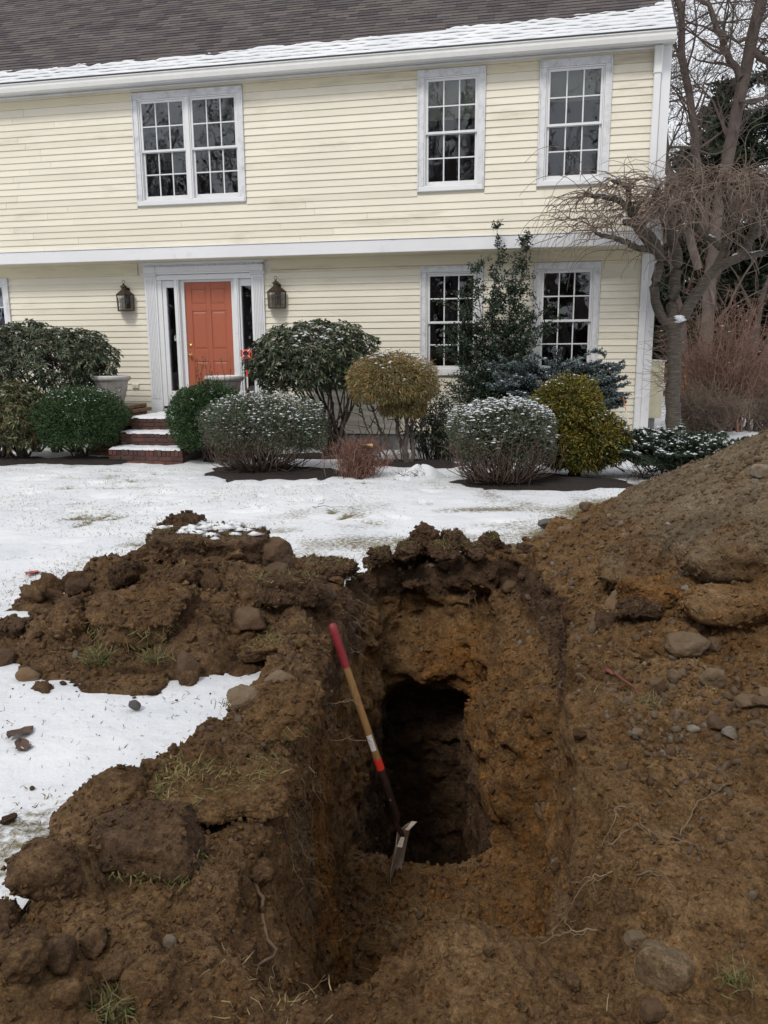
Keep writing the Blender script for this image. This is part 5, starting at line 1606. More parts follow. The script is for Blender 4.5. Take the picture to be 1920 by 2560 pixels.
# ---- bare trees by recursive branching
def grow(rng, p, d, L, r, lv, out, maxlv, up=.15, spread=.55, kids=(2, 4), twist=.18, shrink=(.62, .85), gnarl=.10, droop=0.0):
    k = 6 if lv < 3 else 4
    pts = [np.array(p, float)]; d = unit(np.array(d, float))
    for i in range(k-1):
        d = unit(d + rng.normal(0, gnarl, 3) + np.array([0, 0, up*.12 - droop*.12]))
        pts.append(pts[-1] + d*L/(k-1))
    pts = np.array(pts); r1 = r*(.62 if lv < maxlv else .35)
    out.append((pts, np.linspace(r, r1, k), lv))
    if lv >= maxlv: return
    n = rng.integers(*kids) + (1 if lv > 1 else 0)
    for i in range(n):
        t = 1.0 if i == 0 else rng.uniform(.35, 1.0)
        j = min(int(t*(k-1)), k-2); q = pts[j] + (pts[j+1]-pts[j])*(t*(k-1)-j)
        nd = unit(d*(1 if i == 0 else .75) + rng.normal(0, spread*(.5 if i == 0 else 1), 3) + np.array([0, 0, up - droop]))
        s = rng.uniform(*shrink)*(1 if i == 0 else .82)
        grow(rng, q, nd, L*s, r1*(.95 if i == 0 else rng.uniform(.45, .75)), lv+1, out, maxlv, up, spread, kids, twist, shrink, gnarl, droop)
MINR = [.0035]
def bare_tree(name, label, base, d, L, r, seed, maxlv=6, mat="farbark", twigmat=None, group=None, split=4, **kw):
    rng = np.random.default_rng(seed); out = []
    grow(rng, np.array(base), d, L, r, 0, out, maxlv, **kw)
    T = empty(name, base, 0, label, "tree", group)
    big = [(p, q) for p, q, l in out if l < split]; sm = [(p, np.maximum(q, MINR[0])) for p, q, l in out if l >= split]
    V, F = tube_batch(big, 8); part_np("trunk", V, F, mat, T, None, True)
    if sm:
        V, F = tube_batch(sm, 4); part_np("crown", V, F, twigmat or mat, T, None, True)
    return T

def weeping_cherry():
    rng = np.random.default_rng(130)
    base = np.array(H2W(1.80, -.40, 0))
    T = empty("weeping_cherry", base, 0, "leafless weeping cherry with a knobbly crotch, standing at the right corner of the house", "tree")
    def w(u, y, z):
        y2 = y - .75 if u > 1.45 else min(y - .75, -.62)
        return np.array(H2W(u*.95, y2, 1.6 + (z - 1.6)*.95))
    def poly(pts, rs, n=20):
        pts = np.array(pts, float); t = np.linspace(0, len(pts)-1, n); i = np.minimum(t.astype(int), len(pts)-2); f = (t-i)
        # Catmull-Rom
        def P(k): return pts[np.clip(k, 0, len(pts)-1)]
        f = f[:, None]
        c = .5*((2*P(i)) + (P(i+1)-P(i-1))*f + (2*P(i-1)-5*P(i)+4*P(i+1)-P(i+2))*f**2 + (3*P(i)-P(i-1)-3*P(i+1)+P(i+2))*f**3)
        return c + rng.normal(0, .008, c.shape), np.interp(t, np.arange(len(rs)), rs)
    tr = poly([w(1.88, .35, -.1), w(1.86, .35, .25), w(1.82, .35, 1.0), w(1.78, .35, 1.75), w(1.74, .35, 2.03), w(1.75, .35, 2.10)], [.150, .112, .105, .100, .122, .03], 26)
    V, F = tube_batch([tr], 14)
    rr = .006*vnoise(V, 14, 3) + .005*vnoise(V*np.array([1, 1, 3]), 20, 4); ctr = tr[0].mean(0)
    V = V + unit(V - np.stack([np.interp(V[:, 2], tr[0][:, 2], tr[0][:, 0]), np.interp(V[:, 2], tr[0][:, 2], tr[0][:, 1]), V[:, 2]], 1))*rr[:, None]
    part_np("trunk", V, F, "cherry", T, None, True)
    limbs = [
      ([w(1.70, .35, 1.98), w(1.52, .30, 2.22), w(1.42, .25, 2.55), w(1.48, .20, 2.95), w(1.40, .10, 3.18), w(1.22, -.05, 3.34), w(.92, -.3, 3.46)], [.062, .060, .056, .056, .055, .050, .036]),
      ([w(1.74, .35, 2.00), w(1.74, .40, 2.45), w(1.77, .40, 2.95), w(1.66, .30, 3.25), w(1.52, .15, 3.52), w(1.34, .0, 3.80)], [.075, .070, .066, .064, .054, .036]),
      ([w(1.80, .35, 1.98), w(1.98, .35, 2.30), w(2.18, .30, 2.65), w(2.36, .25, 2.86), w(2.60, .15, 2.96), w(2.72, .1, 3.22), w(2.78, .0, 3.55), w(2.72, -.1, 3.82)], [.076, .068, .064, .056, .052, .048, .042, .032]),
      ([w(2.30, .28, 2.80), w(2.42, .3, 3.1), w(2.46, .3, 3.45), w(2.36, .2, 3.8), w(2.30, .1, 3.95)], [.056, .050, .042, .034, .024]),
      ([w(1.46, .12, 3.10), w(1.15, .0, 3.12), w(.85, -.2, 3.22), w(.50, -.45, 3.28)], [.044, .038, .032, .022]),
      ([w(1.50, .15, 2.98), w(1.12, -.1, 3.36), w(1.02, -.15, 3.62), w(.72, -.35, 3.78), w(.40, -.55, 3.78)], [.048, .046, .042, .034, .022]),
      ([w(1.22, -.05, 3.34), w(.98, -.25, 3.62), w(.92, -.3, 3.92), w(.70, -.4, 4.02)], [.042, .038, .032, .022]),
      ([w(1.66, .3, 3.25), w(1.9, .3, 3.55), w(2.05, .2, 3.85), w(2.2, .1, 3.98)], [.046, .040, .034, .022]),
      ([w(2.72, .1, 3.22), w(3.1, .0, 3.48), w(3.5, -.1, 3.68), w(3.85, -.2, 3.66)], [.042, .036, .030, .02]),
      ([w(2.60, .15, 2.96), w(3.0, .3, 3.05), w(3.4, .2, 3.30), w(3.7, .2, 3.34)], [.040, .034, .028, .02]),
      ([w(2.78, .0, 3.55), w(3.05, -.3, 3.85), w(3.4, -.5, 3.98), w(3.7, -.6, 3.92)], [.036, .030, .026, .018]),
      ([w(2.4, .3, 3.1), w(2.0, .45, 3.45), w(1.7, .5, 3.8), w(1.5, .4, 4.0)], [.038, .034, .028, .02])]
    big = [poly(a, [q*1.2 for q in b], 22) for a, b in limbs]
    V, F = tube_batch(big, 8); part_np("limbs", V, F, "cherry", T, None, True)
    # knuckle at the crotch and a knot
    m = MB(); 
    # arching branchlets forming an umbrella, then weeping twigs
    lines, snowp = [], []
    LP_ = np.concatenate([c[4:] for c, r in big]); LR_ = np.concatenate([r[4:] for c, r in big])
    ok_ = LP_[:, 2] > 2.65; LP_, LR_ = LP_[ok_], LR_[ok_]
    ctr = np.array(H2W(1.9, -.6, 3.1))
    sec = []
    while len(sec) < 210:
        u_, y_ = rng.uniform(-1, 1, 2)
        if u_*u_ + y_*y_ > 1: continue
        uu, yy = 1.85 + 2.05*u_, -.75 + .9*y_
        if uu < 1.25 and rng.random() < .50: continue
        if uu < 1.5: yy = min(yy, -.68 - .35*rng.random())
        zz = 4.06 - .55*u_*u_ - .3*y_*y_ - abs(rng.normal(0, .34))
        tgt = np.array(H2W(uu, yy, zz)); d = np.linalg.norm(LP_ - tgt, axis=1); j = np.argsort(d)[int(rng.integers(0, 4))]
        q = curve(LP_[j], tgt, 8, rng, .07, bend=(0, 0, .10)); lines.append((q, np.linspace(min(.014, LR_[j]*.55), .0055, 8))); sec.append(q)
    def weep(p, d, L):
        k = 12; q = [p]; d = unit(d)
        for i in range(k-1):
            t = i/(k-1)
            d = unit(d + np.array([0, 0, -.15 - .15*t]) + rng.normal(0, .15, 3)); q.append(q[-1] + d*L/(k-1))
        q = np.array(q)
        loc = np.array([(v - np.array(house.location)) for v in q]); n = np.array([math.sin(HA), math.cos(HA)])
        yl = loc[:, 0]*n[0] + loc[:, 1]*n[1]; ul = loc[:, 0]*math.cos(HA) - loc[:, 1]*math.sin(HA)
        push = np.where(ul < 1.5, np.maximum(0, yl + .56), 0); q[:, 0] -= n[0]*push; q[:, 1] -= n[1]*push
        return q
    for s in sec:
        for i in range(5):
            j = rng.integers(2, 8); dd = unit((s[j] - ctr)*np.array([1, 1, .15]))*.8 + rng.normal(0, .60, 3); dd[2] = rng.uniform(-.1, 1.1)
            L = rng.choice([.25, .45, .75, 1.2], p=[.40, .33, .20, .07])*rng.uniform(.8, 1.2)
            lines.append((weep(s[j], dd, L), np.linspace(.0058, .0026, 12)))
    # long hanging whips reaching out over the wall on the left and down on the right
    for i in range(95):
        s = sec[rng.integers(len(sec))]; j = 7
        sgn = -1 if rng.random() < .42 else 1
        hx = np.array([math.cos(HA), -math.sin(HA), 0])*sgn
        dd = hx*rng.uniform(.4, 1.2) + np.array([0, 0, rng.uniform(.1, .8)]) + rng.normal(0, .3, 3)
        lines.append((weep(s[j], dd, rng.uniform(.9, 1.9)), np.linspace(.0052, .0024, 12)))
    for i in range(70):   # thin shoots from the trunk below the crotch, on the left
        a = np.array(H2W(1.62 + rng.normal(0, .03), -.44, rng.uniform(1.0, 1.95)))
        dd = np.array([-1, -.25, rng.uniform(-.3, .7)]) + rng.normal(0, .35, 3)
        lines.append((curve(a, a + unit(dd)*rng.uniform(.15, .5), 8, rng, .07), np.linspace(.0035, .0015, 8)))
    V, F = tube_batch(lines, 4); part_np("weeping_twigs", V, F, "tantwig", T, None, True)
    # snow on the limbs and in the crotch
    Q = []
    for c, r in big:
        for j in range(2, len(c)-1):
            t = unit(c[j+1]-c[j-1])
            if abs(t[2]) < .75 and rng.random() < .55: 
                for e in range(3): Q.append(c[j] + (c[j+1]-c[j])*rng.random() + np.array([0, -.01, r[j]*.95]))
    Q = np.array(Q); V, F = snow_clumps(rng, Q, (.018, .036), .45); part_np("limb_snow", V, F, "snow", T, None, True, "stuff")
    Q = np.array(H2W(1.735, -.50, 2.075)) + rng.normal(0, 1, (10, 3))*np.array([.022, .015, .022]); V, F = snow_clumps(rng, Q, (.035, .055), .7); part_np("crotch_snow", V, F, "snow", T, None, True, "stuff")
weeping_cherry()

def twiggy_shrub(name, label, base, rx, ry, h, n, seed, mat, low=.5, cat="shrub", group=None, snow=0, r=.010):
    rng = np.random.default_rng(seed)
    T = empty(name, base, 0, label, cat, group); L, S = [], []
    b = np.array(base)
    for i in range(n):
        a = b + np.array([rng.normal(0, rx*.22), rng.normal(0, ry*.22), 0]); an = rng.uniform(0, 6.28); k = rng.uniform(0, 1)**.5
        e = b + np.array([math.cos(an)*rx*k, math.sin(an)*ry*k, h*rng.uniform(low, 1)*(1 - .28*k*k)])
        c = curve(a, e, 8, rng, .035, bend=(-(e-a)[0]*.10, -(e-a)[1]*.1, 0)); S.append((c, np.linspace(r*rng.uniform(.6, 1.3), .003, 8)))
        for q in range(15):
            j = rng.integers(2, 8); m = c[j]; ln = rng.uniform(.12, .42)
            d = unit(rng.normal(0, 1, 3) + np.array([0, 0, .45])); e2 = m + d*ln
            k2 = curve(m, e2, 4, rng, .09); L.append((k2, np.linspace(.0045, .002, 4)))
            for z in range(2):
                m3 = k2[rng.integers(1, 4)]; L.append((curve(m3, m3 + unit(rng.normal(0, 1, 3) + np.array([0, 0, .3]))*rng.uniform(.06, .2), 4, rng, .1), np.linspace(.0032, .0018, 4)))
    V, F = tube_batch(S, 5); part_np("stems", V, F, mat, T, None, True)
    V, F = tube_batch(L, 3); part_np("twigs", V, F, mat, T, None, True)
    if snow:
        Q = np.array([l[0][2] for l in L]); Q = Q[rng.choice(len(Q), snow)]
        V, F = snow_clumps(rng, Q, (.012, .03), .35); part_np("snow_dusting", V, F, "snow", T, None, False, "stuff")
    return T
twiggy_shrub("twiggy_shrub", "big leafless reddish shrub with crowded fine twigs behind the cherry trunk", (6.95, 16.6, 0), 1.35, 1.0, 2.85, 150, 140, "twig", .55, snow=90, r=.022)
twiggy_shrub("twiggy_shrub", "leafless reddish shrub at the right edge, behind the soil heap", (9.0, 17.6, 0), 1.4, 1.1, 2.7, 110, 141, "twig", .5, snow=60, r=.020)
twiggy_shrub("dry_stalks", "clump of tan dry stalks at the foot of the leafless shrub", (6.2, 15.6, 0), .8, .5, .95, 120, 142, "tantwig", .5, "plant")
twiggy_shrub("dry_stalks", "low tangle of tan stalks beyond the crest of the soil heap", (8.0, 16.2, 0), 1.1, .6, .95, 120, 143, "tantwig", .5, "plant")
# rust-coloured beech hedge farther back
def leafy_far(name, label, base, r, n, leaf, cols, seed, cat="shrub", mat="leaf", group=None, stems=30):
    rng = np.random.default_rng(seed)
    T = empty(name, base, 0, label, cat, group)
    c = np.array(base) + np.array([0, 0, r[2]])
    P, Nn = shell_points(rng, n, c, r, .2, 1.2, .3, -.9, seed)
    V, F = leaf_mesh(P, rng.normal(0, 1, P.shape), leaf*rng.uniform(.6, 1.3, len(P)), leaf*.5, rng)
    part_np("foliage", V, F, mat, T, rep4(tones_for(rng, len(P), cols, [1]*len(cols))*(1+.3*vnoise(P, 2, seed))[:, None]))
    V, F = tube_batch(stems_to(rng, base, P[rng.choice(len(P), stems)], .02, .005), 4); part_np("stems", V, F, "stem", T)
    return T
RUST = [(.24, .095, .035), (.30, .14, .055), (.17, .075, .035), (.20, .12, .06)]
for k, (x, y, w) in enumerate(((9.2, 23.5, 1.3), (11.6, 23.2, 1.5), (14.4, 24.0, 1.6))):
    leafy_far("oakleaf_shrub", ("shrub holding rust-brown dead leaves beyond the cherry trunk", "shrub holding rust-brown dead leaves behind the reddish twigs", "shrub holding rust-brown dead leaves at the right edge beyond the heap")[k], (x, y, 0), (w, .8, .75), 2600, .09, RUST, 150+k)

# ---- conifers behind the house
def conifer(name, label, base, h, rb, seed, cols, n_tier=26, needle=(.20, .05), dens=15, lean=0.0, start=.1, group=None):
    rng = np.random.default_rng(seed); base = np.array(base, float)
    T = empty(name, base, 0, label, "tree", group); boughs = []
    for t in np.linspace(start, .98, n_tier):
        z = h*t; R = rb*(1-t)**.75*rng.uniform(.75, 1.15) + .15
        for q in range(rng.integers(4, 7)):
            an = rng.uniform(0, 6.28); L = R*rng.uniform(.7, 1.1)
            e = base + np.array([math.cos(an)*L, math.sin(an)*L, z - L*rng.uniform(.0, .30)])
            boughs.append(curve(base + np.array([0, 0, z]), e, 6, rng, .03, bend=(0, 0, L*.10)))
    P, Dn = [], []
    for c in boughs:
        L = np.linalg.norm(c[-1]-c[0]); m = max(6, int(L*dens*2.2))
        t = rng.uniform(.15, 1, m)*(len(c)-1); i = np.minimum(t.astype(int), len(c)-2); p = c[i] + (c[i+1]-c[i])*(t-i)[:, None]
        p = np.repeat(p, 5, 0) + rng.normal(0, .16, (m*5, 3))*np.array([1, 1, .55]); P.append(p)
        Dn.append(unit(c[-1]-c[0])*.6 + rng.normal(0, .7, p.shape) + np.array([0, 0, -.15]))
    P = np.concatenate(P); Dn = np.concatenate(Dn)
    V, F = leaf_mesh(P, Dn, needle[0]*rng.uniform(.6, 1.3, len(P)), needle[1], rng, .1)
    col = tones_for(rng, len(P), cols, [1]*len(cols))*(1 + .3*vnoise(P, 1.4, seed))[:, None]
    part_np("crown", V, F, "needle", T, rep4(col))
    lines = [(b, np.linspace(.04, .01, 6)) for b in boughs] + [(np.linspace(base, base + np.array([lean, 0, h]), 6), np.linspace(h*.022, .02, 6))]
    V, F = tube_batch(lines, 5); part_np("trunk", V, F, "farbark", T, None, True)
    return T
PINE = [(.016, .032, .026), (.024, .044, .034), (.034, .056, .044), (.020, .030, .020)]
HEM = [(.012, .022, .012), (.020, .034, .018), (.030, .044, .022), (.040, .046, .026)]
conifer("pine_tree", "tall blue-green pine at the right edge, reaching out of the frame", (16.2, 33.0, 0), 22.0, 4.6, 160, PINE, 34, (.30, .06), 11, start=.34)
conifer("hemlock_tree", "dark hemlock behind the crown of the weeping cherry", (12.2, 31.0, 0), 11.0, 4.6, 161, HEM, 30, (.30, .09), 14)
conifer("hemlock_tree", "dark hemlock at the right edge below the blue-green pine", (16.0, 29.5, 0), 12.0, 4.4, 162, HEM, 30, (.30, .09), 14)
conifer("hemlock_tree", "slim dark evergreen showing beside the corner board of the house", (10.6, 33.0, 0), 6.2, 2.2, 163, HEM, 20, (.22, .06), 12)
# the big leaning bare tree and its neighbours
def big_leaning():
    rng = np.random.default_rng(165)
    base = np.array([9.55, 23.8, 0.]); T = empty("bare_tree", base, 0, "big leaning bare tree rising beside the right end of the roof", "tree")
    def pl(pts, rs, n=16):
        pts = np.array(pts, float); t = np.linspace(0, len(pts)-1, n); i = np.minimum(t.astype(int), len(pts)-2)
        return pts[i] + (pts[i+1]-pts[i])*(t-i)[:, None] + rng.normal(0, .03, (n, 3)), np.interp(t, np.arange(len(rs)), rs)
    def g(u, y, z): return np.array(H2W(u, y, z))
    big = [pl([base, g(4.2, 12, 2.6), g(4.22, 12, 5.2), g(4.62, 12, 8.2), g(4.98, 12, 10.8), g(5.5, 12, 14)], [.22, .17, .165, .16, .15, .10]),
           pl([g(3.85, 12, 3.9), g(3.35, 12, 5.6), g(2.95, 12.1, 6.6), g(2.75, 12.2, 7.6), g(2.25, 12.2, 8.6), g(1.6, 12.2, 9.3)], [.12, .125, .115, .10, .085, .05]),
           pl([g(4.0, 12, 5.0), g(3.72, 12, 6.6), g(3.45, 12, 8.0), g(3.05, 12, 9.6), g(3.0, 12, 10.6), g(2.5, 12, 12)], [.12, .12, .10, .10, .085, .05]),
           pl([g(4.68, 12, 8.8), g(4.15, 12, 9.6), g(3.85, 12, 10.4), g(3.4, 12, 11.2)], [.10, .09, .075, .05]),
           pl([g(4.85, 12, 9.5), g(5.5, 12, 9.1), g(6.2, 12, 9.2), g(7.2, 12, 9.8)], [.10, .085, .07, .04])]
    V, F = tube_batch(big, 10); part_np("trunk", V, F, "farbark", T, None, True)
    out = []
    for c, r in big:
        for j in range(4, len(c)):
            for q in range(2):
                d = rng.normal(0, 1, 3) + np.array([0, 0, .5]); d[1] *= .6
                grow(rng, c[j], d, rng.uniform(.7, 1.5), min(.05, r[j]*.35), 0, out, 4, .10, .6, (2, 4), gnarl=.16)
    out = [(p, np.maximum(q, .005)) for p, q, l in out]
    V, F = tube_batch(out, 4); part_np("crown", V, F, "farbark", T, None, True)
big_leaning()
bare_tree("bare_tree", "thin reddish bare trunk rising behind the weeping cherry", (9.6, 25.9, 0), (.06, 0, 1), 3.4, .17, 166, 5, "farbark", "twig")
bare_tree("bare_tree", "slender bare tree in the gap beside the corner board", (7.9, 27.0, 0), (.02, 0, 1), 2.6, .10, 167, 6, "farbark", "twig", spread=.5)
bare_tree("bare_tree", "bare tree filling the sky just right of the house corner", (7.4, 29.5, 0), (.05, 0, 1), 3.2, .13, 168, 6, "farbark", "twig", spread=.55)
bare_tree("bare_tree", "bare tree among the dark evergreens on the right", (12.2, 27.5, 0), (-.03, 0, 1), 3.0, .15, 169, 6, "farbark", "twig")
# far wood: one mass
def far_wood():
    rng = np.random.default_rng(171)
    lines = []; P = []
    for i in range(420):
        x, y = rng.uniform(2, 62), rng.uniform(46, 72); h = rng.uniform(6, 13); b = np.array([x, y, 0.])
        lines.append((curve(b, b + np.array([rng.normal(0, .6), 0, h]), 6, rng, .015), np.linspace(.16, .03, 6)))
        for q in range(16):
            z = rng.uniform(.2, .95)*h; s = b + np.array([0, 0, z]); e = s + np.array([rng.normal(0, 1.3), rng.normal(0, .8), rng.uniform(.4, 2.0)])
            lines.append((curve(s, e, 6, rng, .06), np.linspace(.045, .015, 6)))
        if i % 3 == 0:
            c = b + np.array([0, 0, 1.8]); P.append(c + rng.normal(0, 1, (240, 3))*np.array([1.4, 1.0, 1.4]))
    V, F = tube_batch(lines, 4); o = tag(link("far_wood", np_mesh("far_wood", V, F, M["farbark"])), kind="stuff")
    P = np.concatenate(P); P[:, 2] = np.abs(P[:, 2]); V, F = leaf_mesh(P, rng.normal(0, 1, P.shape), .40, .16, rng)
    tag(link("undergrowth", np_mesh("undergrowth", V, F, M["needle"], False, rep4(tones_for(rng, len(P), [(.05, .042, .034), (.075, .055, .045), (.03, .036, .024)], [1, 1, 1])))), kind="stuff")
far_wood()
# trees across the street, behind the photographer: seen in the window panes
def street_trees():
    protos = []
    rng = np.random.default_rng(180)
    spots = [(-10, -9, 1.1), (-5.5, -12, 1.0), (-1.5, -8.5, .95), (-24, -7, 1.1), (-30, -12, 1.2), (-14.5, -8, 1.1), (-26, -19, 1.3), (-12, -22, 1.3), (-17, -12, 1.15), (-7.5, -9.5, 1.0), (-21.5, -11, 1.2), (-27, -9, 1.1), (-4, -15, 1.2), (-10.5, -14, 1.15), (-33, -16, 1.3), (2.5, -11, 1.1), (6, -9, .9), (-14, -13, 1.2), (-8, -17, 1.1), (0, -18, 1.2), (5, -19, 1.1), (-18, -10, 1.0), (-21, -17, 1.2), (10, -14, 1.0), (-3.5, -21, 1.3), (13, -20, 1.2)]
    for k, (x, y, s) in enumerate(spots):
        if k < 3:
            MINR[0] = .011; t = bare_tree("street_tree", "bare deciduous tree across the street behind the photographer, mirrored in the window panes", (x, y, 0), (0, 0, 1), 4.9, .30, 190+k, 6, "farbark", "farbark", "bare trees across the street", up=.22, spread=.55)
            MINR[0] = .0035; protos.append(t); t.scale = (s,)*3
        else:
            t = copy_tree(protos[k % 3]); t.location = (x, y, 0); t.scale = (s,)*3; t.rotation_euler = (0, 0, rng.uniform(0, 6.28))
    for k, (x, y) in enumerate(((-12, -26), (3, -25), (9, -24), (-4, -25), (-19, -24), (-27, -23), (-8, -24), (-15.5, -27), (-23, -26), (-1, -27), (6, -27), (-32, -22))):
        if k == 0: p = conifer("street_conifer", "dark conifer across the street behind the photographer, mirrored in the lower panes", (x, y, 0), 8.0, 2.8, 199, HEM, 18, (.3, .09), 8, group="conifers across the street")
        else:
            t = copy_tree(p); t.location = (x, y, 0); t.rotation_euler = (0, 0, k*1.3); t.scale = (rng.uniform(.8, 1.2),)*3
street_trees()

# ---- planting beds (dark mulch showing through the snow) 
def bed(name, cx, cy, rx, ry, rot, seed, n=36, z=.006):
    rng = np.random.default_rng(seed)
    a = np.linspace(0, 2*np.pi, n, endpoint=False)
    V = [(cx, cy, z + .05)]; F = []
    rings = 7
    for k in range(1, rings+1):
        f = k/rings
        for q in a:
            e = 1 + .10*math.sin(3*q + seed) + .07*math.sin(7*q + 2*seed) + rng.normal(0, .03)
            x, y = rx*e*f*math.cos(q), ry*e*f*math.sin(q)
            X, Y = cx + x*math.cos(rot) - y*math.sin(rot), cy + x*math.sin(rot) + y*math.cos(rot)
            V.append((X, Y, lawn_z(X, Y) + z + .045*(1-f**3) + rng.normal(0, .008)*(k < rings) - (.02 if k == rings else 0)))
    for j in range(n): F.append((0, 1+j, 1+(j+1) % n))
    for k in range(rings-1):
        for j in range(n): F.append((1+k*n+j, 1+(k+1)*n+j, 1+(k+1)*n+(j+1) % n, 1+k*n+(j+1) % n))
    me = bpy.data.meshes.new(name); me.from_pydata(V, [], F); me.materials.append(M["mulch"]); me.polygons.foreach_set("use_smooth", np.ones(len(F), bool)); me.update()
    return tag(link(name, me), kind="structure")
bed("mulch_bed", -1.52, 10.85, 1.05, .62, -.2, 1)
bed("mulch_bed", 1.95, 9.95, 1.15, .72, -.2, 2)
bed("mulch_bed", -4.55, 12.2, .75, .42, -.2, 3)
bed("mulch_bed", .45, 11.7, .8, .40, -.2, 4)
bed("mulch_bed", -.9, 12.6, .9, .3, -.2, 5)
bed("mulch_bed", -5.7, 12.3, .7, .35, -.2, 6)
bed("mulch_bed", 1.6, 12.5, .9, .25, -.2, 7)
# ------------------------------------------------------------------ loose soil crumbs and gravel (too many to count)
def ico():
    t = (1+5**.5)/2
    V = unit(np.array([(-1,t,0),(1,t,0),(-1,-t,0),(1,-t,0),(0,-1,t),(0,1,t),(0,-1,-t),(0,1,-t),(t,0,-1),(t,0,1),(-t,0,-1),(-t,0,1)], float))
    F = np.array([(0,11,5),(0,5,1),(0,1,7),(0,7,10),(0,10,11),(1,5,9),(5,11,4),(11,10,2),(10,7,6),(7,1,8),(3,9,4),(3,4,2),(3,2,6),(3,6,8),(3,8,9),(4,9,5),(2,4,11),(6,2,10),(8,6,7),(9,8,1)])
    return V, F
def icosub(n):
    V, F = ico()
    for _ in range(n):
        e = np.concatenate([F[:, [0,1]], F[:, [1,2]], F[:, [2,0]]]); es = np.sort(e, 1)
        u, inv = np.unique(es, axis=0, return_inverse=True); inv = inv.reshape(-1)
        M_ = unit((V[u[:,0]] + V[u[:,1]])/2); n0 = len(V); f = len(F)
        a, b, c = inv[:f]+n0, inv[f:2*f]+n0, inv[2*f:]+n0
        F = np.concatenate([np.stack([F[:,0], a, c], 1), np.stack([F[:,1], b, a], 1), np.stack([F[:,2], c, b], 1), np.stack([a, b, c], 1)])
        V = np.concatenate([V, M_])
    return V, F
OCT_V = np.array([(1,0,0),(0,1,0),(-1,0,0),(0,-1,0),(0,0,1),(0,0,-1)], float)
OCT_F = np.array([(0,1,4),(1,2,4),(2,3,4),(3,0,4),(1,0,5),(2,1,5),(3,2,5),(0,3,5)])

tri_c = TV[TF].mean(1)
_e1 = TV[TF[:,2]] - TV[TF[:,0]]; _e2 = TV[TF[:,3]] - TV[TF[:,1]]
tri_n = np.cross(_e1, _e2); tri_a = np.linalg.norm(tri_n, axis=1)/2; tri_n = tri_n/np.maximum(2*tri_a[:, None], 1e-9)
EYE = np.array([0, 0, 1.6])
_v = EYE - tri_c; dist = np.linalg.norm(_v, axis=1)
facing = (tri_n*_v).sum(1)/dist
cone_c = grid_at(CONE2, tri_c[:,0], tri_c[:,1])
def scatter(n, w, rng):
    i = rng.choice(len(TF), n, p=w/w.sum())
    u, v = rng.random((n, 1)), rng.random((n, 1))
    q = TF[i]; a = TV[q[:,0]]*(1-u)*(1-v) + TV[q[:,1]]*u*(1-v) + TV[q[:,2]]*u*v + TV[q[:,3]]*(1-u)*v
    return a, tri_n[i], i
def rot_rand(rng, n):
    q = unit(rng.normal(size=(n, 4))); w, x, y, z = q.T
    return np.stack([1-2*(y*y+z*z), 2*(x*y-z*w), 2*(x*z+y*w), 2*(x*y+z*w), 1-2*(x*x+z*z), 2*(y*z-x*w), 2*(x*z-y*w), 2*(y*z+x*w), 1-2*(x*x+y*y)], 1).reshape(n, 3, 3)
rgs = np.random.default_rng(301)
# crumbs: everywhere on the dug soil, finer on the tipped cone
wgt = tri_a*np.clip(facing, .05, 1)**.5/dist**1.6*np.where(tri_n[:,2] > .30, 1, .07)
clus = vnoise(tri_c, 3.2, 305); wgt = wgt*np.clip(.35 + clus*.9 + .5, .08, 2)
n = 100000
P, Nn, fi = scatter(n, wgt, rgs)
sz = (.0020 + .0125*rgs.random(n)**4.6)*np.clip(dist[fi]/2.6, .75, 1.7)*np.where(cone_c[fi] > .25, .85, 1.0)
V = OCT_V[None]*rgs.uniform(.55, 1.35, (n, 6, 1))*np.array([1, 1, .75])
V = np.einsum('nij,nkj->nki', rot_rand(rgs, n), V)*sz[:, None, None] + (P + Nn*sz[:, None]*.35)[:, None]
F = (OCT_F[None] + (np.arange(n)*6)[:, None, None]).reshape(-1, 3)
def at_face(A, fi, k, j): return np.repeat(np.clip(A[TF[fi, 0]] + j, 0, 1), k)
jt = rgs.normal(0, .16, n)
me = np_mesh("soil_crumbs", V.reshape(-1, 3), F, M["soil"], False, None, {"top": at_face(top, fi, 6, jt), "ochre": at_face(och, fi, 6, rgs.normal(0, .18, n)), "grey": at_face(gry, fi, 6, rgs.normal(0, .16, n))})
tag(link("soil_crumbs", me), kind="stuff")
# gravel: grey and tan pebbles, most on the right-hand side
IV, IF = ico()
wg = tri_a/dist**1.1*np.clip(tri_n[:,2], 0, 1)*(tri_n[:,2] > .3)*np.where(tri_c[:,0] > .9, 1.0, .30)
wg = wg*np.clip(vnoise(tri_c, 1.9, 306)*1.6 + .45, .04, 2)
wg = wg*(1 + 2.2*np.exp(-((tri_c[:,1]-3.15)/.35)**2)*(tri_c[:,0] > 1.0))
n = 3900
P, Nn, fi = scatter(n, wg, rgs)
sz = (.006 + .014*rgs.random(n)**2.4)*np.clip(dist[fi]/3.2, .7, 1.5)
V = IV[None]*rgs.uniform(.8, 1.2, (n, 12, 1))*np.array([1.25, .95, .65])
V = np.einsum('nij,nkj->nki', rot_rand(rgs, n), V)*sz[:, None, None] + (P + Nn*sz[:, None]*.25)[:, None]
F = (IF[None] + (np.arange(n)*12)[:, None, None]).reshape(-1, 3)
mi = np.repeat(rgs.choice(3, n, p=[.55, .12, .33]), 20)
me = np_mesh("gravel", V.reshape(-1, 3), F, [M["stone"], M["greystone"], M["brownstone"]], True, None, None, mi)
tag(link("gravel", me), kind="stuff")

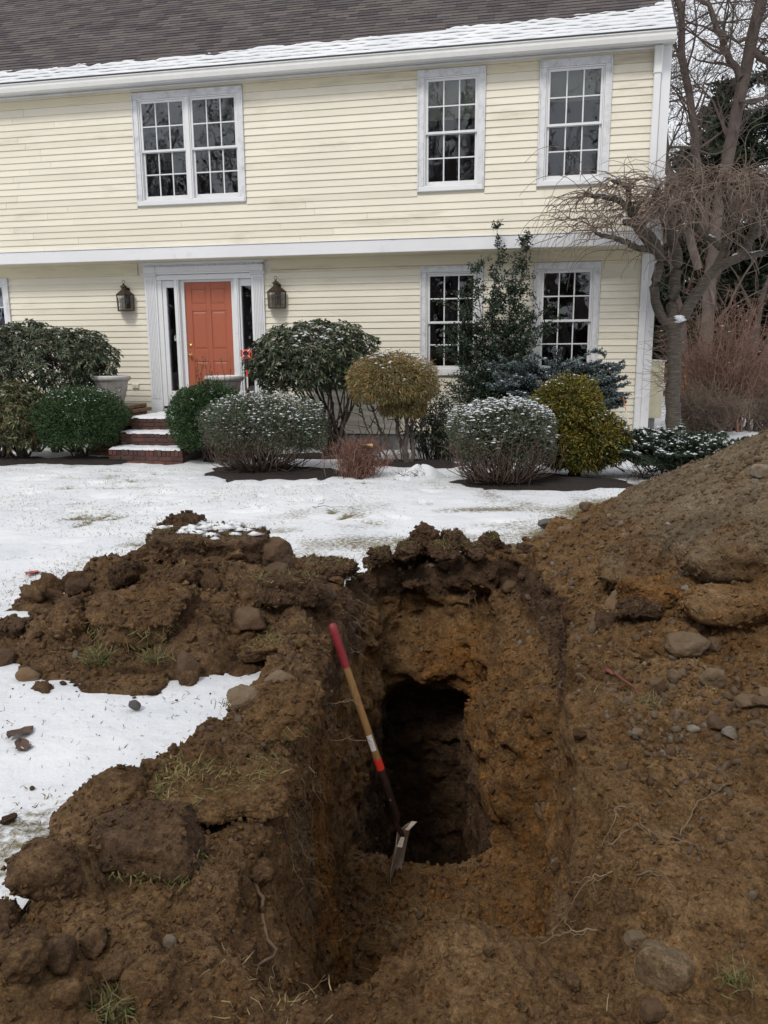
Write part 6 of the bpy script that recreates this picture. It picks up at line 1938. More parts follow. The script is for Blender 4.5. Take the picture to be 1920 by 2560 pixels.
# ------------------------------------------------------------------ grass poking through the snow, dead thatch on the sods
def blades(P, rng, h, w, cols, wts, lean=.6, name="grass", down=None, parent=None):
    n = len(P)
    d = np.stack([rng.normal(0, lean, n), rng.normal(0, lean, n), np.full(n, 1.0 if down is None else down)], 1)
    d = unit(d); L = h*rng.uniform(.45, 1.3, n)
    s = unit(np.cross(d, unit(rng.normal(size=(n, 3)))))*(w*rng.uniform(.7, 1.3, n))[:, None]
    m = P + d*(L*.55)[:, None]; t = P + d*L[:, None] + np.stack([rng.normal(0, .25, n), rng.normal(0, .25, n), -.12*np.ones(n)], 1)*L[:, None]
    V = np.stack([P - s, P + s, m + s*.8, m - s*.8, t], 1).reshape(-1, 3)
    b = (np.arange(n)*5)[:, None]
    Fq = b + np.array([0, 1, 2, 3]); Ft = b + np.array([3, 2, 4])
    c = tones_for(rng, n, cols, wts)
    loc = np.array(parent.location) if parent is not None else 0
    me = np_mesh(name, V - loc, [Fq, Ft], M["grass"], False, np.repeat(c, 5, 0))
    return link(name, me, parent)
STRAW = [(.30, .25, .12), (.22, .19, .085), (.14, .15, .05), (.17, .12, .065)]
rgb = np.random.default_rng(310)
n = 210000
gx_ = rgb.uniform(-6.4, 4.6, n); gy_ = 1.6 + 10.0*rgb.random(n)**1.25
GP = np.stack([gx_, gy_, np.zeros(n)], 1)
sdg = poly_sd(gx_, gy_, DIRT)
pr = np.clip(.12 + .5*vnoise(GP, 2.3, 311) + .45*vnoise(GP, .8, 312), .0, 1)*np.where(gy_ < 4.6, .8, .55) + .5*sstep(-.5, -.05, sdg)*(gy_ > 5) 
ok = (rgb.random(n) < pr) & (sdg < .10) & (np.abs(gx_)/np.maximum(gy_, .1) < .62)
GP = GP[ok]; GP[:, 2] = 0.016*vnoise(GP, 1.3, 81) + 0.010*vnoise(GP, 4.0, 82) + 0.006*vnoise(GP, 11, 83) - .004
g = blades(GP, rgb, .030, .0021, STRAW, [3, 3, 2, 2], 1.1, "grass"); tag(g, kind="stuff")
# thin straw lying on the dug soil and at its edges
w = tri_a*(tri_n[:,2] > .2)*np.clip(vnoise(tri_c, 2.4, 313)*2 - .35, 0, 2)*np.where((tri_c[:,0] < 0) | (tri_c[:,1] > 6.1), 1, .25)/dist
P, Nn, fi = scatter(2600, w, rgb)
g = blades(P + Nn*.003, rgb, .05, .0015, [(.24, .18, .09), (.17, .125, .06), (.28, .22, .12)], [1, 1, 1], 3.0, "straw"); tag(g, kind="stuff")
# ------------------------------------------------------------------ sods, boulders and stones
_ICO = {k: icosub(k) for k in (1, 2, 3, 4)}
def rock_verts(seed, dims, lv=3, box=2.0, lump=.16, cuts=0, fine=.02, ledge=0.0):
    rng = np.random.default_rng(seed)
    V, F = _ICO[lv]
    U = V.copy()
    s = (np.abs(U)**box).sum(1)**(-1/box); W = U*s[:, None]
    r = 1 + lump*vnoise(U, 1.3, seed % 97) + lump*.55*vnoise(U, 2.9, seed % 89 + 3)
    W = W*r[:, None]
    for i in range(cuts):
        n = unit(rng.normal(size=3)); d = rng.uniform(.62, .88); q = W@n - d
        W = W - np.clip(q, 0, None)[:, None]*n*.92
    W = W*np.array(dims)/2
    sc = max(dims)
    if ledge: W = W*(1 + (ledge*np.round(vnoise(W, 5.5/sc, seed % 71)*2.5)/2.5)[:, None])
    W = W + unit(W)*(fine*sc*(vnoise(W, 9/sc, seed % 61) + .7*vnoise(W, 19/sc, seed % 53)))[:, None]
    return W, F
def soil_attr(n, t, o, g): return {"top": np.full(n, t), "ochre": np.full(n, o), "grey": np.full(n, g)}

def turf(par, P, rng, h=.035, n=300, cols=None, name="turf", down=None, w=.0017):
    """grass rooted on points P (world)"""
    i = rng.choice(len(P), n)
    Q = P[i] + rng.normal(0, .006, (n, 3))
    g = blades(Q, rng, h, w, cols or [(.20, .17, .07), (.15, .15, .05), (.26, .21, .10), (.11, .12, .04)], [3, 2, 2, 2], 1.2, name, down, par)
    tag(g, kind="stuff")

def clod(name, label, cat, x, y, dims, rz, seed, mat="soil", attr=(.5, .1, .05), lv=3, box=3.0, lump=.14, cuts=0, fine=.022, ledge=.05, sink=.22, tilt=(0, 0), z=None, group=None, grass=0, grass_side="top", snow=0, gh=.035):
    V, F = rock_verts(seed, dims, lv, box, lump, cuts, fine, ledge)
    R = Matrix.Rotation(rz, 3, 'Z') @ Matrix.Rotation(tilt[0], 3, 'X') @ Matrix.Rotation(tilt[1], 3, 'Y')
    V = V @ np.array(R).T
    lo = V[:, 2].min(); V[:, 2] -= lo
    if z is None:
        zs = [soil_z(x + dx*dims[0]*.3, y + dy*dims[1]*.3, 0.0) for dx, dy in ((0, 0), (1, 0), (-1, 0), (0, 1), (0, -1))]
        zs = [max(q, lawn_z(x, y)) if q > -.08 else q for q in zs]
        z = float(np.median(zs))
    base = (x, y, z - sink*V[:, 2].max())
    rng = np.random.default_rng(seed + 5000)
    W0 = V + np.array(base)
    crumbly = mat == 'soil'
    extra = grass or snow or (crumbly and max(dims) > .15)
    me = np_mesh(name, V, F, M[mat], True, None, soil_attr(len(V), *attr) if mat == "soil" else None)
    if extra:
        T = empty(name, base, 0, label, cat, group); link("earth", me, T)
        if crumbly:
            nc = int(min(900, 3500*dims[0]*max(dims[1], dims[2]) + 120))
            q = rng.choice(len(V), nc, p=(lambda w_: w_/w_.sum())(.3 + np.clip(V[:, 2]/V[:, 2].max(), 0, 1)))
            sz = (.0025 + .013*rng.random(nc)**3)*np.clip(math.hypot(x, y)/2.6, .8, 1.6)
            CV = np.einsum('nij,nkj->nki', rot_rand(rng, nc), OCT_V[None]*rng.uniform(.55, 1.35, (nc, 6, 1)))*sz[:, None, None] + (V[q] + rng.normal(0, .004, (nc, 3)))[:, None]
            CF = (OCT_F[None] + (np.arange(nc)*6)[:, None, None]).reshape(-1, 3)
            jj = np.repeat(rng.normal(0, .18, nc), 6)
            cm = np_mesh("crumbs", CV.reshape(-1, 3), CF, M["soil"], False, None, {"top": np.clip(attr[0] + jj, 0, 1), "ochre": np.clip(attr[1] + jj, 0, 1), "grey": np.full(len(jj), attr[2])})
            tag(link("crumbs", cm, T), kind="stuff")
        W = V + np.array(base); top_ = W[(V[:, 2] > V[:, 2].max()*.72)]
        if grass:
            P = top_ if grass_side == "top" else W[(V[:, 2] < V[:, 2].max()*.45) & (V[:, 1] < -dims[1]*.15)]
            turf(T, P, rng, gh, grass, down=None if grass_side == "top" else -.8)
        if snow:
            cen = np.array([x + .02, y + .03]); wq = np.exp(-((top_[:, 0]-cen[0])/.20)**2 - ((top_[:, 1]-cen[1])/.11)**2) + 1e-6
            ii = rng.choice(len(top_), snow, p=wq/wq.sum())
            Vs, Fs = snow_clumps(rng, top_[ii] + rng.normal(0, .012, (snow, 3))*np.array([1, 1, 0]) + np.array([0, 0, .002]), (.02, .05), .35); part_np("snow_remnant", Vs, Fs, "snow", T, None, True, "stuff")
        return T
    o = link(name, me, None, base)
    return tag(o, label, cat, group)

S_ = "soil"
TOPS, MIDS, SUBS, OCHR = (.62, .0, .05), (.34, .08, .05), (.15, .15, .1), (.0, .42, .0)
# --- left heap
clod("turf_sod", "large dark sod slab with a snowy grass top crowning the left heap", "sod", -1.13, 5.10, (.70, .46, .17), .05, 1, attr=TOPS, lv=4, box=8, lump=.06, cuts=2, fine=.03, ledge=.08, sink=0, z=.285, tilt=(.06, .05), grass=900, snow=130)
clod("soil_clod", "dark crumbly clod heaped on top of the snowy sod slab", "clod", -1.33, 5.22, (.24, .20, .11), .3, 2, attr=TOPS, lump=.3, ledge=.12, sink=0, z=.43)
clod("boulder", "rounded grey-brown boulder at the right end of the sod slab on the left heap", "boulder", -.74, 5.10, (.30, .26, .25), .4, 3, mat="brownstone", lv=4, box=2.6, lump=.12, cuts=3, sink=.2)
clod("stone", "brown stone leaning against the rounded boulder on the left heap", "stone", -.68, 4.88, (.16, .14, .13), 1.0, 4, mat="brownstone", cuts=4, sink=.25)
clod("stone", "pale grey stone below the boulder on the left heap", "stone", -.60, 4.72, (.11, .09, .07), .6, 5, mat="greystone", cuts=3, lump=.1, sink=.2, ledge=0)
clod("turf_sod", "low dark sod lying on the snow between the left heap and the trench head", "sod", -.42, 5.72, (.42, .34, .12), -.15, 6, attr=TOPS, lv=4, box=3.5, lump=.2, ledge=.10, sink=.15, grass=420)
clod("turf_sod", "sod block with dark broken front and tan top, near the trench on the left heap", "sod", -.52, 4.30, (.36, .28, .16), .12, 7, attr=TOPS, lv=4, box=5, lump=.12, ledge=.07, sink=.2, tilt=(-.12, .1), grass=300)
clod("boulder", "smooth brown boulder on the trench rim above the shovel grip", "boulder", -.40, 4.42, (.23, .20, .15), .2, 8, mat="brownstone", lv=4, box=2.4, lump=.12, cuts=2, sink=.2)
clod("stone", "round dirty brown stone in the middle of the front of the left heap", "stone", -.72, 4.12, (.165, .15, .14), .5, 9, mat="brownstone", cuts=3, sink=.2)
clod("turf_sod", "flat tan sod slab jutting towards the trench, below the brown boulder", "sod", -.58, 4.02, (.36, .28, .085), .12, 10, attr=(.3, .1, .3), lv=4, box=5, lump=.15, ledge=.08, sink=.1, tilt=(-.1, -.1), grass=420, grass_side="top")
clod("sod_clod", "big rounded clod with green grass hanging from its front, left heap", "sod", -1.26, 4.05, (.52, .40, .30), .1, 11, attr=MIDS, lv=4, box=2.7, lump=.2, cuts=5, fine=.03, ledge=.09, sink=.42, grass=260, grass_side="front", gh=.06)
clod("turf_sod", "long flat sod slab along the snowy foot of the left heap", "sod", -1.28, 3.72, (.40, .20, .105), .0, 12, attr=MIDS, lv=4, box=6, lump=.08, ledge=.04, sink=.08, tilt=(.1, 0))
clod("stone", "egg-shaped grey-brown stone standing at the foot of the left heap, beside the long slab", "stone", -.985, 3.80, (.115, .11, .165), .3, 13, mat="brownstone", lv=3, box=2.2, lump=.08, cuts=2, sink=.12, ledge=0)
clod("soil_clod", "black square clod on the upper left flank of the left heap", "clod", -1.87, 4.72, (.14, .13, .11), .5, 14, attr=(1, 0, 0), cuts=5, sink=.15)
clod("sod_clod", "tilted dark clod on the shoulder of the left heap below the sod slab", "clod", -1.56, 4.72, (.23, .17, .15), -.5, 15, attr=TOPS, lump=.2, ledge=.1, sink=.25, tilt=(0, -.4))
clod("stone", "square grey stone at the left end of the left heap", "stone", -2.14, 4.52, (.10, .085, .075), .2, 16, mat="greystone", cuts=5, sink=.1, ledge=0)
clod("stone", "reddish brown stone on the snow at the lower left foot of the heap", "stone", -1.79, 3.82, (.125, .10, .07), .1, 17, mat="boulder", cuts=3, sink=.15, ledge=0)
clod("stone", "brown cobble cut by the left edge of the photo, at the foot of the heap", "stone", -2.02, 4.02, (.12, .10, .09), .7, 18, mat="brownstone", cuts=3, sink=.15, ledge=0)
clod("soil_clod", "dark clod at the far left edge of the left heap", "clod", -2.12, 4.34, (.16, .14, .11), .3, 19, attr=TOPS, lump=.25, ledge=.1, sink=.2)
clod("stone", "small cream stone lying on the left heap", "stone", -1.51, 4.16, (.062, .04, .034), .2, 20, mat="greystone", lv=2, cuts=2, sink=.1, ledge=0)
clod("sod_clod", "brown lump between the big grassy clod and the left edge of the heap", "clod", -1.66, 4.05, (.20, .17, .15), .3, 21, attr=MIDS, lump=.2, ledge=.08, sink=.3)
clod("stone", "lone dark grey stone on the snow patch in front of the left heap", "stone", -1.152, 3.46, (.056, .045, .042), .2, 22, mat="bluestone", lv=2, cuts=4, sink=.12, ledge=0)
clod("stone", "small dark stone on the snow below the long sod slab", "stone", -1.29, 3.62, (.036, .03, .026), .2, 23, mat="bluestone", lv=2, cuts=4, sink=.1, ledge=0)
# --- the near left rim
clod("boulder", "round tan cobble sitting on the left rim beside the shovel", "boulder", -.46, 3.34, (.145, .125, .11), .5, 31, mat="stone", lv=4, box=2.3, lump=.1, cuts=3, sink=.12, ledge=0)
clod("boulder", "flattened tan cobble next to the snow on the left rim", "boulder", -.605, 3.22, (.16, .13, .10), -.2, 32, mat="stone", lv=4, box=2.2, lump=.1, cuts=3, sink=.15, ledge=0)
clod("sod_clod", "crumbly brown clod fringed with turf, below the round cobble on the left rim", "sod", -.43, 3.06, (.32, .30, .19), .1, 33, attr=SUBS, lv=4, box=2.7, lump=.2, cuts=5, fine=.035, ledge=.12, sink=.35, grass=160, grass_side="front")
clod("turf_sod", "broad turf-topped slab overhanging the left trench wall", "sod", -.54, 2.56, (.50, .30, .12), .22, 34, attr=SUBS, lv=4, box=4.5, lump=.16, cuts=5, fine=.03, ledge=.10, sink=.45, tilt=(.02, .12), grass=650, gh=.04)
clod("sod_clod", "large rounded brown clod at the edge of the snow, behind the angular sod block", "clod", -.965, 2.52, (.33, .28, .18), .3, 35, attr=MIDS, lv=4, box=2.6, lump=.2, cuts=5, fine=.03, ledge=.09, sink=.4)
clod("turf_sod", "angular overturned sod block fringed with grass along its front, lower left", "sod", -.77, 2.30, (.42, .26, .165), -.12, 36, attr=(.52, .12, 0), lv=4, box=5, lump=.10, cuts=6, fine=.026, ledge=.08, sink=.30, tilt=(-.16, .10), grass=520, grass_side="front", gh=.045)
clod("sod_clod", "reddish brown clod below the angular sod block, near the left edge", "clod", -.98, 2.08, (.19, .18, .15), .2, 37, attr=(.4, .2, 0), lv=4, lump=.18, ledge=.06, sink=.2)
clod("boulder", "brown boulder cut by the left edge of the photo", "boulder", -1.07, 1.93, (.20, .17, .12), .2, 38, attr=(.45, .1, 0), lv=4, lump=.12, cuts=2, sink=.15, ledge=0)
clod("boulder", "long brown boulder under the one at the left edge", "boulder", -.95, 1.76, (.20, .15, .10), .3, 39, attr=(.45, .1, 0), lv=4, lump=.12, cuts=2, sink=.2, ledge=0)
clod("boulder", "rounded brown stone wedged in soil right of the long boulder, lower left", "stone", -.845, 1.79, (.10, .09, .08), .1, 40, attr=(.45, .1, 0), lv=3, lump=.12, cuts=1, sink=.3, ledge=0)
clod("stone", "small pale grey stone embedded in the near left slope", "stone", -.585, 1.90, (.036, .03, .044), .3, 41, mat="greystone", lv=2, cuts=3, sink=.2, ledge=0)
clod("soil_clod", "upright splinter of soil between the overhanging slab and the sod block", "clod", -.60, 2.50, (.055, .05, .10), .4, 42, attr=SUBS, cuts=4, sink=.1)
clod("stone", "round brown stone at the bottom edge in the lower left corner", "stone", -.775, 1.68, (.065, .06, .055), .1, 43, attr=(.3, .2, .1), lv=3, sink=.3, ledge=0)
clod("stone", "second round brown stone at the bottom edge, right of its twin", "stone", -.715, 1.66, (.055, .055, .05), .9, 44, attr=(.3, .2, .1), lv=3, sink=.3, ledge=0)
# --- far lip of the trench
FL = [(-.02, 6.12, (.17, .15, .13), "dark ragged clod at the left end of the trench's far lip"), (.33, 6.42, (.20, .17, .21), "angular dark clod standing highest on the trench's far lip"),
      (.56, 6.46, (.25, .18, .16), "crumbled dark clod right of the highest one on the far lip"), (.86, 6.26, (.12, .12, .13), "grassy dark clod at the right end of the far lip"),
      (.70, 6.22, (.22, .16, .12), "flat sod piece on the right half of the far lip"), (.17, 6.20, (.20, .16, .13), "crumbly sod at the front edge of the far lip, left of centre"), (.46, 6.18, (.26, .16, .12), "sod chunk on the middle front edge of the far lip")]
for k, (x, y, d, lab) in enumerate(FL):
    clod("sod_clod", lab, "clod", x, y, d, .4*k, 50+k, attr=(1, 0, 0), lv=4, box=3, lump=.28, cuts=3, ledge=.14, fine=.03, sink=.15, z=max(soil_z(x, y), .0), grass=0 if k in (1,) else 150, gh=.045)
clod("stone", "tan stone on the snow just beyond the right end of the far lip", "stone", 1.03, 6.38, (.105, .08, .07), .4, 60, mat="stone", cuts=3, sink=.15, ledge=0)
clod("stone", "dark brown stone beside the tan one by the far lip", "stone", .99, 6.12, (.13, .11, .10), .2, 61, mat="brownstone", cuts=4, sink=.2, ledge=0)
# --- right-hand heap
clod("boulder", "wide orange-brown boulder half buried in the right heap", "boulder", 1.66, 5.02, (.56, .46, .36), .25, 70, attr=(0, .22, .50), lv=4, box=2.3, lump=.16, cuts=4, fine=.012, sink=.52, ledge=.02)
clod("boulder", "biggest tan boulder, cut by the right edge of the photo", "boulder", 1.98, 4.34, (.62, .46, .34), -.05, 71, attr=(0, .22, .50), lv=4, box=2.6, lump=.12, cuts=4, fine=.012, sink=.40, ledge=.02)
clod("boulder", "long tilted brown boulder below the wide orange-brown one", "boulder", 1.50, 4.72, (.30, .20, .16), .25, 72, mat="boulder", lv=4, lump=.12, cuts=4, sink=.35, ledge=0, tilt=(0, -.25))
clod("stone", "pale grey boulder above the biggest boulder on the right heap", "boulder", 2.12, 4.66, (.125, .11, .10), .2, 73, mat="greystone", lv=3, cuts=3, sink=.15, ledge=0)
clod("stone", "white rock high on the right heap at the edge of the photo", "stone", 2.58, 5.42, (.17, .12, .10), .2, 74, mat="greystone", lv=3, cuts=5, sink=.25, ledge=0)
clod("soil_clod", "long smooth bench of tan subsoil below the biggest boulder", "clod", 1.95, 4.00, (.80, .30, .20), -.05, 76, attr=(0, .25, .2), lv=4, box=4, lump=.12, cuts=3, fine=.012, ledge=.03, sink=.45)
clod("soil_clod", "short bench of orange subsoil left of the biggest boulder", "clod", 1.50, 4.28, (.40, .24, .15), .1, 77, attr=(0, .40, .1), lv=4, box=3, lump=.15, cuts=3, fine=.018, ledge=.05, sink=.5)
for k, (x, y, w, lab, mt) in enumerate([(1.81, 5.15, .075, "flat tan stone leftmost in the row above the boulders", "stone"), (2.0, 4.90, .055, "small grey stone high in the row above the boulders", "greystone"),
    (1.96, 4.72, .062, "rounded reddish stone left of its grey neighbour above the boulders", "boulder"), (2.02, 4.70, .06, "rounded grey stone between the boulders", "greystone"), (2.03, 4.56, .07, "angular tan stone right against the biggest boulder", "stone"),
    (1.60, 4.82, .072, "bluish grey pebble at the foot of the wide boulder", "greystone"), (1.60, 4.50, .075, "rounded grey-white cobble between the two big boulders", "greystone"), (1.63, 4.20, .062, "flat pale pebble below the biggest boulder", "greystone"),
    (1.49, 4.22, .052, "grey pebble on the orange bank, left of a pair", "greystone"), (1.54, 4.20, .060, "brown pebble on the orange bank, right of a pair", "brownstone")]):
    clod("stone", lab, "stone", x, y, (w*1.05, w*.85, w*.72), k*.7, 80+k, mat=mt, lv=3, cuts=3, sink=.15, ledge=0)
clod("boulder", "flat-topped tan boulder on the lower terrace of the right heap", "boulder", 1.53, 3.86, (.20, .15, .115), .15, 91, mat="stone", lv=4, box=3, lump=.1, cuts=5, sink=.12, ledge=0)
clod("stone", "upright tan stone right of the flat-topped boulder", "stone", 1.68, 3.90, (.065, .06, .09), .2, 92, mat="stone", cuts=4, sink=.15, ledge=0)
clod("stone", "tan stone behind the flat-topped boulder", "stone", 1.64, 3.99, (.07, .06, .05), .5, 93, mat="stone", cuts=4, sink=.15, ledge=0)
clod("sod_clod", "dark topsoil block with a hollow under it on the right terrace", "clod", 1.36, 4.10, (.21, .14, .11), .1, 94, attr=TOPS, lv=4, box=5, lump=.15, cuts=3, ledge=.08, sink=.0, tilt=(-.2, 0))
clod("sod_clod", "dark crumbled topsoil clod left of the hollow block on the right terrace", "clod", 1.23, 4.20, (.13, .12, .11), .6, 95, attr=TOPS, lump=.25, ledge=.1, sink=.1)
clod("stone", "grey-brown stone leaning against the dark topsoil clod", "stone", 1.18, 4.30, (.065, .06, .11), .1, 96, mat="stone", cuts=4, sink=.15, ledge=0, tilt=(0, .3))
for k, (x, y, w, h, lab, mt) in enumerate([(1.46, 3.38, .11, .095, "tan rock in the middle of the right slope", "stone"), (1.24, 3.44, .078, .09, "brown angular stone on the right slope near the trench", "brownstone"),
    (1.325, 3.48, .072, .055, "flat grey-brown stone between two rocks on the right slope", "stone"), (1.46, 3.02, .10, .06, "flat tan stone at the right edge of the slope", "stone"), (1.50, 2.98, .09, .05, "brown stone partly under the flat tan one at the right edge", "brownstone"),
    (1.305, 2.95, .075, .065, "brown faceted stone below the flat tan one", "brownstone"), (1.33, 2.87, .058, .048, "grey cobble beside the brown faceted stone", "greystone"), (1.62, 3.20, .07, .065, "cream rock cut by the right edge of the photo", "stone"), (1.0, 2.96, .056, .045, "grey stone near the trench's right rim", "greystone")]):
    clod("stone", lab, "stone", x, y, (w, w*.8, h), k*.9, 100+k, mat=mt, lv=3, cuts=4, sink=.15, ledge=0)
clod("stone", "pale squarish stone near the bottom right, on top of a brown rock", "stone", .668, 1.90, (.054, .04, .036), .1, 110, mat="stone", lv=3, box=4, lump=.06, cuts=2, sink=.08, ledge=0)
clod("boulder", "large smooth brown rock half buried at the bottom right", "boulder", .71, 1.79, (.14, .11, .10), -.5, 111, attr=(.1, .12, .4), fine=.01, lv=4, lump=.1, cuts=2, sink=.45, ledge=0)
clod("stone", "round brown stone at the bottom edge beside the large smooth rock", "stone", .655, 1.71, (.055, .05, .05), .2, 112, mat="brownstone", lv=3, sink=.25, ledge=0)
clod("boulder", "orange boulder stuck in the right trench wall above the ledge", "boulder", .92, 4.20, (.12, .12, .15), .2, 113, mat="boulder", lv=4, lump=.12, cuts=3, sink=.0, ledge=0, z=-1.03)
clod("stone", "dark grey rock lying on the snow left of the right heap", "stone", 1.50, 7.22, (.16, .13, .10), .1, 114, mat="bluestone", lv=3, cuts=4, sink=.1, ledge=0)
clod("stone", "tan rock on the snow-side foot of the right heap", "stone", 1.88, 7.36, (.12, .10, .08), .5, 115, mat="stone", lv=3, cuts=4, sink=.15, ledge=0)
clod("stone", "long tan rock on the flank of the right heap", "stone", 1.70, 6.62, (.10, .07, .06), .8, 116, mat="stone", lv=3, cuts=4, sink=.2, ledge=0)
# --- loose stones and clods: copies of a few, each an object of its own
rgl = np.random.default_rng(401)
def proto_meshes(mat, n, seed, attr=None, cuts=4, lump=.14, ledge=0.0, flat=.72):
    out = []
    for k in range(n):
        V, F = rock_verts(seed+k, (1.1, .9, flat), 3 if attr else 2, 2.3, lump, cuts + (3 if attr else 0), .05 if attr else .02, ledge*1.4)
        V[:, 2] -= V[:, 2].min()
        out.append(np_mesh("stone", V, F, M[mat], True, None, soil_attr(len(V), *attr) if attr else None))
    return out
def strew(name, label, cat, group, meshes, n, w, s0, s1, pw, seed, sink=.25, mind=.0):
    rng = np.random.default_rng(seed)
    P, Nn, fi = scatter(n, w, rng)
    for p, nn in zip(P, Nn):
        s = (s0 + (s1-s0)*rng.random()**pw)
        o = link(name, meshes[int(rng.integers(len(meshes)))], None, (p[0], p[1], p[2] - sink*s*.7))
        o.rotation_euler = (rng.normal(0, .35), rng.normal(0, .35), rng.uniform(0, 6.28)); o.scale = (s*rng.uniform(.85, 1.25), s, s*rng.uniform(.75, 1.15))
        tag(o, label, cat, group)
up_ = tri_a*(tri_n[:, 2] > .35)*(facing > .08)/dist
rc = (tri_c[:, 0] > 1.0); X3, Y3 = tri_c[:, 0], tri_c[:, 1]
band = np.exp(-((Y3 - 4.75 - .35*(X3-1.7))/.22)**2)*rc*2.5 + np.exp(-((Y3 - 3.2)/.45)**2)*(X3 > 1.05)*1.6 + .25*rc
strew("stone", "small tan stone lying loose on the right-hand soil heap", "stone", "loose tan stones on the right heap", proto_meshes("stone", 5, 600), 95, up_*band, .016, .066, 2.0, 402)
strew("stone", "small grey pebble lying loose on the right-hand soil heap", "stone", "loose grey pebbles on the right heap", proto_meshes("greystone", 4, 620, cuts=2), 55, up_*band, .014, .050, 2.0, 403)
foot = np.exp(-((np.hypot(X3-4.35, (Y3-5.75)*.96) - 3.02)/.10)**2)*(Y3 > 6.1)
strew("stone", "tan stone rolled down to the snowy foot of the right heap", "stone", "stones along the foot of the right heap", proto_meshes("stone", 3, 640), 34, up_*foot, .03, .10, 1.6, 404)
lh = (X3 < -.3)*(Y3 > 3.6)
strew("soil_clod", "dark crumbly clod lying on the left heap", "clod", "clods on the left heap", proto_meshes("soil", 6, 660, (.45, 0, .05), 3, .25, .12, .7), 95, up_*lh, .035, .17, 2.4, 405, .2)
strew("stone", "small brown stone lying on the left heap", "stone", "small stones on the left heap", proto_meshes("brownstone", 4, 680), 40, up_*lh, .02, .07, 2.0, 406)
nl = (X3 < .9)*(Y3 < 3.6)*(tri_c[:, 2] > -.5)
strew("soil_clod", "brown clod lying on the trampled soil at the near rim", "clod", "clods on the near rim", proto_meshes("soil", 6, 700, (.35, .1, .1), 3, .25, .12, .85), 55, up_*nl, .02, .10, 2.4, 407, .25)
fl = (Y3 > 5.9)*(X3 < 1.2)*(X3 > -.5)*(tri_c[:, 2] > -.2)
strew("soil_clod", "dark clod on the far lip of the trench", "clod", "clods on the far lip", proto_meshes("soil", 5, 720, (1, 0, 0), 4, .3, .15, .8), 40, up_*fl, .03, .12, 1.6, 408, .15)
rr = rc*(Y3 < 4.6)
strew("soil_clod", "brown clod lying on the right-hand slope", "clod", "clods on the right slope", proto_meshes("soil", 6, 740, (.1, .25, .15), 3, .25, .12, .85), 50, up_*rr, .025, .12, 2.6, 409, .25)
led = (np.abs(X3 - .4) < .6)*(Y3 > 2.9)*(Y3 < 4.3)*(tri_c[:, 2] < -.9)
strew("soil_clod", "small clod fallen on the ledge beside the shovel", "clod", "clods on the ledge", proto_meshes("soil", 4, 760, (.1, .35, .1), 3, .25, .12, .85), 22, tri_a*(tri_n[:, 2] > .35)*led, .015, .06, 2.2, 410, .2)

# dark clods and stones scattered on the snow round the left heap
rng = np.random.default_rng(411); pm = proto_meshes("soil", 4, 780, (1, 0, 0), 3, .25, .1, .8)
for k in range(34):
    t = rng.random()
    if k < 22: x, y = rng.uniform(-1.9, -.6), 3.74 - abs(rng.normal(0, .10))
    else:
        i = rng.integers(5); a, b = ((-2.55, 4.5), (-2.2, 6.2), (-1.2, 2.7), (-.8, 3.2), (-.5, 5.8))[i]; x, y = a + rng.normal(-.06, .1), b + rng.normal(0, .35)
    z = soil_z(x, y); z = max(z, lawn_z(x, y)); s = .008 + .05*rng.random()**3
    o = link("soil_clod", pm[int(rng.integers(4))], None, (x, y, z - .1*s)); o.scale = (s*1.2, s, s*.8); o.rotation_euler = (0, 0, rng.uniform(0, 6))
    tag(o, "dark crumb of soil lying on the snow beside the left heap", "clod", "soil crumbs on the snow")

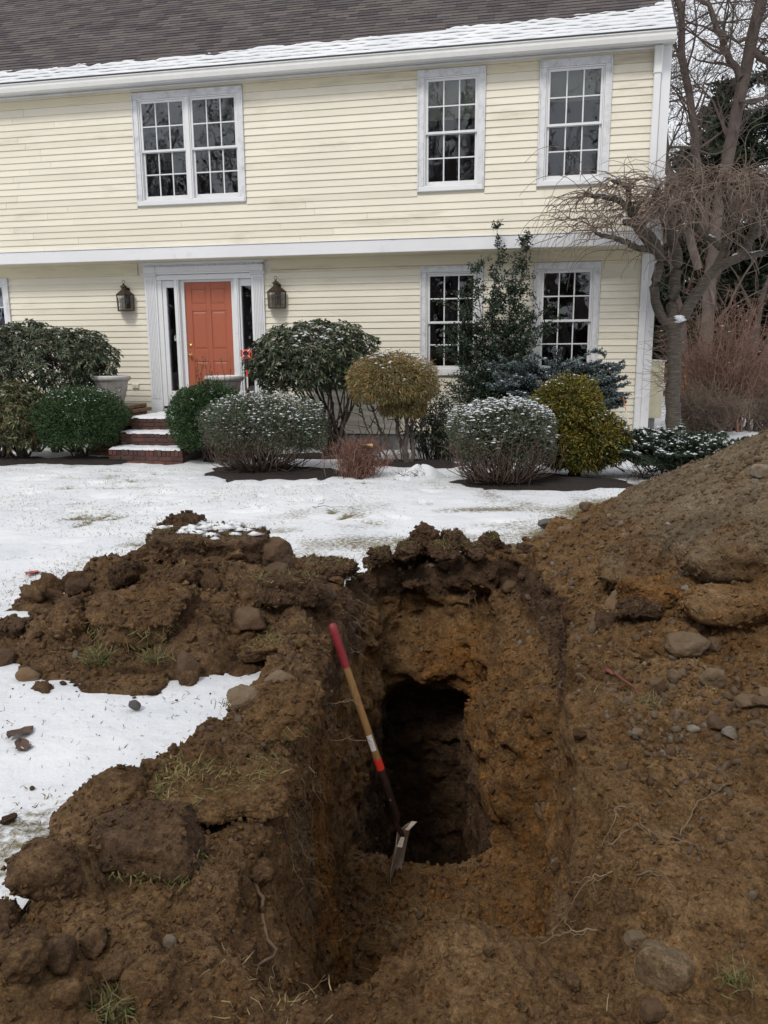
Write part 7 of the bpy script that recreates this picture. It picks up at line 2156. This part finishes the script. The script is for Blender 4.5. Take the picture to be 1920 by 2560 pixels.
# ------------------------------------------------------------------ shovel
def shovel():
    tip = Vector((.072, 3.955, -1.285)); bend = Vector((.090, 3.985, -1.005)); topp = Vector((-.282, 4.09, .186))
    sh = soil_hit(tip.x, tip.y, -.6)[0]
    dz = (sh.z - .045 - tip.z) if sh is not None else 0
    dz = max(-.12, min(.12, dz)); tip.z += dz*.9; bend.z += dz*.9
    T = empty("shovel", tip, 0, "long-handled shovel with a red grip standing in the trench, leaning on its left wall", "shovel")
    L = lambda v: Vector(v) - tip
    axis = (bend - topp); n = axis.length; u = axis/n
    # where the straight shaft ends and the socket starts to crank
    s_end = topp + u*(n - .10)
    def seg(a, b): return [L(topp + u*n*(a + (b-a)*t/6)) for t in range(7)]
    m = MB(); pts = [L(topp)] + seg(.012, .20); m.tube(pts, [.013] + [.0235]*3 + [.0232]*4, 14); m.build("grip", M["grip"], T, True)
    m = MB(); m.tube(seg(.1985, .640), [.0198 + .0012*t/6 for t in range(7)], 14); m.build("handle", M["wood"], T, True)
    m = MB(); m.tube(seg(.637, .690), .0225, 14); m.build("collar", M["band"], T, True)
    m = MB()
    side = u.cross(Vector((0, -1, 0))).normalized(); frn = side.cross(u).normalized()
    # paper label: a curved strip round the handle facing the viewer
    V, F = [], []
    for i in range(7):
        p = L(topp + u*n*(.520 + .075*i/6))
        for j in range(7):
            a = -.75 + 1.5*j/6; V.append(p + (side*math.sin(a) + frn*math.cos(a))*.0216)
    # front normal towards the camera
    F = [(i*7+j, i*7+j+1, (i+1)*7+j+1, (i+1)*7+j) for i in range(6) for j in range(6)]
    if (Vector((0, 0, 1.6)) - topp).dot(frn) < 0:
        V = [v - 2*frn*(v - L(topp + u*n*.5)).dot(frn) for v in V]
    m.add(V, F); m.build("handle_label", M["sticker"], T, True)
    m = MB(); down = Vector((.02, -.01, -1)).normalized()
    c = [L(topp + u*n*.688), L(topp + u*n*.78), L(topp + u*n*.86), L(s_end + Vector((.002, 0, .01))), L(bend + Vector((-.035, .002, .045))), L(bend + Vector((-.006, 0, .005))), L(bend + Vector((.002, 0, -.03)))]
    m.tube(c, [.0222, .0216, .0205, .019, .0168, .015, .012], 14); m.build("socket", M["socket"], T, True)
    for t in (.70, .83):
        q = MB(); p = L(topp + u*n*t) + frn*.019; q.tube([p - frn*.002, p + frn*.002], .004, 8); q.build("rivet", M["steel"], T)
    # blade: dished plate, its width running away from the viewer
    wv = Vector((.066, .160, .012)).normalized(); bl = (tip - bend).normalized(); nv = wv.cross(bl).normalized()
    if nv.x > 0: nv = -nv
    W, H = .116, (tip - bend).length + .02
    V, F = [], []; NI, NJ = 14, 16
    for side_ in (0, 1):
        for i in range(NI+1):
            f = i/NI
            hw = W*(1.0 if f < .45 else math.sqrt(max(0, 1 - ((f-.45)/.56)**2))*1.0 + .0)
            hw = max(hw, .006)
            for j in range(NJ+1):
                g = -1 + 2*j/NJ
                dish = .034*(g*g)*(1-.5*f) - .020*math.sin(f*2.4)
                ridge = .012*math.exp(-(g/.16)**2)*max(0, 1 - f/.45)
                V.append(L(bend) + bl*(H*f) + wv*(hw*g) - nv*(dish - .5*.034) + nv*(ridge + (.0024 if side_ else 0)))
    nn = (NI+1)*(NJ+1)
    for i in range(NI):
        for j in range(NJ):
            a = i*(NJ+1)+j; F += [(a, a+1, a+NJ+2, a+NJ+1), (a+nn, a+nn+NJ+1, a+nn+NJ+2, a+nn+1)]
    bd = [j for j in range(NJ+1)] + [i*(NJ+1)+NJ for i in range(1, NI+1)] + [NI*(NJ+1)+j for j in range(NJ-1, -1, -1)] + [i*(NJ+1) for i in range(NI-1, 0, -1)]
    for a, b in zip(bd, bd[1:] + bd[:1]): F.append((a, a+nn, b+nn, b))
    m = MB(); m.add(V, F); m.build("blade", M["steel"], T, True)
    for sg in (-1, 1):     # forward-turned foot treads
        q = MB()
        a = L(bend) + wv*(sg*W*.28); b = L(bend) + wv*(sg*W*.99)
        off = -nv*.004; dsh = -nv*(.034*.9 - .017)
        ou = -nv*.030 + bl*(-.004); th = bl*.003
        Vq = [a + off, b + dsh, b + dsh + ou, a + off + ou*.75]
        Vq = Vq + [v + th for v in Vq]
        q.add(Vq, [(0,1,2,3),(7,6,5,4),(0,4,5,1),(1,5,6,2),(2,6,7,3),(3,7,4,0)]); q.build("foot_tread", M["steel"], T)
shovel()

# ------------------------------------------------------------------ roots and twigs
def root(name, label, cat, pts, r, mat="root", branches=0, seed=0, group=None):
    rng = np.random.default_rng(seed); pts = np.array(pts, float)
    T = None; lines = []
    n = 18; t = np.linspace(0, len(pts)-1, n); i = np.minimum(t.astype(int), len(pts)-2)
    c = pts[i] + (pts[i+1]-pts[i])*(t-i)[:, None]; L = np.linalg.norm(pts[-1]-pts[0])
    w = rng.normal(0, .018*L + .002, c.shape); w = (w + np.roll(w, 1, 0) + np.roll(w, -1, 0))/2; w[0] = 0; c = c + w
    lines.append((c, np.linspace(r, r*.35, n)))
    for b in range(branches):
        j = rng.integers(3, n-2); e = c[j] + unit(unit(c[min(j+2, n-1)]-c[j]) + rng.normal(0, .8, 3))*L*rng.uniform(.15, .4)
        q = curve(c[j], e, 10, rng, .07); lines.append((q, np.linspace(r*.6, r*.2, 10)))
        for s in range(2):
            k = rng.integers(3, 9); e2 = q[k] + unit(rng.normal(size=3))*L*rng.uniform(.06, .16); lines.append((curve(q[k], e2, 10, rng, .08), np.linspace(r*.4, r*.15, 10)))
    V, F = tube_batch(lines, 5); base = pts[0]
    o = link(name, np_mesh(name, V - base, F, M[mat]), None, tuple(base))
    return tag(o, label, cat, group)
def sh(x, y, z0=3.0, up=.006):
    h = soil_hit(x, y, z0)[0]
    return np.array([x, y, (h.z if h is not None else 0) + up])
def wall_hit(o, d):
    h = soil_bvh.ray_cast(Vector(o), Vector(d).normalized())
    return np.array(h[0]) if h[0] is not None else np.array(o) + np.array(d)
# thick root curling down the near left slope
root("root", "thick crooked brown root curling down the near left slope of the trench", "root", [sh(-.50, 2.32), sh(-.42, 2.26), sh(-.37, 2.22), sh(-.345, 2.10), sh(-.37, 1.98), sh(-.41, 1.93)], .0095, "darkroot", 2, 1)
# pale roots sticking out of the left wall behind the shovel
wl = wall_hit((.3, 3.75, -.12), (-1, 0, 0))
root("root", "pale root reaching from the left trench wall across the shovel handle", "root", [wl, wl + np.array([.08, -.02, .02]), wl + np.array([.17, -.04, .05])], .003, "root", 2, 2)
wl = wall_hit((.3, 3.70, -.28), (-1, 0, 0))
root("root", "second pale root from the left wall, just below the first, behind the shovel", "root", [wl, wl + np.array([.09, -.03, .01]), wl + np.array([.21, -.05, .01])], .0032, "root", 2, 3)
for k in range(9):
    y = 4.5 + .16*k; wl = wall_hit((.35, y, -.10 - .02*(k % 3)), (-1, 0, 0))
    root("root", "fine pale root hanging from the sod at the upper left trench wall", "root", [wl, wl + np.array([.05, -.03, -.02]), wl + np.array([.11, -.07, -.05 - .02*(k % 2)])], .0018, "root", 2, 10+k, "fine roots on the left wall")
for k in range(8):
    x = .55 + .06*k; wl = wall_hit((x, 5.2, -.30), (.12, 1, 0))
    root("root", "fine root dangling from the far right corner of the trench", "root", [wl, wl + np.array([.01, -.03, -.09]), wl + np.array([.02, -.03, -.24 - .04*(k % 3)])], .0024, "root", 2, 30+k, "fine roots in the far right corner")
for k in range(7):
    y = 2.55 + .10*k; wl = wall_hit((.3, y, -.12), (-1, 0, 0))
    root("root", "hair root hanging below the overhanging turf slab on the left wall", "root", [wl + np.array([.0, 0, .05]), wl + np.array([.04, -.02, -.08]), wl + np.array([.05, -.03, -.26 - .05*(k % 3)])], .0020, "root", 3, 50+k, "hair roots under the turf slab")
# the tangle on the right slope
for k, (x, y, dx, dy, lab) in enumerate([(.80, 2.45, -.10, -.10, "uppermost pale root tangle on the near right slope"), (.72, 2.32, .14, .02, "pale root tangle spreading sideways on the near right slope"), (.70, 2.22, -.12, .02, "pale root tangle reaching towards the ledge on the near right slope"),
     (.72, 2.12, .06, -.08, "lowest pale root tangle on the near right slope"), (.62, 2.08, -.14, .04, "forked pale root at the right end of the near mound"), (.98, 2.42, .14, .10, "curved pale root standing out of the right slope"), (1.02, 2.35, -.10, .05, "pale root lying across the right slope")]):
    a = sh(x, y); b = sh(x + dx*.6, y + dy*.6, up=.035); c = sh(x + dx*1.5, y + dy*1.5, up=.012)
    root("root_tangle" if k < 5 else "root", lab, "root", [a, b, c], .0028, "root", 6 if k < 5 else 2, 70+k)
root("root", "broken red root jutting from the right rim of the trench", "root", [sh(1.02, 3.55, up=.0), sh(1.06, 3.48, up=.02), sh(1.14, 3.36, up=.01)], .011, "redwood", 0, 90)
root("root", "pale root lying across the right rim beside the broken red one", "root", [sh(.82, 3.45), sh(.92, 3.42), sh(1.06, 3.44)], .0036, "root", 2, 91)
root("twig", "pale dry stem standing in the near left slope", "twig", [sh(-.33, 1.86), sh(-.315, 1.87, up=.05), sh(-.30, 1.88, up=.10)], .0022, "root", 0, 92)
root("twig", "short pale dry stem at the crest of the near mound", "twig", [sh(-.23, 1.98), sh(-.20, 2.0, up=.04), sh(-.18, 2.01, up=.075)], .0022, "root", 1, 93)
root("twig", "thin dark twig on the snow behind the left heap", "twig", [np.array([-.75, 8.3, .02]), np.array([-.55, 8.25, .03]), np.array([-.25, 8.2, .02])], .004, "bark", 2, 94)

# grass tufts left on the soil
def tuft(label, x, y, n, h, seed, cols, z0=3.0):
    rng = np.random.default_rng(seed); b = sh(x, y, z0, 0); T = empty("grass_tuft", b, 0, label, "grass")
    P = b + rng.normal(0, 1, (n, 3))*np.array([.035, .022, .006])
    blades(P, rng, h, .0019, cols, [1]*len(cols), 1.0, "blades", None, T)
GRN = [(.085, .105, .032), (.12, .125, .045), (.17, .14, .065), (.21, .17, .085)]
tuft("bright green grass tuft hanging on the front of the big grassy clod", -1.42, 3.80, 260, .11, 1, GRN)
tuft("straw-coloured grass tuft right of the bright green one on the left heap", -1.15, 3.82, 200, .09, 2, GRN[1:])
tuft("green grass tuft at the bottom edge, lower left", -.665, 1.70, 160, .075, 3, GRN)
tuft("small grass tuft under the flat tan sod slab", -.78, 3.86, 160, .07, 4, GRN)
tuft("small straw tuft at the right rim of the trench", 1.02, 3.72, 110, .06, 5, GRN[1:])
tuft("trailing straw on the right rim near the broken red root", 1.12, 3.25, 140, .06, 6, GRN[2:])
tuft("green tuft in the bottom right corner", .88, 1.72, 90, .05, 7, GRN)
tuft("tuft on the sod at the snowy edge, beside the flattened cobble", -.66, 3.34, 110, .05, 8, GRN[1:])

# dead leaves and a red scrap on the snow
def dead_leaf(label, x, y, s, seed, mat):
    rng = np.random.default_rng(seed); z = max(lawn_z(x, y), soil_z(x, y)) + .006
    V, F = [], []; n = 7
    for i in range(n):
        t = i/(n-1); w = s*.42*math.sin(math.pi*min(1, t*.95 + .05))**.7*(1 + .25*math.sin(9*t))
        for j in (-1, 0, 1): V.append(((t-.5)*s*1.4, j*w + rng.normal(0, .002), .25*s*(abs(j)*.6 + .35*math.sin(5*t + seed)) + rng.normal(0, .002)))
    for i in range(n-1):
        for j in range(2): F.append((i*3+j, (i+1)*3+j, (i+1)*3+j+1, i*3+j+1))
    m = MB(); m.add(V, F, Matrix.Rotation(seed*1.1, 4, 'Z')); o = m.build("dead_leaf", mat, None, True, (x, y, z)) if False else link("dead_leaf", m.mesh("dead_leaf", mat, True), None, (x, y, z))
    return tag(o, label, "leaf")
deadm = plain("dead_leaf_brown", (.10, .06, .04), .8, var=.4, scale=30)
redm = plain("faded_red", (.45, .10, .09), .6)
dead_leaf("curled brown dead leaf on the snow patch at the left edge", -1.56, 3.20, .09, 1, deadm)
dead_leaf("second brown dead leaf just in front of the curled one", -1.50, 3.08, .08, 2, deadm)
dead_leaf("dark leaf scrap on the snow above the large rounded clod", -.92, 2.95, .05, 3, deadm)
dead_leaf("small red scrap on the snow beyond the left heap", -2.6, 5.75, .10, 4, redm)
dead_leaf("pale tan leaf caught in the russet barberry", -.22, 10.32, .16, 5, plain("tan_leaf", (.42, .27, .14), .7))
bpy.data.objects["dead_leaf.004"].location.z = .42

# ------------------------------------------------------------------ survey prism on its pole
def survey_prism():
    b = H2W(-4.49, -1.75, 0); T = empty("survey_prism", b, -HA + .12, "red survey prism target on a striped pole with a small tripod, before the right planter", "survey prism")
    z = 0.0
    for k, (a, c, mt) in enumerate(((.02, .45, "red"), (.45, .62, "whitep"), (.62, .78, "red"), (.78, .93, "whitep"), (.93, 1.10, "red"), (1.10, 1.26, "whitep"), (1.26, 1.36, "red"), (1.36, 1.50, "black"))):
        m = MB(); m.lathe([(.0125, a), (.0125, c)], 12); m.build("pole_section", M[mt], T, True)
    m = MB(); m.lathe([(.002, -.05), (.0125, .02)], 12); m.build("pole_point", M["steel"], T, True)
    m = MB(); m.lathe([(.026, 1.02), (.026, 1.07)], 14); m.build("tripod_clamp", M["black"], T, True)
    for a in (2.6, .55, 4.4):
        m = MB(); m.tube([(.02*math.cos(a), .02*math.sin(a), 1.05), (.20*math.cos(a), .20*math.sin(a), .55), (.40*math.cos(a), .40*math.sin(a), .0)], [.011, .010, .007], 8); m.build("tripod_leg", M["black"], T, True)
    # tilting frame and pinched red target plate
    m = MB(); zc = 1.605; r = .062
    V, F = [], []; n = 12
    for i in range(n+1):
        for j in range(n+1):
            x, y = -1 + 2*i/n, -1 + 2*j/n
            k = 1 - .16*(1 - abs(x)**1.5*abs(y)**0)*0
            px = r*x*(1 - .14*(1-abs(y))*abs(x)**2*1.0); pz = r*y*(1 - .14*(1-abs(x))*abs(y)**2)
            V.append((px, -.022 - .012*(1-abs(x))*(1-abs(y)), zc + pz))
    m0 = len(V); V += [(x, y+.003, q) for x, y, q in V]
    for i in range(n):
        for j in range(n):
            a = i*(n+1)+j; F += [(a, a+n+1, a+n+2, a+1), (a+m0, a+1+m0, a+n+2+m0, a+n+1+m0)]
    m.add(V, F); m.build("target_plate", M["red"], T, True)
    m = MB()
    for s1, s2 in ((1, 1), (1, -1), (-1, 1), (-1, -1)):
        m.add([(s1*.026, -.0365, zc+s2*.018), (s1*.018, -.0365, zc+s2*.026), (s1*.061, -.030, zc+s2*.066), (s1*.066, -.030, zc+s2*.061)], [(0,1,2,3)] if s1*s2 < 0 else [(3,2,1,0)])
    m.build("target_stripe", M["whitep"], T)
    m = MB(); Mx = Matrix.Translation((0, -.034, zc)) @ Matrix.Rotation(rad(90), 4, 'X')
    m.lathe([(.036, -.02), (.038, .004), (.034, .010), (.030, .008)], 22, Mx); m.build("prism_housing", M["black"], T, True)
    m = MB(); m.lathe([(.029, .0), (.029, .0065)], 22, Mx); m.build("prism_glass", plain("prism_glass", (.10, .08, .14), .05, .6), T, True)
    m = MB(); m.bbox(-.086, -.078, -.02, .02, zc-.05, zc+.05, b=.002); m.bbox(.078, .086, -.02, .02, zc-.05, zc+.05, b=.002); m.bbox(-.086, .086, -.015, .015, zc-.078, zc-.070, b=.002); m.build("yoke", M["red"], T)
    m = MB(); m.lathe([(.016, 1.50), (.016, 1.53), (.009, 1.535)], 12); m.build("mount", M["black"], T, True)
survey_prism()
# ------------------------------------------------------------------ driveway marker stake, little snow mound with twigs
st = empty("marker_stake", (3.51, 10.99, 0), 0, "thin orange marker stake with a silver sleeve leaning by the corner board", "stake")
a0, a1 = Vector((0, 0, -.05)), Vector((-.25, .06, 1.02))
m = MB(); m.tube([a0, a0.lerp(a1, .98)], .0055, 8); m.build("rod", M["orange"], st, True)
m = MB(); m.tube([a0.lerp(a1, .62), a0.lerp(a1, .80)], .0065, 8); m.build("reflective_sleeve", M["greystone"] if False else M["whitep"], st, True)
def mound():
    rng = np.random.default_rng(501)
    V, F = [], []; n, rr = 28, 9
    V.append((0, 0, .15))
    for k in range(1, rr+1):
        f = k/rr
        for j in range(n):
            a = 2*math.pi*j/n; e = 1 + .12*math.sin(2*a+1) + .08*math.sin(5*a)
            V.append((.32*e*f*math.cos(a), .22*e*f*math.sin(a), .15*(1-f*f)*(1 + .2*math.sin(3*a+f*4)) - .012*(k == rr)))
    F += [(0, 1+j, 1+(j+1) % n) for j in range(n)]
    for k in range(rr-1):
        for j in range(n): F.append((1+k*n+j, 1+(k+1)*n+j, 1+(k+1)*n+(j+1) % n, 1+k*n+(j+1) % n))
    T = empty("snow_mound", (.47, 10.40, 0), 0, "small hump of snow with twigs poking out, between the barberry and the snow-capped bush", "snow")
    m = MB(); m.add(V, F); m.build("snow_hump", M["snow"], T, True)
    L = []
    for i in range(42):
        a = np.array([rng.normal(-.10, .10), -.10 + rng.normal(0, .06), .05]); L.append((curve(a, a + np.array([rng.normal(-.02, .07), rng.normal(-.03, .05), rng.uniform(.0, .09)]), 5, rng, .1), np.linspace(.003, .0015, 5)))
    Vt, Ft = tube_batch(L, 4); link("twigs", np_mesh("twigs", Vt, Ft, M["bark"]), T)
mound()
